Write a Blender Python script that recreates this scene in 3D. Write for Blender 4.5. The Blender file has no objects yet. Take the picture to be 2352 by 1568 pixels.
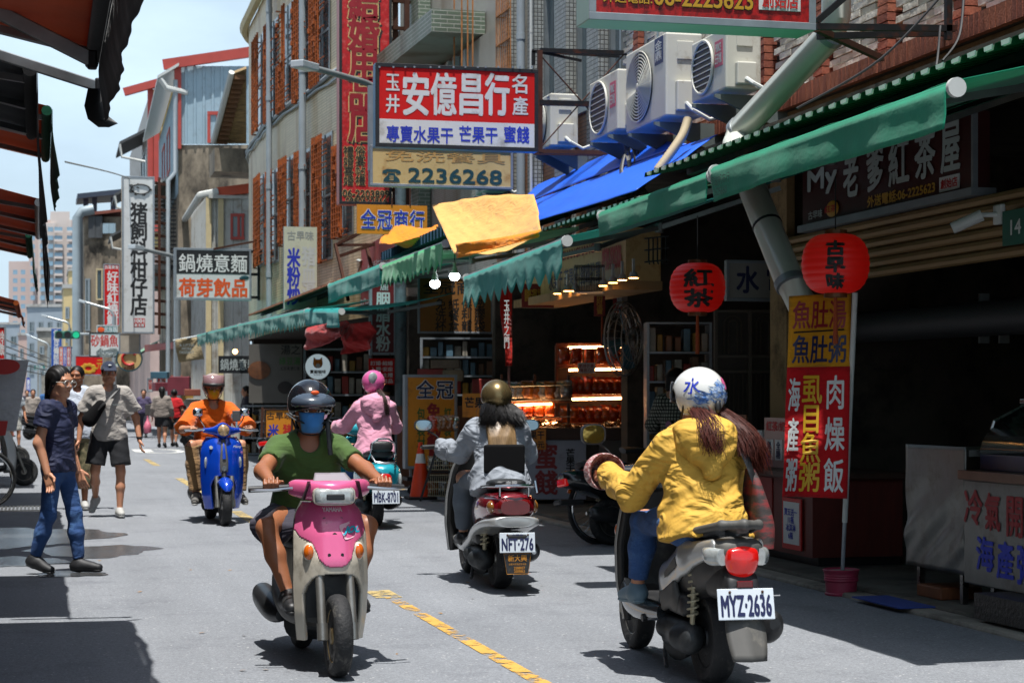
import bpy, math, random
import numpy as np
from mathutils import Vector, Matrix
R = math.radians
random.seed(7)
scene = bpy.context.scene
COL = scene.collection
# ---------------------------------------------------------------- camera (lens measured from the photograph, 2352-wide pixels)
F, CX, HY, CH = 4360.0, 1176.0, 912.0, 1.35
TH = math.atan(1087 / F); cs, sn = math.cos(TH), math.sin(TH)
cam = bpy.data.cameras.new('camera'); camo = bpy.data.objects.new('camera', cam); COL.objects.link(camo)
camo.location = (0, 0, CH); camo.rotation_euler = (R(90), 0, -TH)
cam.sensor_width = 36; cam.lens = F / 2352 * 36; cam.shift_y = (HY - 784) / 2352
cam.clip_start = .1; cam.clip_end = 3000
cam.dof.use_dof = True; cam.dof.focus_distance = 11; cam.dof.aperture_fstop = 7.1
scene.camera = camo
# ---------------------------------------------------------------- sky and sun
SUN = Vector((-.06, -.22, 1)).normalized()
world = bpy.data.worlds.new('World'); scene.world = world; world.use_nodes = True
wn, wl = world.node_tree.nodes, world.node_tree.links
bg = wn['Background']; bg.inputs[1].default_value = .072
sky = wn.new('ShaderNodeTexSky'); sky.sky_type = 'NISHITA'; sky.sun_disc = False
sky.sun_elevation = math.asin(SUN.z); sky.sun_rotation = math.atan2(SUN.x, SUN.y)
sky.air_density = 1.0; sky.dust_density = 2.2; sky.ozone_density = 1.0
tc = wn.new('ShaderNodeTexCoord'); mp = wn.new('ShaderNodeMapping'); mp.inputs['Scale'].default_value = (1.2, 1.2, 3.2)
nz = wn.new('ShaderNodeTexNoise'); nz.inputs['Scale'].default_value = 2.6; nz.inputs['Detail'].default_value = 7; nz.inputs['Roughness'].default_value = .55
rp = wn.new('ShaderNodeValToRGB'); rp.color_ramp.elements[0].position = .40; rp.color_ramp.elements[1].position = .68
mx = wn.new('ShaderNodeMix'); mx.data_type = 'RGBA'; mx.inputs[7].default_value = (7.2, 9.2, 10.9, 1)
ml = wn.new('ShaderNodeMath'); ml.operation = 'MULTIPLY_ADD'; ml.inputs[1].default_value = .45; ml.use_clamp = True
spz = wn.new('ShaderNodeSeparateXYZ'); hz = wn.new('ShaderNodeMapRange'); hz.inputs['From Min'].default_value = .02; hz.inputs['From Max'].default_value = .75; hz.inputs['To Min'].default_value = .66; hz.inputs['To Max'].default_value = 0
wl.new(tc.outputs['Generated'], spz.inputs[0]); wl.new(spz.outputs[2], hz.inputs['Value']); wl.new(hz.outputs[0], ml.inputs[2])
wl.new(tc.outputs['Generated'], mp.inputs['Vector']); wl.new(mp.outputs[0], nz.inputs['Vector']); wl.new(nz.outputs['Fac'], rp.inputs[0])
wl.new(rp.outputs[0], ml.inputs[0]); wl.new(ml.outputs[0], mx.inputs[0]); wl.new(sky.outputs[0], mx.inputs[6]); wl.new(mx.outputs[2], bg.inputs[0])
sl = bpy.data.lights.new('sun', 'SUN'); sl.energy = 5; sl.angle = R(.53); sl.color = (1, .975, .94)
so = bpy.data.objects.new('sun', sl); COL.objects.link(so); so.rotation_euler = SUN.to_track_quat('Z', 'Y').to_euler()
vs = scene.view_settings; vs.view_transform = 'Standard'; vs.look = 'None'; vs.exposure = .62; vs.gamma = 1
scene.cycles.max_bounces = 6; scene.cycles.diffuse_bounces = 3; scene.cycles.glossy_bounces = 3; scene.cycles.transmission_bounces = 5
scene.cycles.transparent_max_bounces = 8; scene.cycles.caustics_reflective = False; scene.cycles.caustics_refractive = False
scene.cycles.use_denoising = True; scene.cycles.sample_clamp_indirect = 6
# ---------------------------------------------------------------- measuring
def ray(px, py):
    a, b = (px - CX) / F, (HY - py) / F
    return Vector((a * cs + sn, cs - a * sn, b))
CAMP = Vector((0, 0, CH))
def atd(px, py, d): return CAMP + ray(px, py) * d
def hit(px, py, p0, n):
    r = ray(px, py); n = Vector(n); return CAMP + r * ((Vector(p0) - CAMP).dot(n) / r.dot(n))
def atX(px, py, X): return hit(px, py, (X, 0, 0), (1, 0, 0))
def atY(px, py, Y): return hit(px, py, (0, Y, 0), (0, 1, 0))
def atZ(px, py, z=0.): return hit(px, py, (0, 0, z), (0, 0, 1))
# ---------------------------------------------------------------- materials
MATS = {}
def lin(h):
    if not isinstance(h, str): return tuple(h)
    h = h.lstrip('#'); o = []
    for i in (0, 2, 4):
        c = int(h[i:i + 2], 16) / 255; o.append(c / 12.92 if c <= .04045 else ((c + .055) / 1.055) ** 2.4)
    return tuple(o)
def mat(name, col, rough=.55, metal=0, var=.14, vs=2.5, bump=0, bs=60, emit=0, trans=0, coat=0, spec=.5, sss=0, dirt=None, alpha=1, ecol=None, sheen=0, stretch=None, bd=.01, fold=0):
    if name in MATS: return MATS[name]
    m = bpy.data.materials.new(name); m.use_nodes = True; MATS[name] = m
    N, L = m.node_tree.nodes, m.node_tree.links; p = N['Principled BSDF']; col = lin(col)
    p.inputs['Roughness'].default_value = rough; p.inputs['Metallic'].default_value = metal
    p.inputs['Specular IOR Level'].default_value = spec
    if coat: p.inputs['Coat Weight'].default_value = coat; p.inputs['Coat Roughness'].default_value = .06
    if trans: p.inputs['Transmission Weight'].default_value = trans
    if alpha < 1: p.inputs['Alpha'].default_value = alpha
    if sss: p.inputs['Subsurface Weight'].default_value = sss; p.inputs['Subsurface Radius'].default_value = (.02, .008, .004); p.inputs['Subsurface Scale'].default_value = .6
    if sheen: p.inputs['Sheen Weight'].default_value = sheen
    if emit: p.inputs['Emission Color'].default_value = (*lin(ecol or col), 1); p.inputs['Emission Strength'].default_value = emit
    t = N.new('ShaderNodeTexCoord'); vec = t.outputs['Object']
    if stretch:
        g = N.new('ShaderNodeMapping'); g.inputs['Scale'].default_value = stretch; L.new(vec, g.inputs['Vector']); vec = g.outputs[0]
    if var or dirt:
        n = N.new('ShaderNodeTexNoise'); n.inputs['Scale'].default_value = vs; n.inputs['Detail'].default_value = 6; n.inputs['Roughness'].default_value = .62
        L.new(vec, n.inputs['Vector'])
        r = N.new('ShaderNodeValToRGB'); e = r.color_ramp.elements; e[0].position = .3; e[1].position = .7
        e[0].color = (*[max(0, c * (1 - var)) for c in col], 1); e[1].color = (*[min(1, c * (1 + var * .7)) for c in col], 1)
        L.new(n.outputs['Fac'], r.inputs[0]); out = r.outputs[0]
        if dirt:
            dc, amt, ds = dirt
            n2 = N.new('ShaderNodeTexNoise'); n2.inputs['Scale'].default_value = ds; n2.inputs['Detail'].default_value = 8; n2.inputs['Roughness'].default_value = .7
            L.new(vec, n2.inputs['Vector'])
            r2 = N.new('ShaderNodeValToRGB'); r2.color_ramp.elements[0].position = .62 - amt * .3; r2.color_ramp.elements[1].position = .78 - amt * .2
            mm = N.new('ShaderNodeMix'); mm.data_type = 'RGBA'; mm.inputs[7].default_value = (*lin(dc), 1)
            L.new(n2.outputs['Fac'], r2.inputs[0]); L.new(r2.outputs[0], mm.inputs[0]); L.new(out, mm.inputs[6]); out = mm.outputs[2]
        L.new(out, p.inputs['Base Color'])
        mr = N.new('ShaderNodeMapRange'); mr.inputs['To Min'].default_value = max(.02, rough - .1); mr.inputs['To Max'].default_value = min(1, rough + .12)
        L.new(n.outputs['Fac'], mr.inputs['Value']); L.new(mr.outputs[0], p.inputs['Roughness'])
    else: p.inputs['Base Color'].default_value = (*col, 1)
    if bump or fold:
        b = N.new('ShaderNodeBump'); b.inputs['Strength'].default_value = bump; b.inputs['Distance'].default_value = bd
        n3 = N.new('ShaderNodeTexNoise'); n3.inputs['Scale'].default_value = bs; n3.inputs['Detail'].default_value = 4
        L.new(vec, n3.inputs['Vector']); L.new(n3.outputs['Fac'], b.inputs['Height']); L.new(b.outputs[0], p.inputs['Normal'])
        if fold:
            n4 = N.new('ShaderNodeTexNoise'); n4.inputs['Scale'].default_value = 5.5; n4.inputs['Detail'].default_value = 1.5; n4.inputs['Distortion'].default_value = 1.6; g4 = N.new('ShaderNodeMapping'); g4.inputs['Rotation'].default_value = (.5, .4, .2); g4.inputs['Scale'].default_value = (1, 1, 1.9)
            b4 = N.new('ShaderNodeBump'); b4.inputs['Strength'].default_value = fold; b4.inputs['Distance'].default_value = .06; L.new(t.outputs['Object'], g4.inputs[0]); L.new(g4.outputs[0], n4.inputs['Vector']); L.new(n4.outputs['Fac'], b4.inputs['Height']); L.new(b4.outputs[0], b.inputs['Normal'])
    return m
def paint(name, col, rough=.28, metal=0, dirt=.25): return mat(name, col, rough, metal, var=.05, vs=4, coat=.5, dirt=('#6a655c', dirt * .3, 9))
def cloth(name, col, var=.12, rough=.85, fold=.36): return mat(name, col, rough, var=var, vs=5, bump=.3, bs=45, bd=.005, sheen=.15, spec=.2, fold=fold)
def metalm(name, col, rough=.35): return mat(name, col, rough, 1, var=.12, vs=6)
def tiles(name, col, mortar, w, h, axis='yz', var=.15, ms=.06, rough=.45, offset=0., bump=.4, dirt=None):
    """small tiles far too fine to be picked apart: a brick texture with relief"""
    if name in MATS: return MATS[name]
    m = mat(name, col, rough, var=0); N, L = m.node_tree.nodes, m.node_tree.links; p = N['Principled BSDF']
    t = N.new('ShaderNodeTexCoord'); s = N.new('ShaderNodeSeparateXYZ'); c = N.new('ShaderNodeCombineXYZ'); L.new(t.outputs['Object'], s.inputs[0])
    if axis == 'yz':
        ad = N.new('ShaderNodeMath'); L.new(s.outputs[0], ad.inputs[0]); L.new(s.outputs[1], ad.inputs[1]); L.new(ad.outputs[0], c.inputs[0])
    else: L.new(s.outputs[0], c.inputs[0])
    L.new(s.outputs[2], c.inputs[1])
    b = N.new('ShaderNodeTexBrick'); b.offset = offset; b.inputs['Scale'].default_value = 1; b.inputs['Brick Width'].default_value = w; b.inputs['Row Height'].default_value = h
    b.inputs['Mortar Size'].default_value = ms * h; b.inputs['Mortar Smooth'].default_value = .3
    col = lin(col); b.inputs['Color1'].default_value = (*[x * (1 - var) for x in col], 1); b.inputs['Color2'].default_value = (*[min(1, x * (1 + var)) for x in col], 1); b.inputs['Mortar'].default_value = (*lin(mortar), 1)
    L.new(c.outputs[0], b.inputs['Vector']); out = b.outputs['Color']
    n2 = N.new('ShaderNodeTexNoise'); n2.inputs['Scale'].default_value = .9; n2.inputs['Detail'].default_value = 8; g = N.new('ShaderNodeMapping'); g.inputs['Scale'].default_value = (1.5, 1.5, .35)
    L.new(t.outputs['Object'], g.inputs[0]); L.new(g.outputs[0], n2.inputs['Vector'])
    r2 = N.new('ShaderNodeValToRGB'); r2.color_ramp.elements[0].position = .5; r2.color_ramp.elements[1].position = .75
    mm = N.new('ShaderNodeMix'); mm.data_type = 'RGBA'; mm.blend_type = 'MULTIPLY'; mm.inputs[7].default_value = (*lin(dirt or '#b7a68c'), 1)
    L.new(n2.outputs['Fac'], r2.inputs[0]); L.new(r2.outputs[0], mm.inputs[0]); L.new(out, mm.inputs[6]); L.new(mm.outputs[2], p.inputs['Base Color'])
    bp = N.new('ShaderNodeBump'); bp.inputs['Strength'].default_value = bump; bp.inputs['Distance'].default_value = .008; bp.invert = True
    L.new(b.outputs['Fac'], bp.inputs['Height']); L.new(bp.outputs[0], p.inputs['Normal'])
    return m
# ---------------------------------------------------------------- objects
INV = {}
def tag(o, label, cat, group=None):
    o['label'] = label; o['category'] = cat
    if group: o['group'] = group
    return o
def thing(name, label, cat, loc=(0, 0, 0), rz=0, group=None):
    o = bpy.data.objects.new(name, None); COL.objects.link(o); o.empty_display_size = .1
    o.location = loc; o.rotation_euler = (0, 0, rz); tag(o, label, cat, group)
    INV[o.name] = (Matrix.Translation(Vector(loc)) @ Matrix.Rotation(rz, 4, 'Z')).inverted()
    return o
def root(o):
    while o.parent: o = o.parent
    return o
def smooth(me, ang=38):
    me.shade_smooth(); me.set_sharp_from_angle(angle=R(ang))
class MB:
    def __init__(s): s.v = []; s.f = []
    def add(s, v, f):
        n = len(s.v); s.v += [tuple(p) for p in v]; s.f += [tuple(i + n for i in q) for q in f]; return s
    def box(s, c, d, rot=None):
        x, y, z = d[0] / 2, d[1] / 2, d[2] / 2
        P = [Vector(p) for p in ((-x, -y, -z), (x, -y, -z), (x, y, -z), (-x, y, -z), (-x, -y, z), (x, -y, z), (x, y, z), (-x, y, z))]
        if rot is not None:
            M = rot if isinstance(rot, Matrix) else Matrix.Rotation(rot, 3, 'Z'); P = [M @ p for p in P]
        c = Vector(c)
        return s.add([p + c for p in P], [(0, 3, 2, 1), (4, 5, 6, 7), (0, 1, 5, 4), (1, 2, 6, 5), (2, 3, 7, 6), (3, 0, 4, 7)])
    def bx(s, x0, x1, y0, y1, z0, z1): return s.box(((x0 + x1) / 2, (y0 + y1) / 2, (z0 + z1) / 2), (abs(x1 - x0), abs(y1 - y0), abs(z1 - z0)))
    def bar(s, a, b, w, h=None):
        a, b = Vector(a), Vector(b); h = h or w; d = b - a
        return s.box((a + b) / 2, (w, h, d.length), d.to_track_quat('Z', 'Y').to_matrix())
    def cyl(s, a, b, r, r2=None, n=12, cap=True):
        a, b = Vector(a), Vector(b); r2 = r if r2 is None else r2; M = (b - a).to_track_quat('Z', 'Y').to_matrix()
        V = []
        for q, rr in ((a, r), (b, r2)):
            V += [q + M @ Vector((rr * math.cos(2 * math.pi * i / n), rr * math.sin(2 * math.pi * i / n), 0)) for i in range(n)]
        f = [(i, (i + 1) % n, n + (i + 1) % n, n + i) for i in range(n)]
        if cap: f += [tuple(range(n - 1, -1, -1)), tuple(range(n, 2 * n))]
        return s.add(V, f)
    def tube(s, pts, r, n=8, closed=False, flat=1):
        P = [Vector(p) for p in pts]; m = len(P); rr = r if isinstance(r, (list, tuple)) else [r] * m
        V = []; up = Vector((0, 0, 1))
        for i, p in enumerate(P):
            t = (P[(i + 1) % m] - P[i - 1]) if closed else (P[min(i + 1, m - 1)] - P[max(i - 1, 0)])
            t.normalize()
            if abs(t.z) > .95 and i == 0: up = Vector((1, 0, 0))
            a = t.cross(up)
            if a.length < 1e-4: a = t.orthogonal()
            a.normalize(); b = a.cross(t).normalized(); up = b if abs(t.z) < .999 else up
            V += [p + a * (rr[i] * math.cos(2 * math.pi * k / n)) + b * (rr[i] * flat * math.sin(2 * math.pi * k / n)) for k in range(n)]
        f = []
        for i in range(m if closed else m - 1):
            j = (i + 1) % m
            f += [(i * n + k, i * n + (k + 1) % n, j * n + (k + 1) % n, j * n + k) for k in range(n)]
        if not closed: f += [tuple(range(n - 1, -1, -1)), tuple((m - 1) * n + k for k in range(n))]
        return s.add(V, f)
    def prism(s, poly, vec):
        P = [Vector(p) for p in poly]; vec = Vector(vec); n = len(P)
        return s.add(P + [p + vec for p in P], [tuple(range(n - 1, -1, -1)), tuple(range(n, 2 * n))] + [(i, (i + 1) % n, n + (i + 1) % n, n + i) for i in range(n)])
    def lathe(s, prof, c, axis=(0, 0, 1), n=20, sc=(1, 1)):
        M = Vector(axis).to_track_quat('Z', 'Y').to_matrix(); c = Vector(c); V = []
        for r, z in prof: V += [c + M @ Vector((r * sc[0] * math.cos(2 * math.pi * k / n), r * sc[1] * math.sin(2 * math.pi * k / n), z)) for k in range(n)]
        m = len(prof); f = []
        for i in range(m - 1): f += [(i * n + k, i * n + (k + 1) % n, (i + 1) * n + (k + 1) % n, (i + 1) * n + k) for k in range(n)]
        return s.add(V, f + [tuple(range(n - 1, -1, -1)), tuple((m - 1) * n + k for k in range(n))])
    def grid(s, G, keep=None, closed=False):
        h, w = len(G), len(G[0]); f = []
        for i in range(h - 1):
            for j in range(w if closed else w - 1):
                k = (j + 1) % w
                if keep is None or keep(i, j): f.append((i * w + j, i * w + k, (i + 1) * w + k, (i + 1) * w + j))
        return s.add([p for row in G for p in row], f)
    def ell(s, c, r, rot=None, n=16, m=10):
        c = Vector(c); V = []; f = []
        if not isinstance(r, (tuple, list)): r = (r, r, r)
        for i in range(1, m):
            t = math.pi * i / m
            V += [Vector((r[0] * math.sin(t) * math.cos(2 * math.pi * k / n), r[1] * math.sin(t) * math.sin(2 * math.pi * k / n), r[2] * math.cos(t))) for k in range(n)]
        V += [Vector((0, 0, r[2])), Vector((0, 0, -r[2]))]; q = (m - 1) * n
        for i in range(m - 2): f += [(i * n + k, (i + 1) * n + k, (i + 1) * n + (k + 1) % n, i * n + (k + 1) % n) for k in range(n)]
        f += [(q, k, (k + 1) % n) for k in range(n)] + [(q + 1, (m - 2) * n + (k + 1) % n, (m - 2) * n + k) for k in range(n)]
        if rot is not None: V = [rot @ p for p in V]
        return s.add([p + c for p in V], f)
    def loft(s, secs, n=28, sub=5, axis='x', cap=True):
        """secs: (s, c1, c2, half-width, up, down, power) rings across the axis, smoothed between"""
        S = np.array(secs, float); m = len(S); out = []
        for i in range(m - 1):
            p0, p1, p2, p3 = S[max(i - 1, 0)], S[i], S[i + 1], S[min(i + 2, m - 1)]
            for k in range(sub):
                t = k / sub; out.append(.5 * (2 * p1 + (p2 - p0) * t + (2 * p0 - 5 * p1 + 4 * p2 - p3) * t * t + (3 * p1 - p0 - 3 * p2 + p3) * t ** 3))
        out.append(S[-1]); G = []
        for q in out:
            row = []
            for k in range(n):
                a = 2 * math.pi * k / n; ca, sa = math.cos(a), math.sin(a); e = 2 / max(q[6], .5)
                u = q[3] * math.copysign(abs(ca) ** e, ca); w = (q[4] if sa > 0 else q[5]) * math.copysign(abs(sa) ** e, sa)
                a1, a2 = q[1] + u, q[2] + w
                row.append((q[0], a1, a2) if axis == 'x' else (a1, a2, q[0]) if axis == 'z' else (a1, q[0], a2))
            G.append(row)
        b = len(s.v); s.grid(G, closed=True)
        if cap: s.f += [tuple(b + k for k in range(n - 1, -1, -1)), tuple(b + (len(G) - 1) * n + k for k in range(n))]
        return s
    def build(s, name, m, parent=None, sm=None, bevel=0, thick=0, kind=None, label=None):
        me = bpy.data.meshes.new(name); V = s.v
        if parent is not None:
            I = INV.get(root(parent).name)
            if I is not None: V = [I @ Vector(p) for p in V]
        me.from_pydata([tuple(p) for p in V], [], s.f); me.update()
        if m: me.materials.append(m)
        if sm: smooth(me, sm if sm > 1 else 38)
        o = bpy.data.objects.new(name, me); COL.objects.link(o)
        if parent is not None: o.parent = parent
        if bevel:
            b = o.modifiers.new('bevel', 'BEVEL'); b.width = bevel; b.segments = 2; b.limit_method = 'ANGLE'; b.angle_limit = R(40); b.harden_normals = False
        if thick:
            b = o.modifiers.new('thick', 'SOLIDIFY'); b.thickness = thick; b.offset = 0
        if kind: o['kind'] = kind
        if label: o['label'] = label
        return o
def inst(name, me, parent, p, rot=None, sc=None):
    o = bpy.data.objects.new(name, me); COL.objects.link(o); M = Matrix.Translation(Vector(p))
    if rot is not None: M = M @ (rot.to_4x4() if isinstance(rot, Matrix) else Matrix.Rotation(rot, 4, 'Z'))
    if sc is not None: M = M @ Matrix.Diagonal((*sc, 1))
    if parent is not None:
        o.parent = parent; I = INV.get(root(parent).name); M = I @ M if I is not None else M
    o.matrix_local = M
    return o
def mesh_of(mb, name, m, sm=None, parent=None):
    me = bpy.data.meshes.new(name); me.from_pydata([tuple(p) for p in mb.v], [], mb.f); me.materials.append(m)
    if sm: smooth(me, sm if sm > 1 else 38)
    return me
# ---------------------------------------------------------------- lettering (built-in font only)
_GL = {}
TMP = bpy.data.scenes.new('type_setting')
def glyphs(s, sl=1.0, sp=1.0):
    if (s, sl, sp) in _GL: return _GL[(s, sl, sp)]
    c = bpy.data.curves.new('lettering', 'FONT'); c.body = s; c.align_x = 'CENTER'; c.resolution_u = 3; c.space_line = sl; c.space_character = sp
    o = bpy.data.objects.new('lettering', c); TMP.collection.objects.link(o)
    me = bpy.data.meshes.new_from_object(o)
    V = np.array([v.co[:2] for v in me.vertices]).reshape(-1, 2); f = [tuple(p.vertices) for p in me.polygons]
    bpy.data.objects.remove(o); bpy.data.curves.remove(c); bpy.data.meshes.remove(me)
    lo, hi = V.min(0), V.max(0); _GL[(s, sl, sp)] = ((V - lo) / (hi - lo), f, (hi - lo)[0] / (hi - lo)[1]); return _GL[(s, sl, sp)]
def letters(parent, s, o, u, v, w, h, m, bold=0, eps=.004, name='lettering', sl=1.0, sp=1.0, shear=0, warp=None):
    G, f, asp = glyphs(s, sl, sp); o, u, v = Vector(o), Vector(u), Vector(v); n = u.cross(v).normalized(); mb = MB()
    if w is None: w = h * asp
    if h is None: h = w / asp
    offs = [(0, 0)] if not bold else [(bold * math.cos(a), bold * math.sin(a)) for a in (0.5, 2.1, 3.7, 5.2)] + [(0, 0)]
    for i, (a, b) in enumerate(offs):
        P = [o + u * (x * w + a + shear * y * h) + v * (y * h + b) + n * (eps + i * .0004) for x, y in G]
        if warp: P = [warp(p) for p in P]
        mb.add(P, f)
    return mb.build(name, m, parent)
class Panel:
    """a flat face; boxes on it are given where the photograph shows them"""
    def __init__(s, p0, u, v=(0, 0, 1), parent=None):
        s.p0, s.u, s.v = Vector(p0), Vector(u).normalized(), Vector(v); s.n = s.u.cross(s.v).normalized(); s.parent = parent
    def at(s, px, py): return hit(px, py, s.p0, s.n)
    def span(s, x0, y0, x1, y1):
        xm, ym = (x0 + x1) / 2, (y0 + y1) / 2
        a, b = s.at(x0, ym), s.at(x1, ym); c, d = s.at(xm, y1), s.at(xm, y0)
        w, h = (b - a).dot(s.u), (d - c).dot(s.v); o = s.p0 + s.u * ((a - s.p0).dot(s.u)) + s.v * ((c - s.p0).dot(s.v)); return o, w, h
    def t(s, txt, x0, y0, x1, y1, m, bold=0, eps=.004, parent=None, **k):
        o, w, h = s.span(x0, y0, x1, y1); return letters(parent or s.parent, txt, o, s.u, s.v, w, h, m, bold * h if bold else 0, eps, **k)
    def rect(s, mb, x0, y0, x1, y1, t0=0., t1=.02):
        o, w, h = s.span(x0, y0, x1, y1); return s.slab(mb, o, w, h, t0, t1)
    def slab(s, mb, o, w, h, t0, t1):
        q = [o + s.n * t0, o + s.u * w + s.n * t0, o + s.u * w + s.v * h + s.n * t0, o + s.v * h + s.n * t0]
        return mb.prism(q, s.n * (t1 - t0))
    def frame(s, mb, x0, y0, x1, y1, fw, t0, t1):
        o, w, h = s.span(x0, y0, x1, y1)
        s.slab(mb, o, w, fw, t0, t1); s.slab(mb, o + s.v * (h - fw), w, fw, t0, t1)
        s.slab(mb, o + s.v * fw, fw, h - 2 * fw, t0, t1 - .001); s.slab(mb, o + s.u * (w - fw) + s.v * fw, fw, h - 2 * fw, t0, t1 - .001); return mb
# ---------------------------------------------------------------- implicit shapes (bodies, clothes, helmets)
def smin(a, b, k):
    h = np.maximum(k - np.abs(a - b), 0) / k; return np.minimum(a, b) - h * h * k * .25
class SDF:
    def __init__(s): s.ops = []
    def _o(s, f, lo, hi, k, op): s.ops.append((f, np.array(lo, float), np.array(hi, float), k, op)); return s
    def cone(s, a, b, ra, rb, k=.02, op='u', sq=None, cut=False):
        a, b = np.array(a, float), np.array(b, float); r = max(ra, rb) * (max(sq[1], 1) if sq else 1); ba = b - a; l2 = max(ba @ ba, 1e-9)
        def f(P):
            pa = P - a; t0 = (pa @ ba) / l2; t = np.clip(t0, 0, 1); q = pa - t[..., None] * ba
            if sq:
                n = np.array(sq[0], float); n = n / np.linalg.norm(n); q = q + n * ((q @ n) * (1 / sq[1] - 1))[..., None]
            d = np.sqrt((q * q).sum(-1)) - (ra + (rb - ra) * t)
            if cut: d = np.maximum(d, (t0 - 1) * math.sqrt(l2))
            return d
        return s._o(f, np.minimum(a, b) - r, np.maximum(a, b) + r, k, op)
    def ell(s, c, r, rot=None, k=.02, op='u'):
        c, r = np.array(c, float), np.array(r, float) * np.ones(3); M = None if rot is None else np.array(rot)
        def f(P):
            q = P - c
            if M is not None: q = q @ M
            k0 = np.sqrt(((q / r) ** 2).sum(-1)); k1 = np.sqrt(((q / (r * r)) ** 2).sum(-1)); return k0 * (k0 - 1) / np.maximum(k1, 1e-6)
        m = r if M is None else np.ones(3) * r.max()
        return s._o(f, c - m, c + m, k, op)
    def box(s, c, h, rnd=.01, rot=None, k=.01, op='u'):
        c, h = np.array(c, float), np.array(h, float); M = None if rot is None else np.array(rot)
        def f(P):
            q = P - c
            if M is not None: q = q @ M
            q = np.abs(q) - (h - rnd); return np.sqrt((np.maximum(q, 0) ** 2).sum(-1)) + np.minimum(q.max(-1), 0) - rnd
        m = h if M is None else np.ones(3) * np.linalg.norm(h)
        return s._o(f, c - m, c + m, k, op)
    def plane(s, p, n):
        p, n = np.array(p, float), np.array(n, float); n = n / np.linalg.norm(n)
        return s._o(lambda P: (P - p) @ n, (0, 0, 0), (0, 0, 0), 0, 'i')
    def fn(s, f): return s._o(f, (0, 0, 0), (0, 0, 0), 0, 'd')
    def mesh(s, res):
        U = [o for o in s.ops if o[4] == 'u']; lo = np.min([o[1] for o in U], 0) - 3 * res; hi = np.max([o[2] for o in U], 0) + 3 * res
        n = np.ceil((hi - lo) / res).astype(int) + 1; ax = [lo[i] + res * np.arange(n[i]) for i in range(3)]
        P = np.stack(np.meshgrid(*ax, indexing='ij'), -1).astype(np.float32); D = np.full(tuple(n), .3, np.float32)
        for f, a, b, k, op in s.ops:
            if op in ('i', 'd'):
                D = np.maximum(D, f(P)) if op == 'i' else D + f(P); continue
            m = (abs(k) + 4 * res); i0 = np.clip(np.floor((a - m - lo) / res).astype(int), 0, n - 1); i1 = np.clip(np.ceil((b + m - lo) / res).astype(int) + 1, 1, n)
            sl = tuple(slice(i0[j], i1[j]) for j in range(3)); d = f(P[sl])
            D[sl] = smin(D[sl], d, max(k, 1e-4)) if op == 'u' else np.maximum(D[sl], -d)
        S = D < 0; c = S[:-1, :-1, :-1].astype(np.int8)
        def sh(A, i, j, k): return A[i:A.shape[0] - 1 + i, j:A.shape[1] - 1 + j, k:A.shape[2] - 1 + k]
        c = sum(sh(S, i, j, k).astype(np.int8) for i in (0, 1) for j in (0, 1) for k in (0, 1)); act = (c > 0) & (c < 8)
        I = np.argwhere(act); idx = np.full(act.shape, -1, np.int64); idx[act] = np.arange(len(I)); acc = np.zeros((len(I), 3)); cnt = np.zeros(len(I))
        for axn in range(3):
            o1, o2 = [(1, 2), (0, 2), (0, 1)][axn]
            for u in (0, 1):
                for w in (0, 1):
                    A = I.copy(); A[:, o1] += u; A[:, o2] += w; B = A.copy(); B[:, axn] += 1
                    da, db = D[A[:, 0], A[:, 1], A[:, 2]], D[B[:, 0], B[:, 1], B[:, 2]]; x = (da < 0) != (db < 0)
                    t = np.where(x, da / np.where(x, da - db, 1), 0); q = A.astype(float); q[:, axn] += t; acc[x] += q[x]; cnt[x] += 1
        V = acc / np.maximum(cnt, 1)[:, None] * res + lo; faces = []
        for axn in range(3):
            o1, o2 = [(1, 2), (2, 0), (0, 1)][axn]
            sa = [slice(None)] * 3; sb = [slice(None)] * 3; sa[axn] = slice(0, -1); sb[axn] = slice(1, None)
            E = np.argwhere(S[tuple(sa)] != S[tuple(sb)]); E = E[(E[:, o1] > 0) & (E[:, o2] > 0) & (E[:, o1] < act.shape[o1]) & (E[:, o2] < act.shape[o2])]
            ins = S[tuple(sa)][E[:, 0], E[:, 1], E[:, 2]]
            q = []
            for u, w in ((1, 1), (0, 1), (0, 0), (1, 0)):
                C = E.copy(); C[:, o1] -= u; C[:, o2] -= w; q.append(idx[C[:, 0], C[:, 1], C[:, 2]])
            q = np.stack(q, 1); q[~ins] = q[~ins][:, ::-1]; faces.append(q)
        Q = np.concatenate(faces); Q = Q[(Q >= 0).all(1)]
        return V, Q
    def into(s, mb, res, M=None):
        V, Q = s.mesh(res)
        if M is not None: V = V @ np.array(M.to_3x3()).T + np.array(M.translation)
        return mb.add([tuple(p) for p in V], [tuple(int(i) for i in q) for q in Q])
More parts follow.
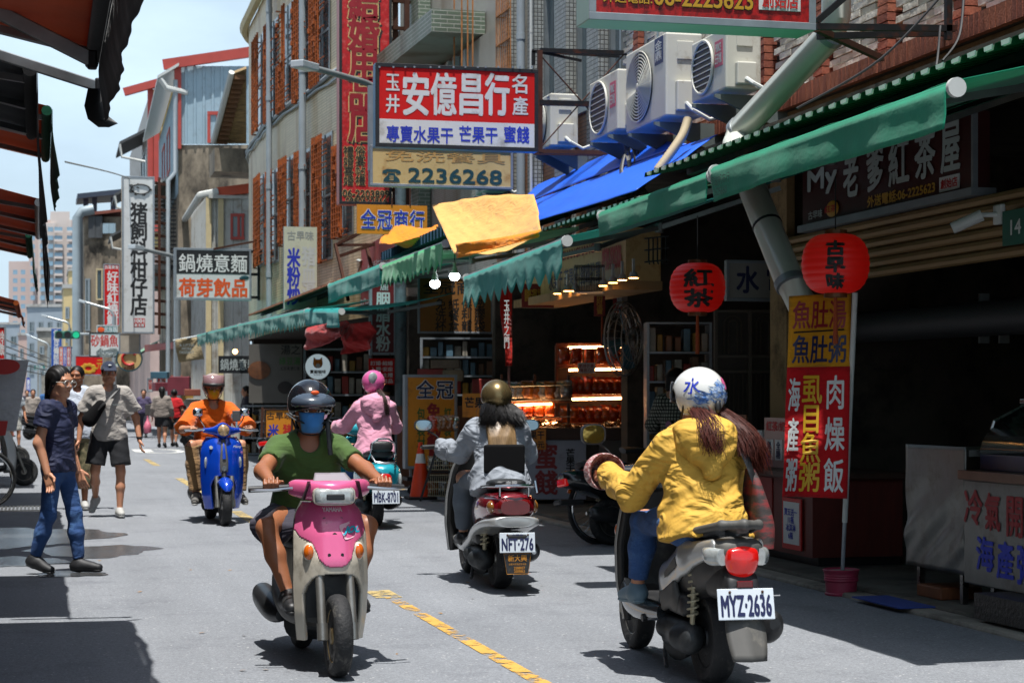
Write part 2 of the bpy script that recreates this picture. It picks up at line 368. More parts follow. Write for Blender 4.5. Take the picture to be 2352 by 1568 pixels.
# ================================================================ ground
def road_mat():
    m = mat('asphalt', (.165, .172, .18), .82, var=0); N, L = m.node_tree.nodes, m.node_tree.links; p = N['Principled BSDF']
    t = N.new('ShaderNodeTexCoord')
    def noise(sc, det, vec=None, ro=.6):
        n = N.new('ShaderNodeTexNoise'); n.inputs['Scale'].default_value = sc; n.inputs['Detail'].default_value = det; n.inputs['Roughness'].default_value = ro
        L.new(vec or t.outputs['Object'], n.inputs['Vector']); return n.outputs['Fac']
    def ramp(f, a, b, c0, c1):
        r = N.new('ShaderNodeValToRGB'); e = r.color_ramp.elements; e[0].position = a; e[1].position = b; e[0].color = (*c0, 1); e[1].color = (*c1, 1); L.new(f, r.inputs[0]); return r.outputs[0]
    def mix(f, a, b, mode='MIX'):
        x = N.new('ShaderNodeMix'); x.data_type = 'RGBA'; x.blend_type = mode
        L.new(f, x.inputs[0]) if not isinstance(f, float) else setattr(x.inputs[0], 'default_value', f)
        for i, q in ((6, a), (7, b)):
            if isinstance(q, tuple): x.inputs[i].default_value = (*q, 1)
            else: L.new(q, x.inputs[i])
        return x.outputs[2]
    big = ramp(noise(.35, 6), .35, .7, (.168, .179, .194), (.203, .215, .23))
    g = N.new('ShaderNodeMapping'); g.inputs['Scale'].default_value = (3.2, .25, 1); L.new(t.outputs['Object'], g.inputs[0])
    lanes = ramp(noise(1, 5, g.outputs[0]), .38, .66, (.93, .93, .93), (1.04, 1.04, 1.04))
    c = mix(1.0, big, lanes, 'MULTIPLY')
    grain = noise(95, 3, ro=.75)
    c = mix(1.0, c, ramp(grain, .3, .72, (.62, .62, .63), (1.36, 1.36, 1.36)), 'MULTIPLY')
    c = mix(1.0, c, ramp(noise(34, 4, ro=.8), .34, .68, (.72, .72, .73), (1.22, 1.22, 1.21)), 'MULTIPLY')
    v = N.new('ShaderNodeTexVoronoi'); v.inputs['Scale'].default_value = 26; L.new(t.outputs['Object'], v.inputs['Vector'])
    chips = ramp(v.outputs['Distance'], .1, .2, (1, 1, 1), (0, 0, 0)); gate = ramp(noise(7, 2), .5, .58, (0, 0, 0), (1, 1, 1))
    c = mix(mix(1.0, chips, gate, 'MULTIPLY'), c, (.42, .42, .41))
    seam = ramp(noise(1.1, 8, ro=.8), .52, .66, (0, 0, 0), (1, 1, 1)); c = mix(seam, c, mix(1.0, c, (.74, .74, .76), 'MULTIPLY'))
    L.new(c, p.inputs['Base Color'])
    b = N.new('ShaderNodeBump'); b.inputs['Strength'].default_value = .5; b.inputs['Distance'].default_value = .006; L.new(grain, b.inputs['Height']); L.new(b.outputs[0], p.inputs['Normal'])
    return m
ASPH = road_mat()
mb = MB(); mb.add([(-400, -40, 0), (400, -40, 0), (400, 1600, 0), (-400, 1600, 0)], [(0, 1, 2, 3)])
o = mb.build('road', ASPH); o['kind'] = 'structure'
CONC = mat('concrete', '#8d877c', .85, var=.25, vs=1.6, bump=.5, bs=40, dirt=('#4a443c', .5, 2.2))
DCON = mat('dark_concrete', '#57524a', .85, var=.3, vs=1.8, bump=.5, bs=30, dirt=('#2c2823', .5, 2.2))
mb = MB(); mb.bx(5.45, 10, 4, 70, -.05, .05); o = mb.build('pavement', DCON, bevel=.02); o['kind'] = 'structure'
mb = MB(); mb.bx(5.28, 5.4495, 4, 60, -.05, .03); o = mb.build('gutter_kerb', CONC, bevel=.02); o['kind'] = 'structure'
mb = MB(); mb.bx(-14, -.95, -6, 140, -.05, .03); o = mb.build('pavement', DCON); o['kind'] = 'structure'
def worn(name, col, amt):
    m = mat(name, col, .7, var=.12, vs=5); N, L = m.node_tree.nodes, m.node_tree.links; p = N['Principled BSDF']
    t = N.new('ShaderNodeTexCoord'); n = N.new('ShaderNodeTexNoise'); n.inputs['Scale'].default_value = 3.2; n.inputs['Detail'].default_value = 9; n.inputs['Roughness'].default_value = .78
    r = N.new('ShaderNodeValToRGB'); r.color_ramp.elements[0].position = amt; r.color_ramp.elements[1].position = amt + .05
    L.new(t.outputs['Object'], n.inputs['Vector']); L.new(n.outputs['Fac'], r.inputs[0]); L.new(r.outputs[0], p.inputs['Alpha']); return m
YEL = worn('worn_yellow_paint', '#bb9040', .465); YEL2 = worn('faded_yellow_paint', '#a8935f', .44); WHT = worn('worn_white_paint', '#c3c3bd', .38)
def stripe(y0, y1, x0, x1, m):
    b = MB(); n = 14; G = [[(x0, y0 + (y1 - y0) * i / n, .004), (x1, y0 + (y1 - y0) * i / n, .004)] for i in range(n + 1)]; b.grid(G); q = b.build('road_marking', m); q['kind'] = 'structure'
stripe(6.0, 12.6, 2.26, 2.35, YEL); stripe(12.6, 13.1, 2.2, 2.38, YEL2); stripe(18.4, 22.6, 2.2, 2.33, YEL2); stripe(27, 32, 2.2, 2.33, YEL2); stripe(38, 42, 2.2, 2.33, YEL2)
a = atZ(316, 1035); b_ = MB(); b_.bx(a.x - .1, a.x + .35, a.y - 1, a.y + 1.2, .003, .005); q = b_.build('road_marking', WHT); q['kind'] = 'structure'
a = atZ(368, 1036); b_ = MB(); b_.tube([(a.x + .5 * math.cos(t), a.y + 1.6 * math.sin(t), .004) for t in np.linspace(0, 2 * math.pi, 25)[:-1]], .09, 4, True, flat=.02); q = b_.build('road_marking', WHT); q['kind'] = 'structure'
for i in range(7):
    b_ = MB(); b_.bx(-.6 + i * .62, -.3 + i * .62, 96, 99.5, .003, .005); q = b_.build('road_marking', WHT); q['kind'] = 'structure'
# wet patches at the gutter, a drain grate and a manhole
WET = mat('wet_asphalt', (.055, .058, .062), .12, var=.2, vs=3, bump=.25, bs=90)
for k, (px, py, w, h) in enumerate(((215, 1265, 1.05, .42), (60, 1232, 1.6, .8), (30, 1290, .8, .3), (165, 1318, .5, .16))):
    c = atZ(px, py); b_ = MB(); P = []
    for i in range(40):
        t = 2 * math.pi * i / 40; rr = 1 + .16 * math.sin(3 * t + k) + .09 * math.sin(7 * t + 2 * k) + .05 * math.sin(13 * t)
        P.append((c.x + w / 2 * rr * math.cos(t), c.y + h * 1.6 * rr * math.sin(t), .003 + .0007 * k))
    b_.add(P, [tuple(range(40))]); q = b_.build('wet_patch', WET); q['kind'] = 'structure'
IRON = mat('cast_iron', '#5b5a57', .5, .7, var=.3, vs=14, bump=.4, bs=60)
c = atZ(48, 1168); g = thing('drain_grate', 'grey slotted drain grate in the wet road at the left gutter', 'drain', (c.x, c.y, 0))
b_ = MB(); b_.bx(c.x - .3, c.x + .3, c.y - .5, c.y - .44, 0, .012).bx(c.x - .3, c.x + .3, c.y + .44, c.y + .5, 0, .012); b_.build('rim', IRON, g)
for i in range(13):
    b_ = MB(); b_.bx(c.x - .28 + i * .045, c.x - .255 + i * .045, c.y - .44, c.y + .44, 0, .01); b_.build('slat', IRON, g)
LEAF = mat('litter', '#8a6a43', .8, var=.4, vs=30)
for i in range(26):
    x, y = random.uniform(.3, 5), random.uniform(8, 20); b_ = MB(); a = random.uniform(0, 6); s = random.uniform(.008, .022)
    b_.add([(x + s * math.cos(a + t), y + s * math.sin(a + t), .004 + .004 * (t > 2)) for t in (0, 1.3, 2.5, 4.1)], [(0, 1, 2, 3)])
    tag(b_.build('litter_scrap', LEAF), 'tiny brown or pale scrap lying on the open road', 'litter', 'scraps lying on the road')
# ================================================================ near building: white split brick, red brick ledge
XF = 6.75
B1 = thing('brick_building', 'near building with white split brick wall and red brick ledge', 'building', (XF, 14, 0))
MORT = mat('mortar_dark', '#2b2722', .9, var=.2); SPLIT = [mat('split_brick_%d' % i, c, .8, var=.2, vs=9, bump=.7, bs=26, dirt=('#7d7058', .35, 3)) for i, c in enumerate(('#c9c4b6', '#bdb6a6', '#d2cec2'))]
REDB = [mat('red_brick_%d' % i, c, .8, var=.2, vs=8, bump=.5, bs=45, dirt=('#5c2f20', .3, 5)) for i, c in enumerate(('#93523c', '#9c5940', '#874835'))]
SOFF = mat('soffit_concrete', '#7a6548', .9, var=.25, vs=1.5, dirt=('#3f3322', .5, 2))
mb = MB(); mb.bx(XF + .06, XF + .3, 4, 21.6, 4.1, 10); mb.build('wall', MORT, B1)
mb = MB(); mb.bx(XF - .12, XF + .5, 4, 21.6, 3.78, 3.95); mb.build('ledge_beam', SOFF, B1, bevel=.01)
mb = MB(); mb.bx(XF - .16, XF + .3, 4, 21.6, 3.951, 4.1); mb.build('ledge_core', MORT, B1)
def brickmesh(d, m):
    b = MB(); x, y, z = d; j = [random.uniform(-.004, .004) for _ in range(8)]
    b.add([(-x / 2 + j[0], -y / 2, -z / 2), (x / 2, -y / 2, -z / 2), (x / 2, y / 2, -z / 2), (-x / 2 + j[1], y / 2, -z / 2), (-x / 2 + j[2], -y / 2, z / 2), (x / 2, -y / 2, z / 2), (x / 2, y / 2, z / 2), (-x / 2 + j[3], y / 2, z / 2)],
          [(0, 3, 2, 1), (4, 5, 6, 7), (0, 1, 5, 4), (1, 2, 6, 5), (2, 3, 7, 6), (3, 0, 4, 7)])
    return mesh_of(b, 'brick', m)
SOL = [brickmesh((.2, .068, .155), m) for m in REDB]
yy = 11.4
while yy < 21.5: inst('brick', random.choice(SOL), B1, (XF - .12 + random.uniform(-.004, .003), yy, 4.03)); yy += .0775
PIL = [brickmesh((.14, .2, .062), m) for m in REDB]
PY_ = (11.65, 12.97, 14.3, 15.63, 17.0, 18.3, 19.6, 20.9)
for y in PY_:
    z = 4.15
    while z < 1.35 + .2092 * (y * .985 + 1.2) + .1:
        inst('brick', random.choice(PIL), B1, (XF - .0 + random.uniform(-.004, .004), y, z)); z += .072
rest = {m: MB() for m in SPLIT}; SP = [brickmesh((.07, .268, .057), m) for m in SPLIT]; allb = []
row = 0; z = 4.14
while z < 6.9:
    y = 11.3 + (row % 2) * .14
    while y < 21.5:
        if not any(abs(y - q) < .2 for q in PY_) and z < 1.35 + .2092 * (y * .985 + 1.4) + .12: allb.append((y, z))
        y += .275
    z += .066; row += 1
allb.sort(key=lambda q: q[0] + .4 * q[1])
for i, (y, z) in enumerate(allb):
    x = XF + .035 + random.uniform(-.012, .008)
    if i < 290: inst('brick', random.choice(SP), B1, (x, y, z))
    else: rest[random.choice(SPLIT)].box((x, y, z), (.07, .268, .057))
for m in SPLIT: rest[m].build('brick_field', m, B1, kind='stuff')
# upper windows of the near building
GLASS = mat('window_glass', (.05, .075, .08), .08, var=.2, vs=1.2, spec=.8); ALU = mat('aluminium', '#9aa1a3', .4, .8, var=.12, vs=5); ALUW = mat('white_aluminium', '#b9c2c2', .45, .2, var=.1, vs=4)
for y0, y1 in ((18.5, 19.4), (19.8, 20.7)):
    w = MB(); w.bx(XF + .01, XF + .02, y0, y1, 5.05, 6.4); ww = w.build('window', GLASS, B1); w = MB()
    for q in (y0, (y0 + y1) / 2, y1): w.bx(XF - .02, XF + .03, q - .03, q + .03, 5.0, 6.45)
    w.bx(XF - .02, XF + .029, y0, y1, 4.98, 5.05); w.build('frame', ALU, ww)
# ground floor of the row: dark open shops with back walls, party walls and ceiling
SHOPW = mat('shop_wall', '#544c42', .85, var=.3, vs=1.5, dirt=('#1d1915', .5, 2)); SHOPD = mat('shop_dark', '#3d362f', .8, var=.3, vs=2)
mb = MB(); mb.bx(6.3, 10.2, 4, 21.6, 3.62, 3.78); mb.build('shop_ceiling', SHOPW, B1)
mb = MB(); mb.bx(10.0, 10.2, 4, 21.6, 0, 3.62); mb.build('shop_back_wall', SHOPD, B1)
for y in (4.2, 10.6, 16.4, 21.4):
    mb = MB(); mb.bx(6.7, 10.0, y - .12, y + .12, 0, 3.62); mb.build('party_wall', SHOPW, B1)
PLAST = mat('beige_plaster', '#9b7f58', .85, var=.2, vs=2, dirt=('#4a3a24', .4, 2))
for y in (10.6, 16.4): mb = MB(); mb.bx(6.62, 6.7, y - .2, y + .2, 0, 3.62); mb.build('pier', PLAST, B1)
# ================================================================ second building: mosaic pilasters, tall windows
P0, P1 = Vector((6.8, 21.6, 0)), Vector((6.4, 34.6, 0)); U2 = (P0 - P1).normalized(); W2 = Panel(P0, U2)
B2 = thing('tiled_building', 'tiled building with grey mosaic pilasters and tall windows above the mango stall', 'building', (6.6, 28, 0)); W2.parent = B2
MOS = tiles('grey_mosaic', '#8f9390', '#3f3f3d', .055, .055, var=.22, ms=.12); SPAN = tiles('brown_tile', '#9c6a47', '#4b3426', .2, .05, var=.14, ms=.1, offset=.5); WALLG = tiles('pale_tile', '#a8a59b', '#7d796e', .1, .035, var=.08, ms=.12)
def strip2(px0, px1, z0, z1, t0, t1, m, name, parent=None, bev=0):
    a, b = W2.at(px0, 400), W2.at(px1, 400); a.z = z0; mb = MB(); W2.slab(mb, a, (b - a).dot(W2.u), z1 - z0, t0, t1); return mb.build(name, m, parent or B2, bevel=bev)
strip2(905, 1452, 3.2, 10, -.3, -.12, WALLG, 'wall')
strip2(1141, 1451, 3.3, 5.0, -.119, 0, SPAN, 'spandrel')
for x0, x1 in ((1174, 1187), (1234, 1248), (1297, 1323), (1372, 1399)): strip2(x0, x1, 3.3, 10, -.11, .14, MOS, 'pilaster')
for x0, x1 in ((1149, 1174), (1248, 1297), (1323, 1372), (1399, 1445)):
    w = strip2(x0 + 1, x1 - 1, 5.02, 9.8, -.1, -.06, GLASS, 'window')
    for q in (x0 + 2, (x0 * .45 + x1 * .55), x1 - 2): strip2(q - 2, q + 2, 5.02, 9.8, -.06, 0, ALU, 'frame', w)
    strip2(x0, x1, 4.97, 5.05, -.1, .05, ALU, 'sill', w); strip2(x0 + 1, x1 - 1, 6.95, 7.02, -.06, -.005, ALU, 'frame', w)
RUST = mat('rust_orange', '#a6541d', .8, .2, var=.4, vs=18, dirt=('#5c2a10', .5, 22)); RUSTL = mat('rust_pale', '#a9713f', .8, .2, var=.3, vs=14, dirt=('#6b3d1c', .4, 16))
def pipe(parent, px, z0, z1, r, m, P=W2, off=.2, name='drain_pipe'):
    p = P.at(px, 400) + P.n * off; b = MB(); b.cyl((p.x, p.y, z0), (p.x, p.y, z1), r, n=14)
    for z in np.arange(z0 + .8, z1, 2.2): b.cyl((p.x, p.y, z), (p.x, p.y, z + .08), r * 1.12, n=14)
    return b.build(name, m, parent, sm=1)
PVC = mat('grey_pvc', '#8e979c', .5, var=.12, vs=3); PVCW = mat('white_pvc', '#b9bcb8', .5, var=.1, vs=3)
pipe(B2, 1228, 3.3, 10, .06, PVC); pipe(B2, 1252, 3.3, 10, .02, PVCW)
# rusty cage
g = MB(); a, b = W2.at(1186, 300), W2.at(1220, 300); L_ = (b - a).length
for i in range(9):
    p = a + (b - a) * (i / 8) + W2.n * .3; g.bar((p.x, p.y, 5.1), (p.x, p.y, 9.5), .014)
for z in np.arange(5.1, 9.5, .42):
    g.bar((*(a + W2.n * .3)[:2], z), (*(b + W2.n * .3)[:2], z), .02); g.bar((*(a)[:2], z), (*(a + W2.n * .3)[:2], z), .014)
g.build('rusty_window_cage', RUSTL, B2)
# hooded window bay further along
GRB = tiles('green_tile', '#5f6d5d', '#8f938a', .22, .065, var=.15, ms=.14, offset=.5)
strip2(945, 976, 3.3, 10, -.1, .12, GRB, 'pier'); 
w = strip2(978, 1072, 5.25, 6.85, -.1, -.05, GLASS, 'window')
for q in (980, 1003, 1030, 1046, 1070): strip2(q - 2.5, q + 2.5, 5.25, 6.85, -.05, .03, ALUW, 'frame', w)
strip2(977, 1073, 5.2, 5.28, -.1, .08, ALUW, 'sill', w); strip2(980, 1070, 6.05, 6.11, -.05, .025, ALUW, 'frame', w)
strip2(952, 1100, 6.95, 7.3, -.1, .75, GRB, 'window_hood'); strip2(1075, 1141, 3.3, 6.9, -.1, -.02, WALLG, 'wall_panel')
for q in (1086, 1104, 1118, 1130):
    p = W2.at(q, 300) + W2.n * .3; g = MB(); g.bar((p.x, p.y, 5.2), (p.x, p.y, 9), .02); g.build('grille_bar', RUSTL, B2)
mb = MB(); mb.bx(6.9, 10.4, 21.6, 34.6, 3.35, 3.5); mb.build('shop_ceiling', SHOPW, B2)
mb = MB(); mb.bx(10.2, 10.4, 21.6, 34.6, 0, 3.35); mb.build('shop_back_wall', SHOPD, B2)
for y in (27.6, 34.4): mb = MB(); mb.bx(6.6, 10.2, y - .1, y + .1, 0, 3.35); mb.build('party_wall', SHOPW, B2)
# ================================================================ curved beige building with rusted grilles
PL3 = [Vector(p) for p in ((6.36, 34.65, 0), (5.89, 39.1, 0), (5.49, 45, 0), (5.47, 49.2, 0), (5.62, 52.4, 0), (6.5, 55.2, 0))]
def curve(P, k=5):
    out = []
    for i in range(len(P) - 1):
        p0, p1, p2, p3 = P[max(i - 1, 0)], P[i], P[i + 1], P[min(i + 2, len(P) - 1)]
        for j in range(k):
            t = j / k; out.append(.5 * (2 * p1 + (p2 - p0) * t + (2 * p0 - 5 * p1 + 4 * p2 - p3) * t * t + (3 * p1 - p0 - 3 * p2 + p3) * t ** 3))
    return out + [P[-1]]
C3 = curve(PL3)
def seg3(px, C=C3):
    r = ray(px, 912)
    for i in range(len(C) - 1):
        a, b = C[i], C[i + 1]; n = Vector((b.y - a.y, a.x - b.x, 0)); t = a.dot(n) / r.dot(n); q = r * t; s = (q - a).dot(b - a) / (b - a).length_squared
        if -.02 <= s <= 1.02 and t > 0: return Vector((q.x, q.y, 0)), (a - b).normalized(), t
    return None
B3 = thing('curved_building', 'curved beige tiled building with orange rusted window grilles', 'building', (5.6, 45, 0))
BEI = tiles('beige_ribbed_tile', '#d0ba94', '#a08e68', .4, .06, var=.07, ms=.14, dirt='#c4a271')
G = [[(p.x, p.y, z) for p in C3] for z in (2.9, 8, 11.3)]; mb = MB(); mb.grid(G); mb.build('wall', BEI, B3)
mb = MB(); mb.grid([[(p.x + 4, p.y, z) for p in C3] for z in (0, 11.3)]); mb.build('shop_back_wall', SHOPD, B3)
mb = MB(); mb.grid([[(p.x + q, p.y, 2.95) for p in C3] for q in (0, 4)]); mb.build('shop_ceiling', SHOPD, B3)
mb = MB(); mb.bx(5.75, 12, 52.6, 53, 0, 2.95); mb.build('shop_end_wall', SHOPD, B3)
CREAM = mat('cream_trim', '#c4b48c', .6, var=.15); SIDG = mat('green_siding', '#a3aa85', .6, var=.1, stretch=(6, 6, .2), vs=3)
mb = MB(); mb.tube([(p.x - .12, p.y, 11.36) for p in C3], .13, 6); mb.build('parapet_trim', CREAM, B3)
mb = MB(); mb.grid([[(p.x + .25, p.y, z) for p in C3] for z in (11.3, 15)]); mb.build('upper_storey_siding', SIDG, B3)
mb = MB(); mb.tube([(p.x - .05, p.y, 8 + .03 * math.sin(i * 1.7)) for i, p in enumerate(C3[:-4])], .05, 6).tube([(p.x - .06, p.y, 7.86 + .03 * math.sin(i * 2.3)) for i, p in enumerate(C3[:-4])], .03, 5); mb.build('wall_cable', PVC, B3, sm=1)
WROWS = [(565, 109, 587, 335), (590, 80, 613, 297), (618, 49, 642, 275), (647, 13, 678, 252), (684, -8, 716, 228), (724, -30, 760, 192), (594, 400, 618, 610), (622, 390, 643, 605), (652, 360, 682, 560), (689, 345, 716, 560), (730, 310, 766, 600), (776, 330, 814, 543), (905, -70, 932, 210)]
for i, (x0, y0, x1, y1) in enumerate(WROWS):
    A, B = seg3(x0 + 1), seg3(x1 - 1)
    if not A or not B: continue
    zt = CH + (HY - (y0 + y1) / 2 + (y1 - y0) / 2) / F * (A[2] + B[2]) / 2; zb = CH + (HY - (y0 + y1) / 2 - (y1 - y0) / 2) / F * (A[2] + B[2]) / 2
    u = (B[0] - A[0]); L_ = u.length; u.normalize(); P = Panel(A[0], u); o_ = Vector((A[0].x, A[0].y, zb)); h = zt - zb
    mb = MB(); P.slab(mb, o_, L_, h, -.02, .012); w = mb.build('window', GLASS, B3)
    mb = MB()
    for q in (0, .5, 1): P.slab(mb, o_ + u * (L_ * q - .03 if q else 0), .05, h, .012, .03)
    P.slab(mb, o_, L_, .06, .0125, .031); P.slab(mb, o_ + Vector((0, 0, h * .5)), L_, .05, .0125, .031); mb.build('frame', ALU, w)
    mb = MB(); nb = 4
    hi = .46 if i == 3 else 1.0
    for q in range(nb + 1):
        b0 = o_ + u * (L_ * (.02 + .6 * q / nb)) + P.n * .14; mb.bar(b0, b0 + Vector((0, 0, h * (hi if q < 3 else 1))), .045, .03)
    for q in range(int(h / .12)):
        z = Vector((0, 0, q * .12 + random.uniform(-.02, .02))); ln = L_ * random.choice((.55, .7, .98, .98)) * (.6 if q * .12 > h * hi else 1)
        mb.bar(o_ + z + P.n * .14, o_ + u * ln + z + P.n * .14 + Vector((0, 0, random.uniform(-.03, .03))), .022)
        if random.random() < .4: mb.box(o_ + z + u * L_ * random.uniform(0, .6) + P.n * .14, (.09, .09, .1))
    for q in (0, .5, 1): mb.bar(o_ + Vector((0, 0, h * q)), o_ + Vector((0, 0, h * q)) + P.n * .15, .03)
    mb.build('window_grille', RUST, B3)
for px, r in ((633, .07), (711, .08)):
    q = seg3(px)[0]; b = MB(); b.cyl((q.x - .16, q.y - .05, 3.0), (q.x - .16, q.y - .05, 13), r, n=12)
    for z in (4.2, 6.3, 8.4, 10.5): b.cyl((q.x - .16, q.y - .05, z), (q.x - .16, q.y - .05, z + .12), r * 1.15, n=12)
    b.build('drain_pipe', PVC, B3, sm=1)
# ================================================================ metal-clad houses further on
def corr(a, b, z0, z1, pitch=.25, dep=.035, off=None):
    a, b = Vector(a), Vector(b); L_ = (b - a).length; u = (b - a) / L_; n = u.cross(Vector((0, 0, 1))); m = MB(); P = []
    k = max(2, int(L_ / pitch)); pt = L_ / k
    for i in range(k):
        for f, d in ((0, 0), (.62, 0), (.7, dep), (.92, dep)): P.append(a + u * (pt * (i + f)) + n * d)
    P.append(b); m.grid([[(p.x, p.y, z0) for p in P], [(p.x, p.y, z1) for p in P]]); return m
CORW = mat('white_sheet', '#b4b5b0', .55, .1, var=.1, vs=1.5, dirt=('#84796a', .35, 1.8)); CORB = mat('pale_blue_sheet', '#93a9b4', .5, .1, var=.07, vs=1.5, dirt=('#7c8a8f', .3, 2)); REDT = mat('red_trim', '#a63f35', .55, var=.12); CORY = mat('cream_sheet', '#b59f66', .6, var=.12, vs=2, dirt=('#8c6a34', .35, 2))
STAIN = mat('stained_concrete', '#8f8371', .9, var=.3, vs=.9, bump=.4, bs=12, dirt=('#2f2a24', .62, .8), stretch=(1, 1, .5)); LGREY = mat('pale_render', '#a7a7a3', .8, var=.15, vs=1.2, dirt=('#6d6457', .4, 1.2)); PINKW = mat('pinkish_render', '#b39c93', .8, var=.15, vs=1)
def pt(px, d): p = atd(px, 912, d); return Vector((p.x, p.y, 0))
def zat(py, d): return CH + (HY - py) / F * d
def winbox(parent, a, b, z0, z1, fm, gm=GLASS, fw=.09, mull=1):
    a, b = Vector(a), Vector(b); u = (b - a); L_ = u.length; P = Panel(a, u); o_ = Vector((a.x, a.y, z0)); mb = MB(); P.slab(mb, o_, L_, z1 - z0, -.05, .015); w = mb.build('window', gm, parent)
    mb = MB(); h = z1 - z0
    P.slab(mb, o_, L_, fw, .016, .07); P.slab(mb, o_ + Vector((0, 0, h - fw)), L_, fw, .016, .07)
    for q in [0, L_ - fw] + [L_ * k / (mull + 1) for k in range(1, mull + 1)]: P.slab(mb, o_ + P.u * q + Vector((0, 0, fw)), fw * .8, h - 2 * fw, .016, .065)
    mb.build('frame', fm, w); return w
H4 = thing('sheet_metal_house', 'white corrugated house with orange roof edge and red window frames', 'building', (5.3, 62, 0))
e0, e1, e2 = pt(575, 58), pt(478, 58), pt(401, 72)
corr(e1, e0, 0, 7.6).build('front_wall', CORW, H4); corr(e2, e1, 0, 7.5).build('street_wall', CORW, H4)
mb = MB(); mb.bar((*(e1 + Vector((.3, -.1, 0)))[:2], 7.6), (*(e0 + Vector((0, -.1, 0)))[:2], 7.72), .2, .28); mb.build('roof_edge', mat('orange_trim', '#c24a22', .55), H4)
mb = MB(); mb.tube([(*(e1 + Vector((.3, -.15, 0)))[:2], 7.62), (*(e1 + Vector((-.25, -.1, 0)))[:2], 7.5), (*(e2 + Vector((-.2, 0, 0)))[:2], 7.15), (*(e2 + Vector((-.2, 0, 0)))[:2], 5.2)], .11, 8); mb.build('gutter', PVCW, H4, sm=1)
winbox(H4, pt(530, 57.95), pt(562, 57.95), zat(551, 58), zat(491, 58), REDT); 
for x in (412, 428): s_ = e2 + (e1 - e2) * ((x - 401) / 77 * .93); t_ = e2 + (e1 - e2) * ((x + 11 - 401) / 77 * .93); winbox(H4, s_, t_, 4.9 + (x - 412) * .02, 6.3, REDT)
for x, d in ((479, 57.9), (507, 57.9)): q = pt(x, d); mb = MB(); mb.box((q.x, q.y, 3.8), (.16, .1, 7.4)); mb.build('corner_trim', CREAM, H4)
mb = MB(); mb.bx(e1.x, e0.x, 58.2, 72, 7.4, 7.5); mb.build('roof', CORW, H4)
H5 = thing('blue_clad_house', 'pale blue corrugated upper storey with red trim on stained concrete', 'building', (4.8, 66, 0))
f0, f1, f2 = pt(575, 64), pt(409, 64), pt(366, 80)
mb = MB(); mb.prism([(*f2[:2], 0), (*f1[:2], 0), (*f0[:2], 0), (f0.x, 80, 0)], (0, 0, 9.85)); mb.build('concrete_wall', STAIN, H5)
corr(f1 + Vector((.02, -.05, 0)), f0, 9.86, 12.5, .3).build('front_cladding', CORB, H5); corr(f2, f1 + Vector((0, -.05, 0)), 8.2, 12.1, .3).build('street_cladding', CORB, H5)
mb = MB(); mb.bar((*(f1 - Vector((.5, .15, 0)))[:2], 12.5), (*(f0 - Vector((0, .15, 0)))[:2], 12.95), .18, .34); mb.build('roof_trim', REDT, H5)
mb = MB(); mb.bar((*(f1 - Vector((.02, .1, 0)))[:2], 9.7), (*(f1 - Vector((.02, .1, 0)))[:2], 12.5), .22); mb.build('corner_post', REDT, H5)
mb = MB(); mb.prism([(f1.x - .7, f1.y - .4, 12.1), (f1.x, f1.y - .4, 12.55), (f1.x, f1.y - .4, 12.45), (f1.x - .7, f1.y - .4, 12.0)], (f2.x - f1.x, f2.y - f1.y, 0)); mb.build('eaves', PVCW, H5)
mb = MB(); mb.tube([(f1.x - .6, f1.y - .3, 12.0), (f1.x - .4, f1.y - .3, 11.7), (f1.x + .3, f1.y - .1, 11.6)], .1, 8); mb.build('gutter_pipe', PVCW, H5, sm=1)
winbox(H5, pt(477, 63.85), pt(506, 63.85), zat(330, 64), zat(258, 64), REDT, CORB, .12, 0)
for x in (377, 389): a_ = f2 + (f1 - f2) * ((x - 366) / 43); b_ = f2 + (f1 - f2) * ((x + 6 - 366) / 43); winbox(H5, a_, b_, 9.6, 11.2, REDT, mull=0)
mb = MB(); mb.tube([(*(f1 + Vector((-.35, -.3, 0)))[:2], 0.5), (*(f1 + Vector((-.35, -.3, 0)))[:2], 8.6), (*(f1 + Vector((-.1, -.2, 0)))[:2], 8.9), (*(f1 + Vector((-.1, -.2, 0)))[:2], 12)], .08, 10); mb.build('drain_pipe', PVC, H5, sm=1)
# caged balcony
mb = MB(); BAL = mat('balcony_grey', '#4d5052', .7, .3, var=.25, vs=2); c0, c1 = f1 + Vector((-.9, 1, 0)), f2 + Vector((-.5, -2, 0))
for z in np.arange(6.0, 8.2, .14): mb.bar((*c0[:2], z), (*c1[:2], z), .05)
for z in np.arange(6.0, 8.2, .14): mb.bar((*c0[:2], z), (*(c0 + Vector((.9, 0, 0)))[:2], z), .05)
for t in np.linspace(0, 1, 6): q = c0 + (c1 - c0) * t; mb.bar((*q[:2], 5.8), (*q[:2], 8.4), .07)
mb.build('balcony_cage', BAL, H5); mb = MB(); mb.prism([(*c0[:2], 5.7), (*c1[:2], 5.7), (c1.x + 1, c1.y, 5.7), (c0.x + 1, c0.y, 5.7)], (0, 0, .18)); mb.build('balcony_slab', BAL, H5)
mb = MB(); mb.prism([(c0.x - .3, c0.y, 8.3), (c1.x - .3, c1.y, 8.3), (c1.x + 1, c1.y, 9), (c0.x + 1, c0.y, 9)], (0, 0, .1)); mb.build('balcony_roof', PVCW, H5)
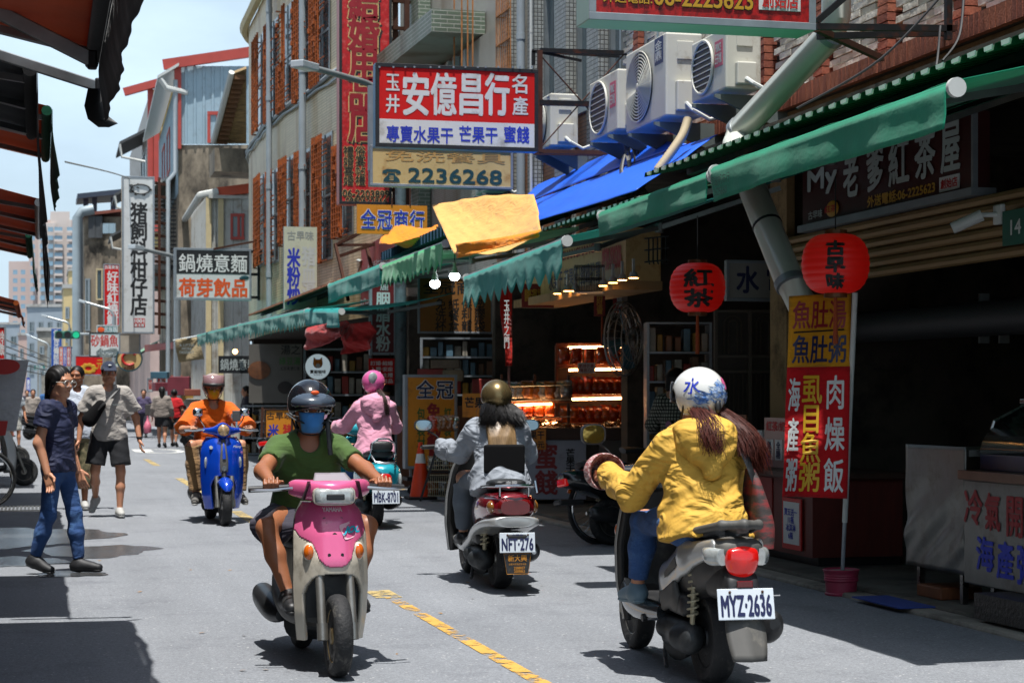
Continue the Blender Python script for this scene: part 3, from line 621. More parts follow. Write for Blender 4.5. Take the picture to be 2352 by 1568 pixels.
# pitched roof seen from below beside the curved building
RF = thing('pitched_roof_house', 'old pitched roof with brown tiles and white gutter beside the curved building', 'building', (6, 57, 0))
q0, q1, q2, q3 = atd(536, 170, 55.5), atd(566, 158, 55.5), atd(566, 330, 57.5), atd(494, 330, 57.5)
mb = MB(); mb.prism([q0, q1, q2, q3], (.02, .3, .12)); mb.build('roof_slab', mat('old_board', '#8d7650', .85, var=.3, vs=2, stretch=(1, 1, 8), dirt=('#4b3a24', .5, 3)), RF)
mb = MB(); mb.tube([q0 + Vector((-.06, -.1, .03)), (q0 + q3) / 2 + Vector((-.06, -.1, .03)), q3 + Vector((-.06, -.1, .03))], .09, 8); mb.build('gutter', PVCW, RF, sm=1)
for i in range(15):
    a_ = q0 + (q3 - q0) * ((i + .5) / 15); mb = MB(); mb.box(a_ + Vector((.2, -.04, -.02)), (.3, .06, .14)); mb.build('roof_tile', mat('roof_tile_brown', '#6e4d33', .85, var=.3), RF)
mb = MB(); mb.bx(q2.x - 1, q2.x + 1.4, 57.2, 59, 8.1, 8.8); mb.build('wall', STAIN, RF)
# cream house with red posts
H6 = thing('cream_house', 'cream sheet house with red corner posts and grey window hoods', 'building', (3.6, 95, 0))
g0, g1, g2 = pt(420, 88), pt(345, 88), pt(298, 112)
corr(g1, g0, 8, 15.6, .3).build('front_wall', CORY, H6); mb = MB(); mb.prism([(*g2[:2], 0), (*g1[:2], 0), (g0.x, g1.y + .02, 0), (g0.x, 112, 0)], (0, 0, 9.5)); mb.build('lower_wall', PINKW, H6)
mb = MB(); mb.prism([(*g2[:2], 9.5), (*g1[:2], 9.5), (g1.x + 3, 112, 9.5)], (0, 0, 6)); mb.build('street_wall', LGREY, H6)
for q in (g1, pt(359, 87.9)): mb = MB(); mb.bar((q.x, q.y - .1, 9), (q.x, q.y - .1, 15.6), .25); mb.build('corner_post', REDT, H6)
mb = MB(); mb.bar((g1.x - 1.2, g1.y - .2, 15.4), (g0.x, g0.y - .2, 16.2), .3, .35); mb.build('roof_trim', REDT, H6)
for t, z in ((.12, 13.6), (.42, 11.9), (.72, 10.4)):
    a_ = g1 + (g2 - g1) * t; b_ = g1 + (g2 - g1) * (t + .22); winbox(H6, b_, a_, z - 1.9, z - .3, ALU); mb = MB(); mb.prism([(a_.x, a_.y, z + .5), (b_.x, b_.y, z + .5), (b_.x - 1.3, b_.y, z - .2), (a_.x - 1.3, a_.y, z - .2)], (0, 0, .14)); mb.build('window_hood', BAL, H6)
    mb = MB(); mb.tube([(a_.x - 1.3, a_.y - .1, z - .2), (a_.x - 1.2, a_.y - .1, z - .8), (a_.x - .1, a_.y - .1, z - 1)], .07, 6); mb.build('gutter_pipe', PVCW, H6, sm=1)
# stained corner house, duct, roof terrace
H7 = thing('stained_corner_house', 'old black stained corner house with rusty roof edge and terrace canopy', 'building', (4, 118, 0))
h0, h1, h2 = pt(300, 112), pt(193, 112), pt(178, 130)
mb = MB(); mb.prism([(*h2[:2], 0), (*h1[:2], 0), (*h0[:2], 0), (h0.x, 130, 0)], (0, 0, zat(498, 112))); mb.build('wall', STAIN, H7)
mb = MB(); mb.prism([(h1.x - .5, h1.y - .3, zat(500, 112)), (h0.x, h0.y - .3, zat(484, 112)), (h0.x, h0.y - .3, zat(478, 112)), (h1.x - .5, h1.y - .3, zat(492, 112))], (0, 6, 0)); mb.build('roof_edge', mat('rust_sheet', '#7c4334', .7, var=.3), H7)
corr(pt(203, 111.8), pt(236, 111.8), zat(547, 112), zat(497, 112), .5).build('cladding', BAL, H7); corr(pt(236, 111.7), pt(266, 111.7), zat(537, 112), zat(514, 112), .5).build('cladding', CORB, H7)
mb = MB(); a_, b_ = pt(178, 116), pt(292, 116); mb.prism([(a_.x, a_.y, zat(456, 116)), (b_.x, b_.y, zat(444, 116)), (b_.x, b_.y + 5, zat(444, 116)), (a_.x, a_.y + 5, zat(452, 116))], (0, 0, .3)); mb.build('terrace_canopy', mat('navy_steel', '#2b3747', .6), H7)
for x in (197, 217, 260): q = pt(x, 117); mb = MB(); mb.bar((q.x, q.y, zat(500, 117)), (q.x, q.y, zat(454, 117)), .3); mb.build('canopy_post', MATS['navy_steel'], H7)
winbox(H7, pt(221, 111.6), pt(237, 111.6), zat(690, 112), zat(618, 112), CREAM, mull=0); winbox(H7, pt(196, 111.9), pt(208, 111.9), zat(760, 112), zat(640, 112), ALU)
q = pt(178, 108); mb = MB(); mb.tube([(q.x, q.y, 0), (q.x, q.y, zat(500, 108)), (q.x + .25, q.y, zat(486, 108)), (q.x + .9, q.y, zat(480, 108))], .3, 14); 
tag(mb.build('ventilation_duct', mat('duct_grey', '#87949a', .5, .2, var=.15, vs=1), sm=1), 'tall grey ventilation duct with bent top on the stained corner house', 'duct')
# far street: simple houses with real windows, and the pale tower
def house(px0, px1, d, ptop, m, label, rows=0, cols=0, depth=10, wm=GLASS, wz=None):
    a_, b_ = pt(px0, d), pt(px1, d); h = thing('far_house', label, 'building', ((a_.x + b_.x) / 2, a_.y, 0)); z = zat(ptop, d)
    mb = MB(); mb.prism([(*a_[:2], 0), (*b_[:2], 0), (b_.x, b_.y + depth, 0), (a_.x, a_.y + depth, 0)], (0, 0, z)); mb.build('wall', m, h)
    mb = MB(); mb.prism([(a_.x - .1, a_.y - .15, z), (b_.x + .1, b_.y - .15, z), (b_.x + .1, b_.y + depth, z), (a_.x - .1, a_.y + depth, z)], (0, 0, .35)); mb.build('parapet', LGREY, h)
    for r in range(rows):
        for c in range(cols):
            t0, t1 = (c + .25) / cols, (c + .78) / cols; zz = 3.6 + (z - 4.6) * (r + .2) / max(rows, 1)
            winbox(h, a_ + (b_ - a_) * t0 + Vector((0, -.03, 0)), a_ + (b_ - a_) * t1 + Vector((0, -.03, 0)), zz, zz + (z - 4.6) / rows * .5, ALU, fw=.12)
    return h
CREM2 = mat('cream_render', '#c2ad7d', .8, var=.12, vs=.6); BLUEG = mat('bluegrey_render', '#8d98a0', .8, var=.12, vs=.6); PINK2 = mat('dusty_pink_render', '#b39a90', .8, var=.12, vs=.6); GRY2 = mat('weathered_grey_render', '#8b877d', .85, var=.25, vs=.5, dirt=('#4e483f', .5, .6))
house(146, 182, 165, 662, CREM2, 'tall cream house behind the traffic light', 3, 2)
house(158, 172, 200, 622, CREM2, 'narrow cream house rising behind the duct', 2, 1)
house(62, 146, 230, 705, BLUEG, 'blue grey house in the far street below the tower', 3, 4)
house(86, 148, 190, 760, GRY2, 'weathered grey house beside the blue vertical sign', 2, 3)
house(42, 90, 260, 770, PINK2, 'dusty pink house at the far end of the street', 2, 3)
house(-60, 44, 300, 745, BLUEG, 'blue grey house far off behind the fallen pennant', 3, 4)
house(182, 240, 135, 830, LGREY, 'pale grey shop house behind the fish pot sign', 1, 2)
T = thing('apartment_tower', 'pale pink apartment tower far behind the street', 'building', (*pt(110, 800)[:2], 0)); TW = mat('tower_pink', '#b9a7a0', .8, var=.05, vs=.1); TB = mat('tower_pale', '#c2b6ae', .8, var=.05, vs=.1)
def tblk(x0, x1, yt, d, m, nm):
    a_, b_ = pt(x0, d), pt(x1, d); mb = MB(); mb.prism([(*a_[:2], 0), (*b_[:2], 0), (b_.x, b_.y + 25, 0), (a_.x, a_.y + 25, 0)], (0, 0, zat(yt, d))); mb.build(nm, m, T)
tblk(66, 182, 505, 800, TW, 'main_block'); tblk(116, 160, 486, 798, TB, 'stair_head'); tblk(20, 66, 600, 805, TW, 'side_block'); tblk(88, 128, 512, 797, TB, 'projecting_bay'); tblk(158, 164, 505, 797, TB, 'pilaster')
TG = mat('tower_glass', '#7d99aa', .2, var=.2, vs=.3); wmesh = {}
for x0, x1 in ((70, 80), (92, 103), (110, 122), (125, 143), (154, 169), (30, 40), (48, 58)):
    b0, b1 = pt(x0, 796), pt(x1, 796); w = (b1 - b0).length
    key = round(w, 1)
    if key not in wmesh: bb = MB(); bb.box((0, 0, 0), (w, .6, 1.9)); wmesh[key] = mesh_of(bb, 'window', TG); bb = MB(); bb.box((0, 0, 0), (w * 1.1, 1.2, .9)); wmesh[(key, 1)] = mesh_of(bb, 'balcony', TB)
    for r in range(16):
        y = 527 + r * 19.6
        if x0 < 66 and y < 612: continue
        p = (b0 + b1) / 2; inst('window', wmesh[key], T, (p.x, p.y - .3, zat(y, 796)))
        if x1 - x0 > 14: inst('balcony', wmesh[(key, 1)], T, (p.x, p.y - .6, zat(y + 6, 796)))
# ================================================================ signs
WL = mat('sign_white', '#c4c6c4', .5, var=.06, dirt=('#8f8b80', .25, 3)); RL = mat('sign_red', '#bd0f0d', .6, var=.06, spec=.25, dirt=('#7a1512', .2, 3)); BLK = mat('sign_black', '#15171a', .5, var=.2, vs=6); INK = mat('ink_black', '#101113', .6, var=.1)
BLU = mat('ink_blue', '#1b2fa6', .5, var=.06); TEAL = mat('ink_teal', '#0e3f47', .5, var=.06); CRM = mat('sign_cream', '#c3a870', .5, var=.1, dirt=('#9b6d32', .3, 4)); ORS = mat('sign_orange', '#c77d12', .5, var=.1, dirt=('#8a5512', .25, 4)); NAVY = mat('ink_navy', '#151b46', .5, var=.06)
DRED = mat('ink_dark_red', '#86161c', .5, var=.08); GOLD = mat('ink_gold', '#b98a1c', .5, var=.06); ORL = mat('ink_orange', '#d24f14', .5, var=.06); PALE = mat('ink_pale', '#a9b2b0', .6, var=.08); GRYI = mat('ink_grey', '#7e8786', .6, var=.08); GRN = mat('ink_green', '#2c5a25', .5, var=.08); TAN = mat('ink_tan', '#b78f52', .5, var=.06)
FRG = mat('frame_grey', '#8d949a', .45, .5, var=.15, vs=5); FRB = mat('frame_blue', '#4f7ea3', .45, .2, var=.1); STEELB = mat('black_steel', '#1c1d1f', .55, .5, var=.3, vs=8, dirt=('#5a2a14', .35, 6)); RSTEEL = mat('rusty_steel', '#4a2a1c', .75, .4, var=.35, vs=9)
YL = mat('ink_yellow', '#d3a51c', .5, var=.05); WHI = mat('ink_white', '#cfd1cf', .5, var=.05); REDI = mat('ink_red', '#b3201b', .5, var=.06)
def sign(name, label, x0, y0, x1, y1, d, face, frame=FRG, side=FRG, thick=.18, fw=.03, u=(1, 0, 0), cat='sign', p0=None, group=None):
    xm = (x0 + x1) / 2; c = atd(xm, (y0 + y1) / 2, d) if p0 is None else Vector(p0); P = Panel(c, u); o_, w, h = P.span(x0, y0, x1, y1)
    base = o_ + P.u * w / 2; t = thing(name, label, cat, (base.x, base.y, base.z), group=group); P.parent = t; P.box = (o_, w, h)
    mb = MB(); P.slab(mb, o_, w, h, -thick, -.001); mb.build('cabinet', side, t, bevel=.008)
    if face is not None: mb = MB(); P.slab(mb, o_ + P.u * fw * .5 + P.v * fw * .5, w - fw, h - fw, 0, .003); mb.build('face', face, t)
    if frame and fw: mb = MB(); P.frame(mb, x0, y0, x1, y1, fw, 0, .014); mb.build('frame', frame, t, bevel=.003)
    return P
def outl(P, s, x0, y0, x1, y1, m, om, b, ob, sh=None, **k):
    if sh: o_, w, h = P.span(x0, y0, x1, y1); letters(P.parent, s, o_ + P.u * .06 * w - P.v * .012 * h, P.u, P.v, w, h, sh, ob * h, .004, name='letter_shadow', **k)
    P.t(s, x0, y0, x1, y1, om, ob, .006, name='letter_outline', **k); return P.t(s, x0, y0, x1, y1, m, b, .009, **k)
# red and white fruit shop sign
P = sign('shop_sign', 'large red and white hanging sign with white characters above the phone number sign', 862, 152, 1236, 343, 21.6, None, BLK, FRB, .16, .045)
mb = MB(); P.rect(mb, 866, 156, 1231, 279, 0, .004); mb.build('red_face', RL, P.parent); mb = MB(); P.rect(mb, 866, 279, 1231, 339, 0, .004); mb.build('white_face', WL, P.parent)
for s, x0, y0, x1, y1, b in (('玉', 887, 171, 917, 208, .022), ('井', 887, 218, 917, 259, .022), ('安', 926, 169, 984, 264, .028), ('億', 990, 169, 1047, 264, .022), ('昌', 1057, 172, 1107, 264, .028), ('行', 1115, 170, 1168, 264, .03), ('名', 1176, 172, 1210, 215, .022), ('產', 1177, 223, 1212, 265, .022)): P.t(s, x0, y0, x1, y1, WL, b, .006)
for s, x0, x1 in (('專賣水果干', 888, 1040), ('芒果干', 1055, 1142), ('蜜餞', 1158, 1215)): P.t(s, x0, 291, x1, 328, BLU, .022, .006)
for k in range(14): q = P.at(875 + k * 27, 155) ; b_ = MB(); b_.box((q.x + random.uniform(-.03, .03), q.y - .018, q.z), (.02, .012, .02)); b_.build('rivet', FRG, P.parent)
# black bracket frame carrying it
br = thing('sign_bracket', 'black and rusty steel bracket with crossed tie rods right of the fruit shop sign', 'bracket', (5.8, 21.6, 4.3))
def q_(px, py, Y=21.6): return atY(px, py, Y)
for a, b, w, m in ((q_(1240, 116), q_(1440, 122), .05, STEELB), (q_(1222, 118, 21.9), q_(1440, 130, 21.9), .04, STEELB), (q_(1240, 116), q_(1240, 350), .055, RSTEEL), (q_(1238, 236), q_(1420, 241), .06, STEELB), (q_(1240, 348), q_(1440, 352), .05, RSTEEL), (q_(1226, 352, 22), q_(1440, 356, 22), .04, RSTEEL), (q_(1225, 118, 21.9), q_(1225, 150, 21.9), .04, STEELB), (q_(1240, 120), q_(1335, 140, 21.7), .03, STEELB)): mb = MB(); mb.bar(a, b, w); mb.build('beam', m, br)
for a, b in ((q_(1236, 122), q_(1436, 345)), (q_(1236, 346), q_(1436, 122))): mb = MB(); mb.cyl(a, b, .009, n=6); mb.build('tie_rod', RSTEEL, br)
# phone number sign
P = sign('phone_sign', 'cream sign with teal telephone and the number 2236268', 850, 338, 1178, 431, 22.4, CRM, FRG, FRG, .14, .03)
P.t('2236268', 938, 389, 1152, 421, TEAL, .035, .006); P.t('免洗餐具', 885, 349, 1160, 374, TAN, .01, .004)
b_ = MB(); o_, w, h = P.span(877, 388, 921, 418)
def loc2(x, y): return o_ + P.u * w * x + P.v * h * y + P.n * .007
b_.add([loc2(*q) for q in ((.06, 0), (.94, 0), (.9, .22), (.7, .52), (.68, .66), (.32, .66), (.3, .52), (.1, .22))], [tuple(range(8))]); b_.add([loc2(*q) for q in ((0, .66), (.05, .86), (.25, .98), (.75, .98), (.95, .86), (1, .66), (.76, .6), (.74, .76), (.26, .76), (.24, .6))], [tuple(range(10))]); b_.build('telephone_mark', TEAL, P.parent)
b_ = MB()
for i in range(3):
    for j in range(3): P.slab(b_, loc2(.4 + .075 * i, .12 + .13 * j), w * .05, h * .08, .001, .003)
b_.build('telephone_keys', CRM, P.parent)
mb = MB(); q = P.at(870, 300); mb.bar((q.x - .08, q.y + .07, 4.0), (q.x - .08, q.y + .07, 5.0), .07); mb.build('post', FRG, P.parent)
# tall red wedding sign
P = sign('wedding_sign', 'tall red vertical sign with outlined wedding goods characters', 779, -160, 900, 470, 33.0, mat('patterned_red', '#b0161a', .4, var=.35, vs=14, dirt=('#c8605a', .35, 9)), BLK, mat('sign_side_pink', '#b06a66', .5), .3, .05)
outl(P, '\n'.join('結婚用品店'), 801, -34, 870, 326, mat('char_red', '#8c1420', .45, var=.15, vs=12), CRM, .009, .017, BLK, sl=.82)
outl(P, '\n'.join('禮婚喜婚'), 789, 336, 812, 426, INK, CRM, .004, .016, sl=.95); outl(P, '\n'.join('俗宴帖禮'), 816, 336, 839, 426, INK, CRM, .004, .016, sl=.95)
outl(P, '06-2203899', 787, 437, 894, 453, INK, CRM, .03, .1); outl(P, '0980622856', 794, 455, 888, 467, INK, CRM, .03, .1)
br = thing('sign_ladder', 'dark rusty ladder shaped bracket behind the tall red wedding sign', 'bracket', atd(925, 200, 33.3))
for x in (908, 934): mb = MB(); mb.bar(atd(x, -120, 33.3), atd(x, 470, 33.3), .09); mb.build('upright', RSTEEL, br)
for y in range(-60, 470, 62): mb = MB(); mb.bar(atd(902, y, 33.2), atd(946, y + 4, 33.4), .06); mb.build('rung', RSTEEL, br)
# rusty frame left of it
br = thing('rusty_sign_frame', 'empty rusty sign frame on the curved building beside the rice noodle sign', 'bracket', atd(840, 560, 35))
for a, b in (((772, 562), (900, 500)), ((774, 590), (905, 545)), ((770, 560), (800, 690)), ((840, 560), (870, 680)), ((876, 500), (905, 640)), ((775, 563), (905, 562)), ((905, 500), (915, 560))): mb = MB(); mb.bar(atd(*a, 35.5), atd(*b, 35), .05); mb.build('beam', RSTEEL, br)
# orange shop sign
P = sign('shop_sign', 'orange sign with blue white edged characters under the tall red wedding sign', 820, 471, 981, 538, 28, ORS, None, ORS, .06, 0)
outl(P, '全冠商行', 829, 482, 974, 527, BLU, WHI, .014, .05, sp=1.15)
mb = MB(); mb.bar(P.at(900, 455), P.at(900, 474), .02).bar(P.at(942, 430), P.at(942, 474), .02); mb.build('hanger', RSTEEL, P.parent)
# rice noodle sign
P = sign('noodle_sign', 'pale vertical sign with blue rice noodle characters on the curved building', 652, 521, 728, 710, 37.5, mat('sign_pale_green', '#aeb5a2', .55, var=.1, dirt=('#8d8f7d', .3, 3)), None, FRG, .12, 0)
P.t('古早味', 660, 531, 720, 552, GRYI, .02); P.t('\n'.join('米粉炒'), 660, 570, 689, 700, BLU, .012, sl=.9); P.t('\n'.join('猪血湯'), 694, 567, 724, 694, PALE, .012, sl=.9)
# black and white noodle and drinks sign
P = sign('noodle_sign', 'sign with white characters on black over orange characters on white', 400, 570, 578, 689, 48, WL, FRG, FRG, .25, .06)
mb = MB(); P.rect(mb, 404, 575, 573, 629, .004, .008); mb.build('black_panel', BLK, P.parent); P.t('鍋燒意麵', 411, 584, 567, 625, WHI, .012, .01); P.t('荷芽飲品', 411, 640, 567, 681, ORL, .035, .006)
mb = MB(); mb.ell(P.at(562, 637) + P.n * .01, (.11, .01, .05)).ell(P.at(555, 639) + P.n * .01, (.06, .01, .035)); mb.build('leaf_mark', TEAL, P.parent)
mb = MB(); 
for y in (578, 630, 683): mb.bar(P.at(576, y), P.at(600, y - 2) + Vector((.5, .3, 0)), .07)
mb.bar(P.at(594, 572) , P.at(594, 690), .06); mb.build('bracket', BLK, P.parent); mb = MB(); mb.bar(P.at(490, 572), P.at(620, 548), .05); mb.build('tie_rod', RSTEEL, P.parent)
# white feed shop sign with the pig
P = sign('feed_shop_sign', 'tall white vertical sign with a line drawn pig and black characters', 280, 405, 355, 766, 63, WL, FRG, mat('sign_side_cream', '#b79b72', .6, var=.2), .5, .06)
P.t('\n'.join('猪飼料柑仔店'), 300, 466, 338, 724, INK, .006, sl=.92)
o_, w, h = P.span(294, 422, 349, 448)
def pig(pts, r=.02, cl=False): b_ = MB(); b_.tube([o_ + P.u * w * x + P.v * h * y + P.n * .02 for x, y in pts], r, 4, cl); return b_
ov = [(.52 + .4 * math.cos(t), .52 + .42 * math.sin(t)) for t in np.linspace(0, 2 * math.pi, 26)[:-1]]
mb = pig(ov, .022, True)
for pts in ([(.12, .7), (.06, .85), (.16, .9), (.2, .76)], [(.34, .9), (.42, .99), (.48, .92)], [(.06, .3), (.1, .44), (.22, .4), (.24, .26), (.12, .2), (.06, .3)], [(.3, .12), (.28, .0), (.35, .0), (.36, .08)], [(.62, .08), (.62, -.02), (.7, -.02), (.72, .1)], [(.92, .5), (.97, .56), (.95, .44), (1.0, .5)], [(.16, .6), (.26, .56)], [(.36, .7), (.46, .62)]): mb.add(*(lambda q: (q.v, q.f))(pig(pts, .018)))
mb.build('pig_drawing', INK, P.parent)
mb = MB(); P.rect(mb, 307, 731, 333, 751, .004, .008); mb.build('red_seal', REDI, P.parent); P.t('1001', 309, 733, 331, 741, WHI, .08, .01); P.t('新玉書', 309, 743, 331, 750, WHI, .03, .01)
mb = MB()
for y in range(420, 770, 30): mb.bar(P.at(355, y), P.at(372, y + 1) + Vector((.3, .6, 0)), .09)
mb.bar(P.at(366, 408), P.at(366, 768), .09); mb.build('bracket', RSTEEL, P.parent)
b_ = MB()
for k, y in enumerate(range(520, 760, 52)): pass
P = sign('shop_sign', 'red vertical sign with white characters left of the tall pig sign', 238, 606, 275, 748, 96, RL, FRG, FRG, .3, .05); P.t('\n'.join('好味紅燒魽'), 246, 623, 271, 746, WHI, .006, sl=.92); P.t('台南美食', 241, 609, 272, 618, WHI, .02)
P = sign('fish_sign', 'white sign with red fish pot characters and a sketched fish', 205, 763, 290, 820, 82, WL, BLK, FRG, .3, .06); P.t('砂鍋魚', 209, 769, 271, 796, REDI, .02)
mb = MB(); q = P.at(248, 808)
for k in range(26): a = random.uniform(0, 6.3); r = random.uniform(.1, .5); mb.tube([q + P.u * (r * math.cos(a)) + P.v * (.45 * r * math.sin(a)) + P.n * .02, q + P.u * (r * math.cos(a + .7)) + P.v * (.5 * r * math.sin(a + .9)) + P.n * .02, q + P.u * (r * math.cos(a + 1.5)) + P.v * (.4 * r * math.sin(a + 1.5)) + P.n * .02], .018, 4)
mb.build('fish_sketch', GRYI, P.parent)
P = sign('blank_sign', 'plain beige board under the tall pig sign', 273, 764, 323, 812, 64.5, mat('sign_beige', '#a99f90', .6, var=.2), FRG, FRG, .2, .05)
P = sign('street_name_sign', 'green street name sign with white characters above the fish sign', 222, 747, 270, 766, 88, mat('street_green', '#1f6f6d', .5), WHI, FRG, .05, .03); P.t('民族路', 240, 750, 268, 763, WHI, .01); mb = MB(); mb.ell(P.at(232, 757) + P.n * .02, (.16, .01, .12)); mb.build('route_mark', ORL, P.parent)
P = sign('clinic_sign', 'blue vertical sign with white characters in the far street', 118, 755, 141, 842, 130, mat('sign_blue', '#1d4fa8', .5), None, FRG, .3, 0); P.t('\n'.join('信德牙醫診所'), 123, 757, 136, 840, WHI, .006, sl=.95)
P = sign('striped_sign', 'board of orange, blue and red vertical strips of writing in the far street', 135, 795, 172, 842, 112, WL, FRG, FRG, .2, .04)
for k, (m, s) in enumerate(((ORL, '鍋燒小吃'), (BLU, '石碇魚汁'), (REDI, '南洋酸辣'), (NAVY, '金瓜米粉'))): x = 136.5 + k * 8.7; mb = MB(); P.rect(mb, x, 797, x + 7.6, 840, .004, .008); mb.build('strip', m, P.parent); P.t('\n'.join(s), x + 1.8, 799, x + 5.8, 838, WHI, .006, .01, sl=.95)
P = sign('shop_sign', 'red board with a gold emblem beyond the pedestrian with the cap', 172, 816, 238, 862, 92, RL, FRG, FRG, .2, .05); P.t('元', 222, 826, 236, 848, GOLD, .02); mb = MB(); q = P.at(203, 846)
for k in range(9): a = k * .7; mb.ell(q + P.u * (.28 * math.cos(a)) + P.v * (.18 * math.sin(a)) + P.n * .02, (.12, .012, .09))
mb.build('gold_emblem', GOLD, P.parent)
t = thing('round_sign', 'round cream shop sign with a red swirl over the far arcade', 'sign', atd(297, 850, 70)); c = atd(297, 823, 70); mb = MB(); mb.cyl(c, c + Vector((0, .3, 0)), .46, n=28); mb.build('disc', CRM, t); mb = MB(); mb.tube([c + Vector((.26 * math.cos(a), -.02, .24 * math.sin(a))) for a in np.linspace(.6, 5.4, 18)], .05, 6); mb.build('swirl', REDI, t); letters(t, 'A.DAY', c + Vector((-.2, 0, -.4)), (1, 0, 0), (0, 0, 1), .4, .1, DRED, .006, .01); mb = MB(); mb.tube([c + Vector((.46 * math.cos(a), -.005, .46 * math.sin(a))) for a in np.linspace(0, 6.28, 29)[:-1]], .03, 5, True); mb.build('rim', TEAL, t)
# dark red cosmetics sign and the little red board under it
P = sign('cosmetics_sign', 'dark red vertical sign with pale characters hanging under the green awnings', 849, 642, 910, 815, 30.5, mat('sign_maroon', '#5c1216', .4, var=.12), FRG, FRG, .1, .04); P.t('\n'.join('胭脂水粉'), 864, 672, 896, 806, PALE, .008, sl=.92); P.t('麗', 873, 652, 892, 667, PALE, .01)
P = sign('price_board', 'small red board with four lines of white characters', 847, 823, 906, 883, 30.4, RL, None, RL, .03, 0); 
for k, s in enumerate(('訂婚·結婚', '入曆·安座', '謝禮·土禮', '彌渡用品')): P.t(s, 851, 829 + k * 13.5, 902, 839 + k * 13.5, WHI, .02)
mb = MB(); mb.bar(P.at(856, 812), P.at(856, 825), .012).bar(P.at(896, 812), P.at(896, 825), .012); mb.build('hanger', RSTEEL, P.parent)
# round cafe sign with the cat
c = atd(730, 842, 35); t = thing('cafe_sign', 'round white cafe sign with an orange cat face', 'sign', c - Vector((0, 0, .25))); mb = MB(); mb.cyl(c, c + Vector((0, .12, 0)), .245, n=40); mb.build('disc', mat('cafe_white', '#cfdadd', .4, emit=.25, ecol='#cfe2ea', var=.03), t, bevel=.01)
mb = MB(); mb.tube([c + Vector((.245 * math.cos(a), -.0, .245 * math.sin(a))) for a in np.linspace(0, 6.28, 41)[:-1]], .014, 6, True); mb.build('rim', BLK, t, sm=1)
def cat2(pts, m, nm, e): b_ = MB(); b_.prism([c + Vector((x * .1, -e, .06 + y * .1)) for x, y in pts], (0, .004, 0)); b_.build(nm, m, t)
cat2([(-.9, -.1), (-.85, .5), (-.75, 1.15), (-.3, .75), (.3, .75), (.75, 1.15), (.85, .5), (.9, -.1), (.7, -.6), (.3, -.85), (-.3, -.85), (-.7, -.6)], INK, 'cat_outline', .008)
cat2([(-.82, -.1), (-.77, .45), (-.68, 1.0), (-.28, .66), (.28, .66), (.68, 1.0), (.77, .45), (.82, -.1), (.62, -.53), (.28, -.76), (-.28, -.76), (-.62, -.53)], mat('cat_orange', '#d77a1a', .5), 'cat_face', .013)
cat2([(-.25, -.05), (.25, -.05), (.45, -.5), (.2, -.74), (-.2, -.74), (-.45, -.5)], WHI, 'cat_muzzle', .018)
for sx in (-1, 1): cat2([(sx * .2, .12), (sx * .5, .22), (sx * .5, .1)], INK, 'cat_eye', .02)
cat2([(-.1, -.22), (.1, -.22), (0, -.38)], INK, 'cat_nose', .022)
letters(t, '寶爺咖啡', c + Vector((-.145, 0, -.125)), (1, 0, 0), (0, 0, 1), .29, .065, INK, .003, .006); letters(t, '老闆是隻貓', c + Vector((-.08, 0, -.16)), (1, 0, 0), (0, 0, 1), .16, .024, INK, 0, .006)
# red bridal shop fascia behind the awnings (faces the street)
XA = 5.85; p0 = Vector((XA, 30, 0)); P = Panel(p0, (-.04, -1, 0)); t = thing('bridal_fascia', 'faded red bridal shop fascia with white characters behind the green awnings', 'sign', (XA, 33, 3)); P.parent = t
o_, w, h = P.span(795, 590, 908, 690); mb = MB(); P.slab(mb, o_ + Vector((0, 0, -.1)), w, h + .35, -.08, 0); mb.build('board', mat('faded_red', '#a23c38', .6, var=.15, dirt=('#7b5a55', .3, 3)), t)
P.t('訂婚結婚用品', 845, 592, 905, 622, WHI, .02); P.t('麗の店', 806, 640, 850, 668, WHI, .02); P.t('0980-622856', 812, 678, 900, 698, WHI, .03)
mb = MB(); a0 = P.at(800, 640); mb.tube([P.at(x, y) + P.n * .02 for x, y in ((800, 640), (808, 612), (822, 596), (832, 600), (826, 622))], .03, 5); mb.build('swoosh', PALE, t)
# brown hanging packaging banner
P = sign('packaging_banner', 'brown shaded banner with dark packaging goods characters behind the light bulbs', 960, 636, 1132, 766, 29.5, mat('banner_brown', '#8a5a22', .7, var=.15), FRG, FRG, .04, .03); P.t('全冠商行', 972, 646, 1120, 676, INK, .02)
for k, s in enumerate(('免洗杯', '紙餐盒', '保利龍', '塑膠袋')): x = 1000 + k * 30; P.t('\n'.join(s), x, 686, x + 24, 762, INK, .006, sl=.9)
# mango shop fascia facing the street
t = thing('mango_fascia', 'cream fascia with dark red letters AN YICHANGHANG and a phone number', 'sign', (6.2, 24, 2.7)); P = Panel((6.2, 22, 0), (0, -1, 0)); P.parent = t
o_, w, h = P.span(1205, 560, 1390, 655); a = P.at(1205, 700); b = P.at(1437, 600); mb = MB(); mb.bx(6.203, 6.6, b.y, a.y, 2.62, 3.2); mb.build('board', CRM, t); mb = MB(); mb.bx(6.05, 6.62, b.y, a.y, 2.52, 2.619); mb.build('ledge', PLAST, t)
def ft(s, x0, x1, z0, z1, m, b=.02): A, B = P.at(x0, 600), P.at(x1, 600); letters(t, s, (6.2, A.y, z0), (0, -1, 0), (0, 0, 1), A.y - B.y, z1 - z0, m, b * (z1 - z0), .006)
ft('YUJING AN YICHANGHANG', 1225, 1366, 2.98, 3.12, DRED, .05); ft('水果干 芒果干 蜜餞批發', 1262, 1380, 2.68, 2.9, NAVY); ft('0930-830306', 1384, 1428, 2.78, 3.02, REDI, .05)
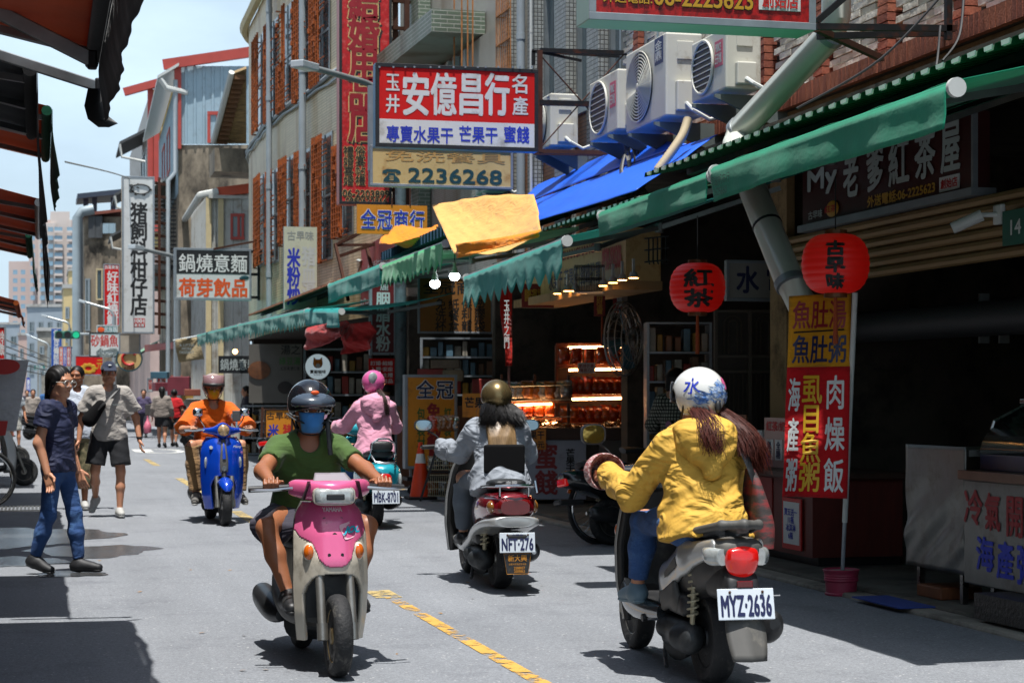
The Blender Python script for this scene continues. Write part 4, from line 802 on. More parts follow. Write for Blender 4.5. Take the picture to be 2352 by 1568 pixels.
# tea house fascia facing the street
t = thing('tea_house_fascia', 'shaded maroon fascia with white brush characters of the tea house', 'sign', (6.55, 14.4, 3)); P = Panel((6.55, 14, 0), (0, -1, 0)); P.parent = t; a, b = P.at(1843, 450), P.at(2236, 350)
mb = MB(); mb.bx(6.553, 6.68, b.y, a.y, 2.86, 3.42); mb.build('board', mat('sign_dark_maroon', '#3d0f0f', .4, var=.2), t); mb = MB(); mb.bx(6.5, 6.7, b.y - .06, a.y, 2.8, 2.859); mb.build('bottom_rail', FRG, t); mb = MB(); mb.bx(6.53, 6.57, b.y - .03, b.y - .001, 2.86, 3.42); mb.build('end_rail', FRG, t)
def tt(s, x0, x1, z0, z1, m, b=.02, shear=0, eps=.006): A, B = P.at(x0, 400), P.at(x1, 400); letters(t, s, (6.55, A.y, z0), (0, -1, 0), (0, 0, 1), A.y - B.y, z1 - z0, m, b * (z1 - z0), eps, shear=shear)
for s, x0, x1 in (('老', 1939, 1972), ('爹', 1992, 2030), ('紅', 2043, 2089), ('茶', 2103, 2149), ('屋', 2163, 2206)): tt(s, x0, x1, 3.0 + .02, 3.38, PALE, .03)
tt('My', 1857, 1923, 3.1, 3.32, PALE, .06); tt('外送電話:06-2225623', 1994, 2149, 2.89, 2.98, GOLD, .04); mb = MB(); A, B = P.at(2160, 400), P.at(2205, 400); mb.bx(6.54, 6.549, B.y, A.y, 2.88, 2.99); mb.build('white_tag', WL, t); tt('創始店', 2164, 2202, 2.9, 2.97, REDI, .04, eps=.012)
mb = MB(); A = P.at(1913, 455); mb.ell((6.545, A.y, 2.95), (.012, .13, .07)); mb.build('gold_oval', GOLD, t); tt('紅茶', 1899, 1927, 2.92, 2.98, REDI, .03, eps=.02); tt('古早味', 1858, 1890, 2.9, 2.97, PALE, .02)
# top sign with the yellow phone number, on brackets from the brick wall
P = sign('phone_sign', 'red sign with yellow number 06-2225623 cut by the top of the picture', 1352, -150, 1873, 58, 12.75, mat('mottled_red', '#a3100e', .4, var=.5, vs=16, dirt=('#3a0707', .5, 18)), FRG, mat('sign_side_mint', '#9db9ad', .5, var=.1), .3, .05)
outl(P, '06-2225623', 1502, -24, 1728, 18, GOLD, INK, .03, .075); outl(P, '外送電話:', 1385, -20, 1497, 8, GOLD, INK, .02, .06); o_, w, h = P.span(1742, -30, 1838, 26); mb = MB(); P.slab(mb, o_, w, h, .004, .009); mb.build('white_tag', WL, P.parent, bevel=.003); P.t('創始店', 1750, -16, 1832, 20, REDI, .03, .012)
br = thing('sign_bracket', 'black steel bracket arms holding the red number sign out from the brick wall', 'bracket', (6, 12.9, 4)); Y = 12.6
for a, b, m in ((atY(1875, 62, Y), atY(2195, 66, Y), STEELB), (atY(1878, 84, Y + .3), atY(2180, 76, Y + .3), STEELB), (atY(2178, -60, Y), atY(2178, 92, Y), STEELB), (atY(1875, 66, Y + .1), atY(2025, 135, Y + 1.0), RSTEEL), (atY(1876, 50, Y), atY(1945, -10, Y), STEELB)): mb = MB(); mb.bar(a, b, .045); mb.build('arm', m, br)
# water and electricity sign
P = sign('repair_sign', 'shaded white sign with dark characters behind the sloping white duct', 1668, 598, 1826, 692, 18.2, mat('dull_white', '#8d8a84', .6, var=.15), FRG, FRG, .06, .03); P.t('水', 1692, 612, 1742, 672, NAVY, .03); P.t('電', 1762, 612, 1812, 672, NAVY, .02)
# standing orange sign on a dolly
P = sign('standing_sign', 'tall orange standing sign for disposable tableware beside the traffic cone', 930, 860, 1050, 1076, 26.4, ORS, FRG, FRG, .18, .04)
outl(P, '全冠', 957, 873, 1041, 915, NAVY, WHI, .02, .06, sp=1.15); P.t('\n'.join('免洗餐具'), 981, 926, 1011, 1070, DRED, .012, sl=.92); P.t('\n'.join('包裝材料'), 958, 936, 976, 1068, GRN, .006, sl=.98); P.t('\n'.join('訂製杯袋'), 1020, 936, 1036, 1068, GRN, .006, sl=.98)
q = P.at(990, 1090); mb = MB(); mb.box((q.x, q.y + .1, .22), (.7, .35, .05)); mb.build('dolly', BLK, P.parent)
for sx in (-.28, .28):
    mb = MB(); mb.cyl((q.x + sx, q.y - .1, .07), (q.x + sx, q.y - .05, .07), .07, n=12); mb.build('caster', BLK, P.parent)
    mb = MB(); mb.bar((q.x + sx, q.y + .05, .2), (q.x + sx, q.y + .05, .42), .03); mb.build('leg', FRG, P.parent)
# leaning A-board
P = sign('menu_board', 'orange leaning menu board with rice noodle characters behind the green shirted rider', 607, 938, 680, 1078, 32, ORS, STEELB, ORS, .03, .03); P.t('古早味', 612, 946, 672, 963, INK, .02); P.t('米', 616, 974, 640, 1002, BLU, .03); P.t('粉', 616, 1012, 640, 1040, BLU, .03); P.t('猪', 650, 974, 672, 1002, REDI, .03)
for x in (603, 672): mb = MB(); mb.bar(P.at(x, 935), P.at(x - 6, 1092), .04); mb.build('leg', RSTEEL, P.parent)
for x0, y0, x1, y1, d, m, s, lab in ((97, 846, 112, 862, 150, TEAL, '路口', 'small teal sign under the far street lamps'), (77, 838, 104, 850, 170, MATS['street_green'], '民生路', 'green road name sign over the far crossing'), (60, 866, 70, 900, 160, BLU, '藥局', 'narrow blue sign in the far street'), (112, 846, 117, 870, 150, ORL, '小吃', 'narrow orange sign in the far street'), (-6, 748, 14, 828, 40, RL, '冷飲', 'red and green sign cut by the left edge'), (176, 884, 200, 900, 85, RL, '水果', 'small red sign above the man in white'), (338, 868, 352, 900, 66, WL, '菜單', 'small white menu sign in the far arcade'), (360, 862, 386, 890, 64, RL, '豆花', 'small red sign in the far arcade')):
    P = sign('far_sign', lab, x0, y0, x1, y1, d, m, FRG, FRG, .15, .04); v_ = y1 - y0 > x1 - x0; P.t('\n'.join(s) if v_ else s, x0 + (x1 - x0) * .2, y0 + (y1 - y0) * .15, x1 - (x1 - x0) * .2, y1 - (y1 - y0) * .15, WHI if m is not WL else REDI, .01, sl=.9)
# leaning white pennant with the red oval, left edge
c = atd(14, 880, 20.5); P = Panel(c, (1, 0, 0), (.17, 0, .985)); P.v = P.v.normalized(); t = thing('shop_pennant', 'tilted white pennant with a red oval and green number at the left edge', 'banner', c - Vector((0, 0, .8))); P.parent = t
o_ = atd(-42, 990, 20.5); mb = MB(); P.slab(mb, o_, .36, .78, 0, .012); mb.build('cloth', cloth('pennant_white', '#b3b5b8'), t, bevel=.004)
mb = MB(); e = [atd(26, 842, 20.5) + P.u * (.16 * math.cos(a)) + P.v * (.085 * math.sin(a)) - P.u * .07 + P.n * .018 for a in np.linspace(0, 6.28, 25)[:-1]]; mb.add(e, [tuple(range(24))]); mb.build('red_oval', REDI, t); letters(t, '100', atd(-22, 852, 20.5) + P.n * .02, P.u, P.v, .2, .075, GRN, .006, .004); mb = MB(); mb.bar(o_ - Vector((.02, 0, .55)), o_ + P.v * .9, .02); mb.build('pole', FRG, t)
mb = MB(); P.slab(mb, atd(-36, 1000, 20.5) + P.n * .006, .22, .16, .008, .011); mb.build('red_panel', REDI, t)
# ================================================================ awnings, roofs, tarpaulins
GRA = cloth('awning_green', '#2c9a78', fold=.04); GRD = cloth('awning_dark_green', '#12553c', fold=.04); TQA = cloth('awning_teal', '#3aa599', fold=.04); TQB = cloth('awning_turquoise', '#22a8a4', fold=.04); ORA = cloth('awning_orange', '#a2501f', fold=.04); BKA = cloth('awning_black', '#17181a', fold=.04); CHR = mat('awning_steel', '#8a8d8e', .35, .8, var=.15, vs=6)
for m_ in (GRA, GRD, TQA, TQB, ORA):   # fabric lets some light through
    p_ = m_.node_tree.nodes['Principled BSDF']; p_.inputs['Transmission Weight'].default_value = .0; tr = m_.node_tree.nodes.new('ShaderNodeBsdfTranslucent'); mxs = m_.node_tree.nodes.new('ShaderNodeMixShader'); mxs.inputs[0].default_value = .3 if m_ is ORA else .38
    out = next(n for n in m_.node_tree.nodes if n.type == 'OUTPUT_MATERIAL'); lk = p_.inputs['Base Color'].links
    m_.node_tree.links.new(lk[0].from_socket, tr.inputs[0]); m_.node_tree.links.new(p_.outputs[0], mxs.inputs[1]); m_.node_tree.links.new(tr.outputs[0], mxs.inputs[2]); m_.node_tree.links.new(mxs.outputs[0], out.inputs[0])
def awning(label, Y0, Y1, Xf, zf, Xw, zw, drop, fab, edge='plain', vfab=None, zf1=None, Xf1=None, arms=(.15, .85), seed=0, roll=.035, swing=.0, cap=True, group=None, wave=.012, belly=.04):
    rnd = random.Random(seed); zf1 = zf if zf1 is None else zf1; Xf1 = Xf if Xf1 is None else Xf1; L_ = abs(Y1 - Y0); t = thing('awning', label, 'awning', (Xf, (Y0 + Y1) / 2, zf), group=group); sg = 1 if Xw > Xf else -1
    n = max(10, int(L_ / .12)); fr = lambda s: (Xf + (Xf1 - Xf) * s, Y0 + (Y1 - Y0) * s, zf + (zf1 - zf) * s)
    G = []
    for i in range(9):
        u = i / 8; row = []
        for j in range(n + 1):
            s = j / n; x, y, z = fr(s); row.append((x + (Xw - x) * u, y, z + .035 + (zw - z - .035) * u - belly * math.sin(math.pi * u) * (1 + .5 * math.sin(s * 9 + seed)) + .006 * math.sin(s * 31 + u * 5)))
        G.append(row)
    mb = MB(); mb.grid(G); mb.build('canopy', fab, t, sm=60, thick=.004)
    mb = MB(); mb.tube([fr(s) for s in np.linspace(0, 1, 8)], roll, 12); mb.build('front_bar', CHR if edge != 'plain' else (vfab or fab), t, sm=1)
    if cap:
        for s in (0, 1): x, y, z = fr(s); mb = MB(); sgn = (-1 if s == 0 else 1) * (1 if Y1 > Y0 else -1); mb.cyl((x, y + sgn * .002, z), (x, y + sgn * .03, z), roll * 1.35, n=16); mb.build('end_cap', PVCW, t, sm=1)
    n = max(30, int(L_ / .022)); G = []; jag = [rnd.uniform(.75, 1.1) for _ in range(400)]
    for i in range(7):
        u = i / 6; row = []
        for j in range(n + 1):
            s = j / n; x, y, z = fr(s); q = s * L_; dr = drop
            if edge == 'scallop': dr = drop * (.66 + .34 * abs(math.sin(math.pi * q / .13)) ** .8)
            if edge == 'tooth': f = (q / .3) % 1; dr = drop * (.66 + .34 * (1 - abs(2 * f - 1) ** 1.5) ** 1.3 * jag[int(q / .3) % 400])
            if edge == 'ragged': f = (q / .36) % 1; dr = drop * (.62 + .38 * (1 - abs(2 * f - 1)) * jag[int(q / .36) % 400])
            if edge == 'plain': dr = drop * (1 + .03 * math.sin(q * 2.1 + seed))
            w = wave * u * (math.sin(q * 3.1 + seed) + .6 * math.sin(q * 8.3 + 2 * seed) + .25 * math.sin(q * 19))
            row.append((x - sg * (roll + .003 + w + swing * u * u + .006 * math.sin(q * 1.7 + 5 * u + seed) * math.sin(3.1 * u)), y, z + roll * .3 - dr * u))
        G.append(row)
    mb = MB(); mb.grid(G); mb.build('valance', vfab or fab, t, sm=60, thick=.003)
    for s in arms:
        x, y, z = fr(s); mb = MB(); e = (x + sg * .03, y, z - .005); k = ((x + Xw) / 2, y + (.35 if s < .5 else -.35) * (1 if Y1 > Y0 else -1), (z + zw) / 2 - .12); f = (Xw - sg * .1, y, zw - .12)
        mb.bar(e, k, .055, .04).bar(k, f, .055, .04).cyl(Vector(k) - Vector((0, 0, .04)), Vector(k) + Vector((0, 0, .04)), .04, n=10); mb.build('arm', CHR, t)
    return t
# right side, near to far
awning('long green awning with plain valance in front of the tea house', 8.2, 11.45, 4.2, 2.81, 6.45, 3.5, .2, GRA, 'plain', seed=1, zf1=2.79)
awning('green awning with phone number between the long awning and the toothed one', 11.52, 13.95, 4.2, 2.77, 6.45, 3.48, .17, GRA, 'plain', seed=2, zf1=2.74)
t = awning('teal awning with toothed valance left of the red lanterns', 15.0, 18.7, 4.2, 2.63, 6.4, 3.3, .34, TQA, 'tooth', seed=3, zf1=2.55)
awning('green awning with toothed valance above the two light bulbs', 20.7, 24.5, 4.4, 3.06, 6.3, 3.35, .32, cloth('awning_leaf_green', '#36a066', fold=.04), 'tooth', seed=4)
awning('teal awning with short valance over the cosmetics sign', 24.7, 29.3, 4.4, 3.08, 6.2, 3.4, .28, TQA, 'plain', seed=5)
awning('turquoise awning flap beside the red drapes', 26.6, 30.2, 4.15, 2.56, 5.8, 2.85, .24, TQB, 'plain', seed=6, zf1=2.72)
awning('long teal awning with ragged fringe over the dessert shop', 30.4, 41, 4.2, 2.74, 5.8, 3.1, .34, TQA, 'ragged', seed=7, zf1=2.9)
awning('far teal awning with ragged fringe over the noodle shop', 41.1, 52, 4.2, 2.9, 5.5, 3.3, .36, TQA, 'ragged', seed=8, zf1=3.02)
awning('steep grey green awning behind the man with the cap', 74, 82, 2.9, 2.55, 4.6, 3.6, .2, cloth('awning_grey_green', '#6d9178', fold=.04), 'plain', seed=9)
AWT = thing('awning_phone_marking', 'dark phone number printed on the hanging green awning flap', 'lettering', (4.16, 11.5, 2.65)); letters(AWT, '東鎰帆布行\n2625660', (4.15, 11.42, 2.62), (0, -1, 0), (0, 0, 1), .34, .13, mat('ink_faded', '#1c4a3b', .7), 0, .0)
# corrugated roofs
def corr_roof(label, Y0, Y1, X0, z0, X1, z1, m, pitch=.19, dep=.035, gap_plates=True, name='corrugated_roof'):
    t = thing(name, label, 'roof', (X0, (Y0 + Y1) / 2, z0)); k = int((Y1 - Y0) / pitch); pt_ = (Y1 - Y0) / k; P = []
    for i in range(k):
        for f, d in ((0, 0), (.42, 0), (.5, dep), (.92, dep)): P.append((Y0 + pt_ * (i + f), d))
    P.append((Y1, 0)); mb = MB(); mb.grid([[(X0, y, z0 + d) for y, d in P], [(X1, y, z1 + d) for y, d in P]]); mb.build('sheet', m, t, thick=.004)
    if gap_plates:  # white plates put in for the bright, sunlit look between the ribs
        for i in range(k):
            y0 = Y0 + pt_ * i; mb = MB(); j = random.uniform(-.006, .006); mb.add([(X0 - .008, y0 + pt_ * .02, z0 + .006), (X0 - .008, y0 + pt_ * .44, z0 + .006), (X0 - .008, y0 + pt_ * .48, z0 + .03 + j), (X0 - .008, y0 - pt_ * .02, z0 + .034)], [(3, 2, 1, 0)]); mb.build('closure_strip', mat('gap_light_white', '#d6d8cf', .7), t, thick=.006)
    mb = MB()
    for x in (.25, .75): mb.bar((X0 + (X1 - X0) * x, Y0, z0 + (z1 - z0) * x - .04), (X0 + (X1 - X0) * x, Y1, z0 + (z1 - z0) * x - .04), .05)
    mb.build('purlin', STEELB, t); return t
ROG = mat('roof_green', '#0f4a2a', .5, .1, var=.15, vs=3)
corr_roof('green corrugated canopy roof with white plates drawn as bright sunlit edge gaps below the brick ledge', 7.6, 15.4, 5.0, 3.22, 6.62, 3.6, ROG); corr_roof('lower green corrugated roof edge under the blue tarpaulin', 15.5, 18.75, 5.0, 3.04, 6.62, 3.4, ROG, .17)
corr_roof('dark blue ribbed roof under the small orange tarpaulin', 21.4, 26.8, 4.75, 3.3, 6.4, 3.6, mat('roof_blue', '#1f3f55', .5, var=.2), .2, .12, False); corr_roof('brown corrugated roof strip above the ragged teal awnings', 30.5, 44, 4.7, 3.22, 5.9, 3.5, mat('roof_brown', '#7b4d36', .7, var=.3, vs=3), .17, .04, False)
def tarp(label, c, m, nu=24, nv=18, sag=.08, folds=.02, seed=0, name='tarpaulin', bulge=(0, 0, -1)):
    A, B, C, D = [Vector(q) for q in c]; t = MB(); G = []; bz = Vector(bulge)
    nrm = (B - A).cross(D - A).normalized()
    for i in range(nv + 1):
        v = i / nv; row = []
        for j in range(nu + 1):
            u = j / nu; p = (A * (1 - u) + B * u) * (1 - v) + (D * (1 - u) + C * u) * v
            p += bz * (sag * math.sin(math.pi * u) * math.sin(math.pi * v * .9)) + nrm * (folds * (1.6 * math.sin(u * 5 + v * 3 + seed) + math.sin(v * 9 - u * 4 + seed) + .5 * abs(math.sin(u * 13 + v * 7 + seed)) + .25 * math.sin(u * 31 - v * 23)))
            row.append(p)
        G.append(row)
    t.grid(G); return tag(t.build(name, m, None, sm=60, thick=.006), label, 'tarpaulin')
TYE = cloth('tarp_yellow', '#c99a57', fold=.35); TOR = cloth('tarp_orange', '#d07d16'); TBL = mat('tarp_blue', '#0d55c9', .5, var=.1, vs=2, bump=.3, bs=3)
tarp('pale yellow tarpaulin hanging beside the blue tarpaulin', (atd(988, 464, 21.8), atd(1226, 446, 20), atd(1243, 531, 18.4), atd(1046, 588, 19.6)), TYE, 40, 28, .2, .014, 2)
tarp('green and orange hem strip under the pale yellow tarpaulin', (atd(1050, 562, 19.3), atd(1243, 527, 18.2), atd(1236, 545, 18.2), atd(1044, 592, 19.3)), TOR, 24, 6, .04, .01, 5)
tarp('small orange tarpaulin curling below the orange shop sign', (atd(912, 524, 26.5), atd(1004, 512, 25), atd(1004, 541, 24), atd(868, 553, 25.5)), TOR, 24, 14, .14, .02, 4)
tarp('bright blue tarpaulin spread over the green roof', (Vector((6.1, 24.0, 3.86)), Vector((6.1, 16.6, 3.78)), Vector((4.98, 15.6, 3.13)), Vector((4.98, 19.4, 3.16))), TBL, 40, 20, -.02, .004, 1)
tarp('blue tarpaulin sheet folded up against the tiled wall', (Vector((6.62, 25.4, 4.25)), Vector((6.66, 20.6, 4.3)), Vector((6.08, 17.4, 3.8)), Vector((6.1, 24.0, 3.87))), TBL, 30, 14, -.02, .005, 6)
tarp('red cloth drape with white characters under the turquoise flap', (atd(706, 752, 29), atd(792, 735, 27), atd(785, 772, 27), atd(706, 804, 29)), cloth('drape_red', '#9e2b2b'), 24, 14, .03, .03, 3)
tarp('second red cloth drape bunched behind the cosmetics sign', (atd(778, 745, 28.5), atd(852, 738, 28), atd(850, 800, 28), atd(792, 812, 28.5)), MATS['drape_red'], 24, 18, .05, .04, 8)
# left side: near to far, seen from below
DGR = cloth('awning_slate', '#3b4147', fold=.04)
for k, (lab, Y0, Y1, Xf, zf, drop, fab, vf, ed) in enumerate((('near orange awning with black valance overhead at the left', 5.5, 11.0, .29, 3.24, .34, ORA, BKA, 'plain'), ('slate grey awning with dark valance behind the near orange one', 11.3, 14.1, -.05, 3.24, .85, DGR, BKA, 'plain'), ('left awning with hanging green valance', 15.0, 18.0, .06, 3.55, .5, ORA, GRD, 'plain'), ('left awning with torn orange and black hanging edge', 18.6, 22.5, .0, 3.2, .9, ORA, BKA, 'ragged'), ('left awning with a short green drop beyond the torn one', 23.5, 27, -.12, 3.3, .55, ORA, GRD, 'plain'), ('far left orange striped awning', 28.5, 33, -.32, 2.72, .22, ORA, ORA, 'plain'))):
    t = awning(lab, Y0, Y1, Xf, zf, -2.2, zf + .62, drop, fab, ed, vf, arms=(.12, .5, .93), seed=20 + k, roll=.04, swing=.05, cap=False, wave=.012)
    if k == 0:
        for (xa, ya), (xb, yb), y, w in (((-60, 0), (212, 138), 10.2, .075), ((-60, 108), (228, 200), 11.2, .06)): mb = MB(); mb.bar(atY(xa, ya, y), atY(xb, yb, y), w * .6, w); mb.build('arm', CHR, t, bevel=.006); mb = MB(); mb.box(atY(xb, yb, y), (.05, .05, .1)); mb.build('arm_joint', PLAST if 0 else STEELB, t, bevel=.01)
awning('green and black awning low at the far left edge', 40, 46, -.85, 2.55, -2.4, 3.0, .3, GRD, 'plain', seed=31)
mb = MB(); c = Vector((.29, 11.0, 3.2)); tp = [c + Vector((.04, .02, -.1)), c + Vector((.02, .03, -.2)), c + Vector((.04, .05, -.27)), c + Vector((.1, .08, -.31))]
mb.grid([[p + Vector((-.06, 0, 0)), p, p + Vector((.05, .05, .03))] for p in tp]); tag(mb.build('valance_flap', BKA, sm=60, thick=.006), 'curled loose flap at the end of the near orange awning', 'awning flap')
mb = MB(); mb.bx(-4, -2.25, 3, 60, 0, 7.5); tag(mb.build('left_shop_row', mat('left_row_render', '#6f6a62', .85, var=.2)), 'row of shops behind the left awnings', 'building')
# ================================================================ air conditioners on the brick wall
ACW = mat('ac_white', '#c2c1b6', .45, var=.06, vs=2, dirt=('#8c826d', .2, 3)); ACD = mat('ac_dark', '#24292b', .5, var=.2); BRK = mat('bracket_zinc', '#5f6866', .6, .1, var=.2, vs=3)
def acunit(label, Xf, Y0, Y1, z0, z1, dep, style, stick=None, rings=11):
    t = thing('air_conditioner', label, 'air conditioner', (Xf + dep / 2, (Y0 + Y1) / 2, z0), group='air conditioners on the wall'); mb = MB(); mb.bx(Xf, Xf + dep, Y0, Y1, z0, z1); mb.build('casing', ACW, t, bevel=.018)
    L_, h = Y1 - Y0, z1 - z0; cy, cz = Y0 + L_ * (.62 if L_ > .7 else .58), z0 + h * .5; r = min(h * .43, L_ * .36); ry = r * (1.15 if L_ > .7 else 1)
    mb = MB(); mb.lathe([(.01, 0), (1, 0), (1, .01)], (Xf - .002, cy, cz), (-1, 0, 0), 36, (1, 1)); mb.v = [(x, cy + (y - cy) * ry, cz + (z - cz) * r) for x, y, z in mb.v]; mb.build('fan_recess', ACD, t)
    g = MB()
    if style == 'ring':
        for i in range(rings): f = (i + 1) / rings; g.tube([(Xf - .022 - .012 * (1 - f), cy + ry * f * math.cos(a), cz + r * f * math.sin(a)) for a in np.linspace(0, 6.283, 31)[:-1]], .007, 5, True)
        for a in np.linspace(0, 6.283, 9)[:-1]: g.bar((Xf - .03, cy, cz), (Xf - .018, cy + ry * math.cos(a), cz + r * math.sin(a)), .008)
        g.lathe([(r * .12, 0), (r * .1, .02), (.005, .022)], (Xf - .02, cy, cz), (-1, 0, 0), 16)
    else:
        for i in range(9): f = -1 + 2 * (i + .5) / 9; w = ry * math.sqrt(max(0, 1 - f * f)); g.bar((Xf - .02, cy - w, cz + f * r), (Xf - .02, cy + w, cz + f * r), .009)
        g.tube([(Xf - .018, cy + ry * math.cos(a), cz + r * math.sin(a)) for a in np.linspace(0, 6.283, 31)[:-1]], .014, 6, True)
    g.build('fan_grille', ACW, t, sm=1)
    mb = MB(); mb.bx(Xf + dep * .25, Xf + dep * .8, Y0 - .07, Y0 - .001, z0 + h * .06, z0 + h * .42); mb.build('valve_cover', ACW, t, bevel=.012); mb = MB(); mb.bx(Xf + dep * .3, Xf + dep * .75, Y0 - .012, Y0 - .0005, z0 + h * .68, z0 + h * .9); mb.build('side_handle', ACW, t, bevel=.006)
    for y in (Y0 + L_ * .15, Y0 + L_ * .8):
        mb = MB(); mb.prism([(Xf - .05, y, z0 - .03), (XF, y, z0 - .03), (XF, y, z0 - .4), (Xf - .05, y, z0 - .06)], (0, .035, 0)); mb.build('bracket', BRK, t)
    mb = MB(); mb.tube([(Xf + dep * .5, Y0 - .07, z0 + h * .15), (Xf + dep * .6, Y0 - .16, z0 + h * .05), (Xf + dep, Y0 - .2, z0 - .05), (XF, Y0 - .18, z0 + .05)], .02, 7); mb.build('pipe', PVCW, t, sm=1)
    if stick:
        m, txt, ym, y0f, y1f, zf0, zf1 = stick; mb = MB(); ya, yb = Y0 + L_ * y0f, Y0 + L_ * y1f; za, zb = z0 + h * zf0, z0 + h * zf1; mb.bx(Xf - .004, Xf - .001, ya, yb, za, zb); mb.build('sticker', m, t); letters(t, txt, (Xf - .004, yb - .1 * (yb - ya), za + .12 * (zb - za)), (0, -1, 0), (0, 0, 1), (yb - ya) * .8, (zb - za) * .76, WHI, .003, .002, sl=1)
    return t
PNK = mat('sticker_pink', '#c9566f', .5)
acunit('big white air conditioner with round grille and dark blue sticker', 5.95, 17.65, 18.95, 4.1, 4.92, .38, 'ring', (mat('sticker_navy', '#14295c', .5), '金\n鼎', 0, .06, .26, .66, .98))
acunit('white air conditioner with pink sticker on the side nearer the white duct', 5.98, 16.06, 16.98, 4.12, 4.68, .34, 'bar', (PNK, 'PRINCE\n王子冷氣', 0, .08, .3, .4, .82))
acunit('white air conditioner with pink sticker half hidden behind the big one', 5.98, 19.35, 20.4, 4.2, 4.85, .34, 'bar', (PNK, 'PRINCE\n王子冷氣', 0, .05, .25, .4, .82))
acunit('bluish lit air conditioner behind the crossed tie rods', 6.12, 22.6, 23.35, 4.45, 5.1, .36, 'ring', (mat('sticker_blue', '#27407d', .5), '日立', 0, .05, .2, .78, .95))
acunit('small air conditioner behind the fruit shop sign', 6.2, 26.3, 27.1, 4.3, 4.9, .34, 'ring')
# white duct, beige hose, cables
mb = MB(); DUC = mat('duct_white', '#c3c6bb', .35, .15, var=.08, vs=2); P_ = [atd(1922, -60, 15.2), atd(1920, 40, 15.2), atd(1910, 78, 15.3), atd(1700, 300, 16.6), atd(1690, 330, 16.5), atd(1735, 450, 15.6), atd(1815, 650, 15.0), atd(1838, 690, 15.0), atd(1850, 720, 15.4)]
DT = thing('white_duct', 'thick white exhaust duct running diagonally down the brick wall', 'duct', (6.0, 15.5, 3)); mb.tube(P_, .118, 20); mb.build('pipe', DUC, DT, sm=1)
for a, b in ((2, .0), (3, .0), (6, 0)): q = P_[a]; n_ = (P_[a + 1] - P_[a - 1]).normalized(); mb = MB(); mb.cyl(q - n_ * .03, q + n_ * .03, .126, n=20); mb.build('seam_band', FRG, DT, sm=1)
q = P_[5] + (P_[6] - P_[5]) * .35; n_ = (P_[6] - P_[5]).normalized(); mb = MB(); mb.cyl(q - n_ * .01, q + n_ * .01, .124, n=20); mb.build('wire_band', BLK, DT)
mb = MB(); hp = [atd(1580, 275, 17.5), atd(1568, 310, 17.4), atd(1545, 345, 17.3), atd(1510, 392, 17.2)]; hp = curve(hp, 8)
for i in range(len(hp) - 1): mb.cyl(hp[i], hp[i + 1], .045, .038, n=12)
tag(mb.build('ribbed_hose', mat('hose_beige', '#b0a184', .6), sm=1), 'beige ribbed hose below the big air conditioner', 'hose')
CBL = mat('cable_grey', '#6d6c68', .6); CBK = mat('cable_black', '#17171a', .6); rnd = random.Random(3)
def cable(pts, r, m, label): mb = MB(); mb.tube(curve([Vector(p) for p in pts], 7), r, 5); return tag(mb.build('cable', m, sm=1), label, 'cable', 'loose cables on the building fronts')
for k in range(9): x = 1440 + rnd.uniform(-8, 36); cable([atd(x, 330, 20.8), atd(x + rnd.uniform(-25, 25), 400, 19.5), atd(x + rnd.uniform(-50, 40), 440 + rnd.uniform(-15, 20), 18.5), atd(x + rnd.uniform(-80, 50), 420 + rnd.uniform(0, 50), 18.2)], rnd.uniform(.008, .014), rnd.choice((CBL, CBL, CBK)), 'tangled grey or black cable over the blue tarpaulin')
for k, (a, b, s) in enumerate((((2190, -40, 13), (1830, 250, 12.4), 0), ((2215, -40, 13), (2165, 140, 12.6), 0), ((2160, 60, 13), (2105, 220, 12.2), 0))): cable([atd(*a), atd((a[0] + b[0]) / 2 + 14, (a[1] + b[1]) / 2 + 30, 12.8), atd(*b)], .009, CBK, 'black cable dangling from the black bracket arms')
cable([atd(150, 372, 40), atd(280, 404, 60), atd(368, 440, 76)], .02, CBL, 'thin overhead cable crossing the sky to the tall pig sign')
for k in range(5): cable([atd(-10, 770 + k * 16, 60), atd(60, 800 + k * 13, 100), atd(150, 838 + k * 8, 160)], .03, CBL, 'far overhead cable above the street')
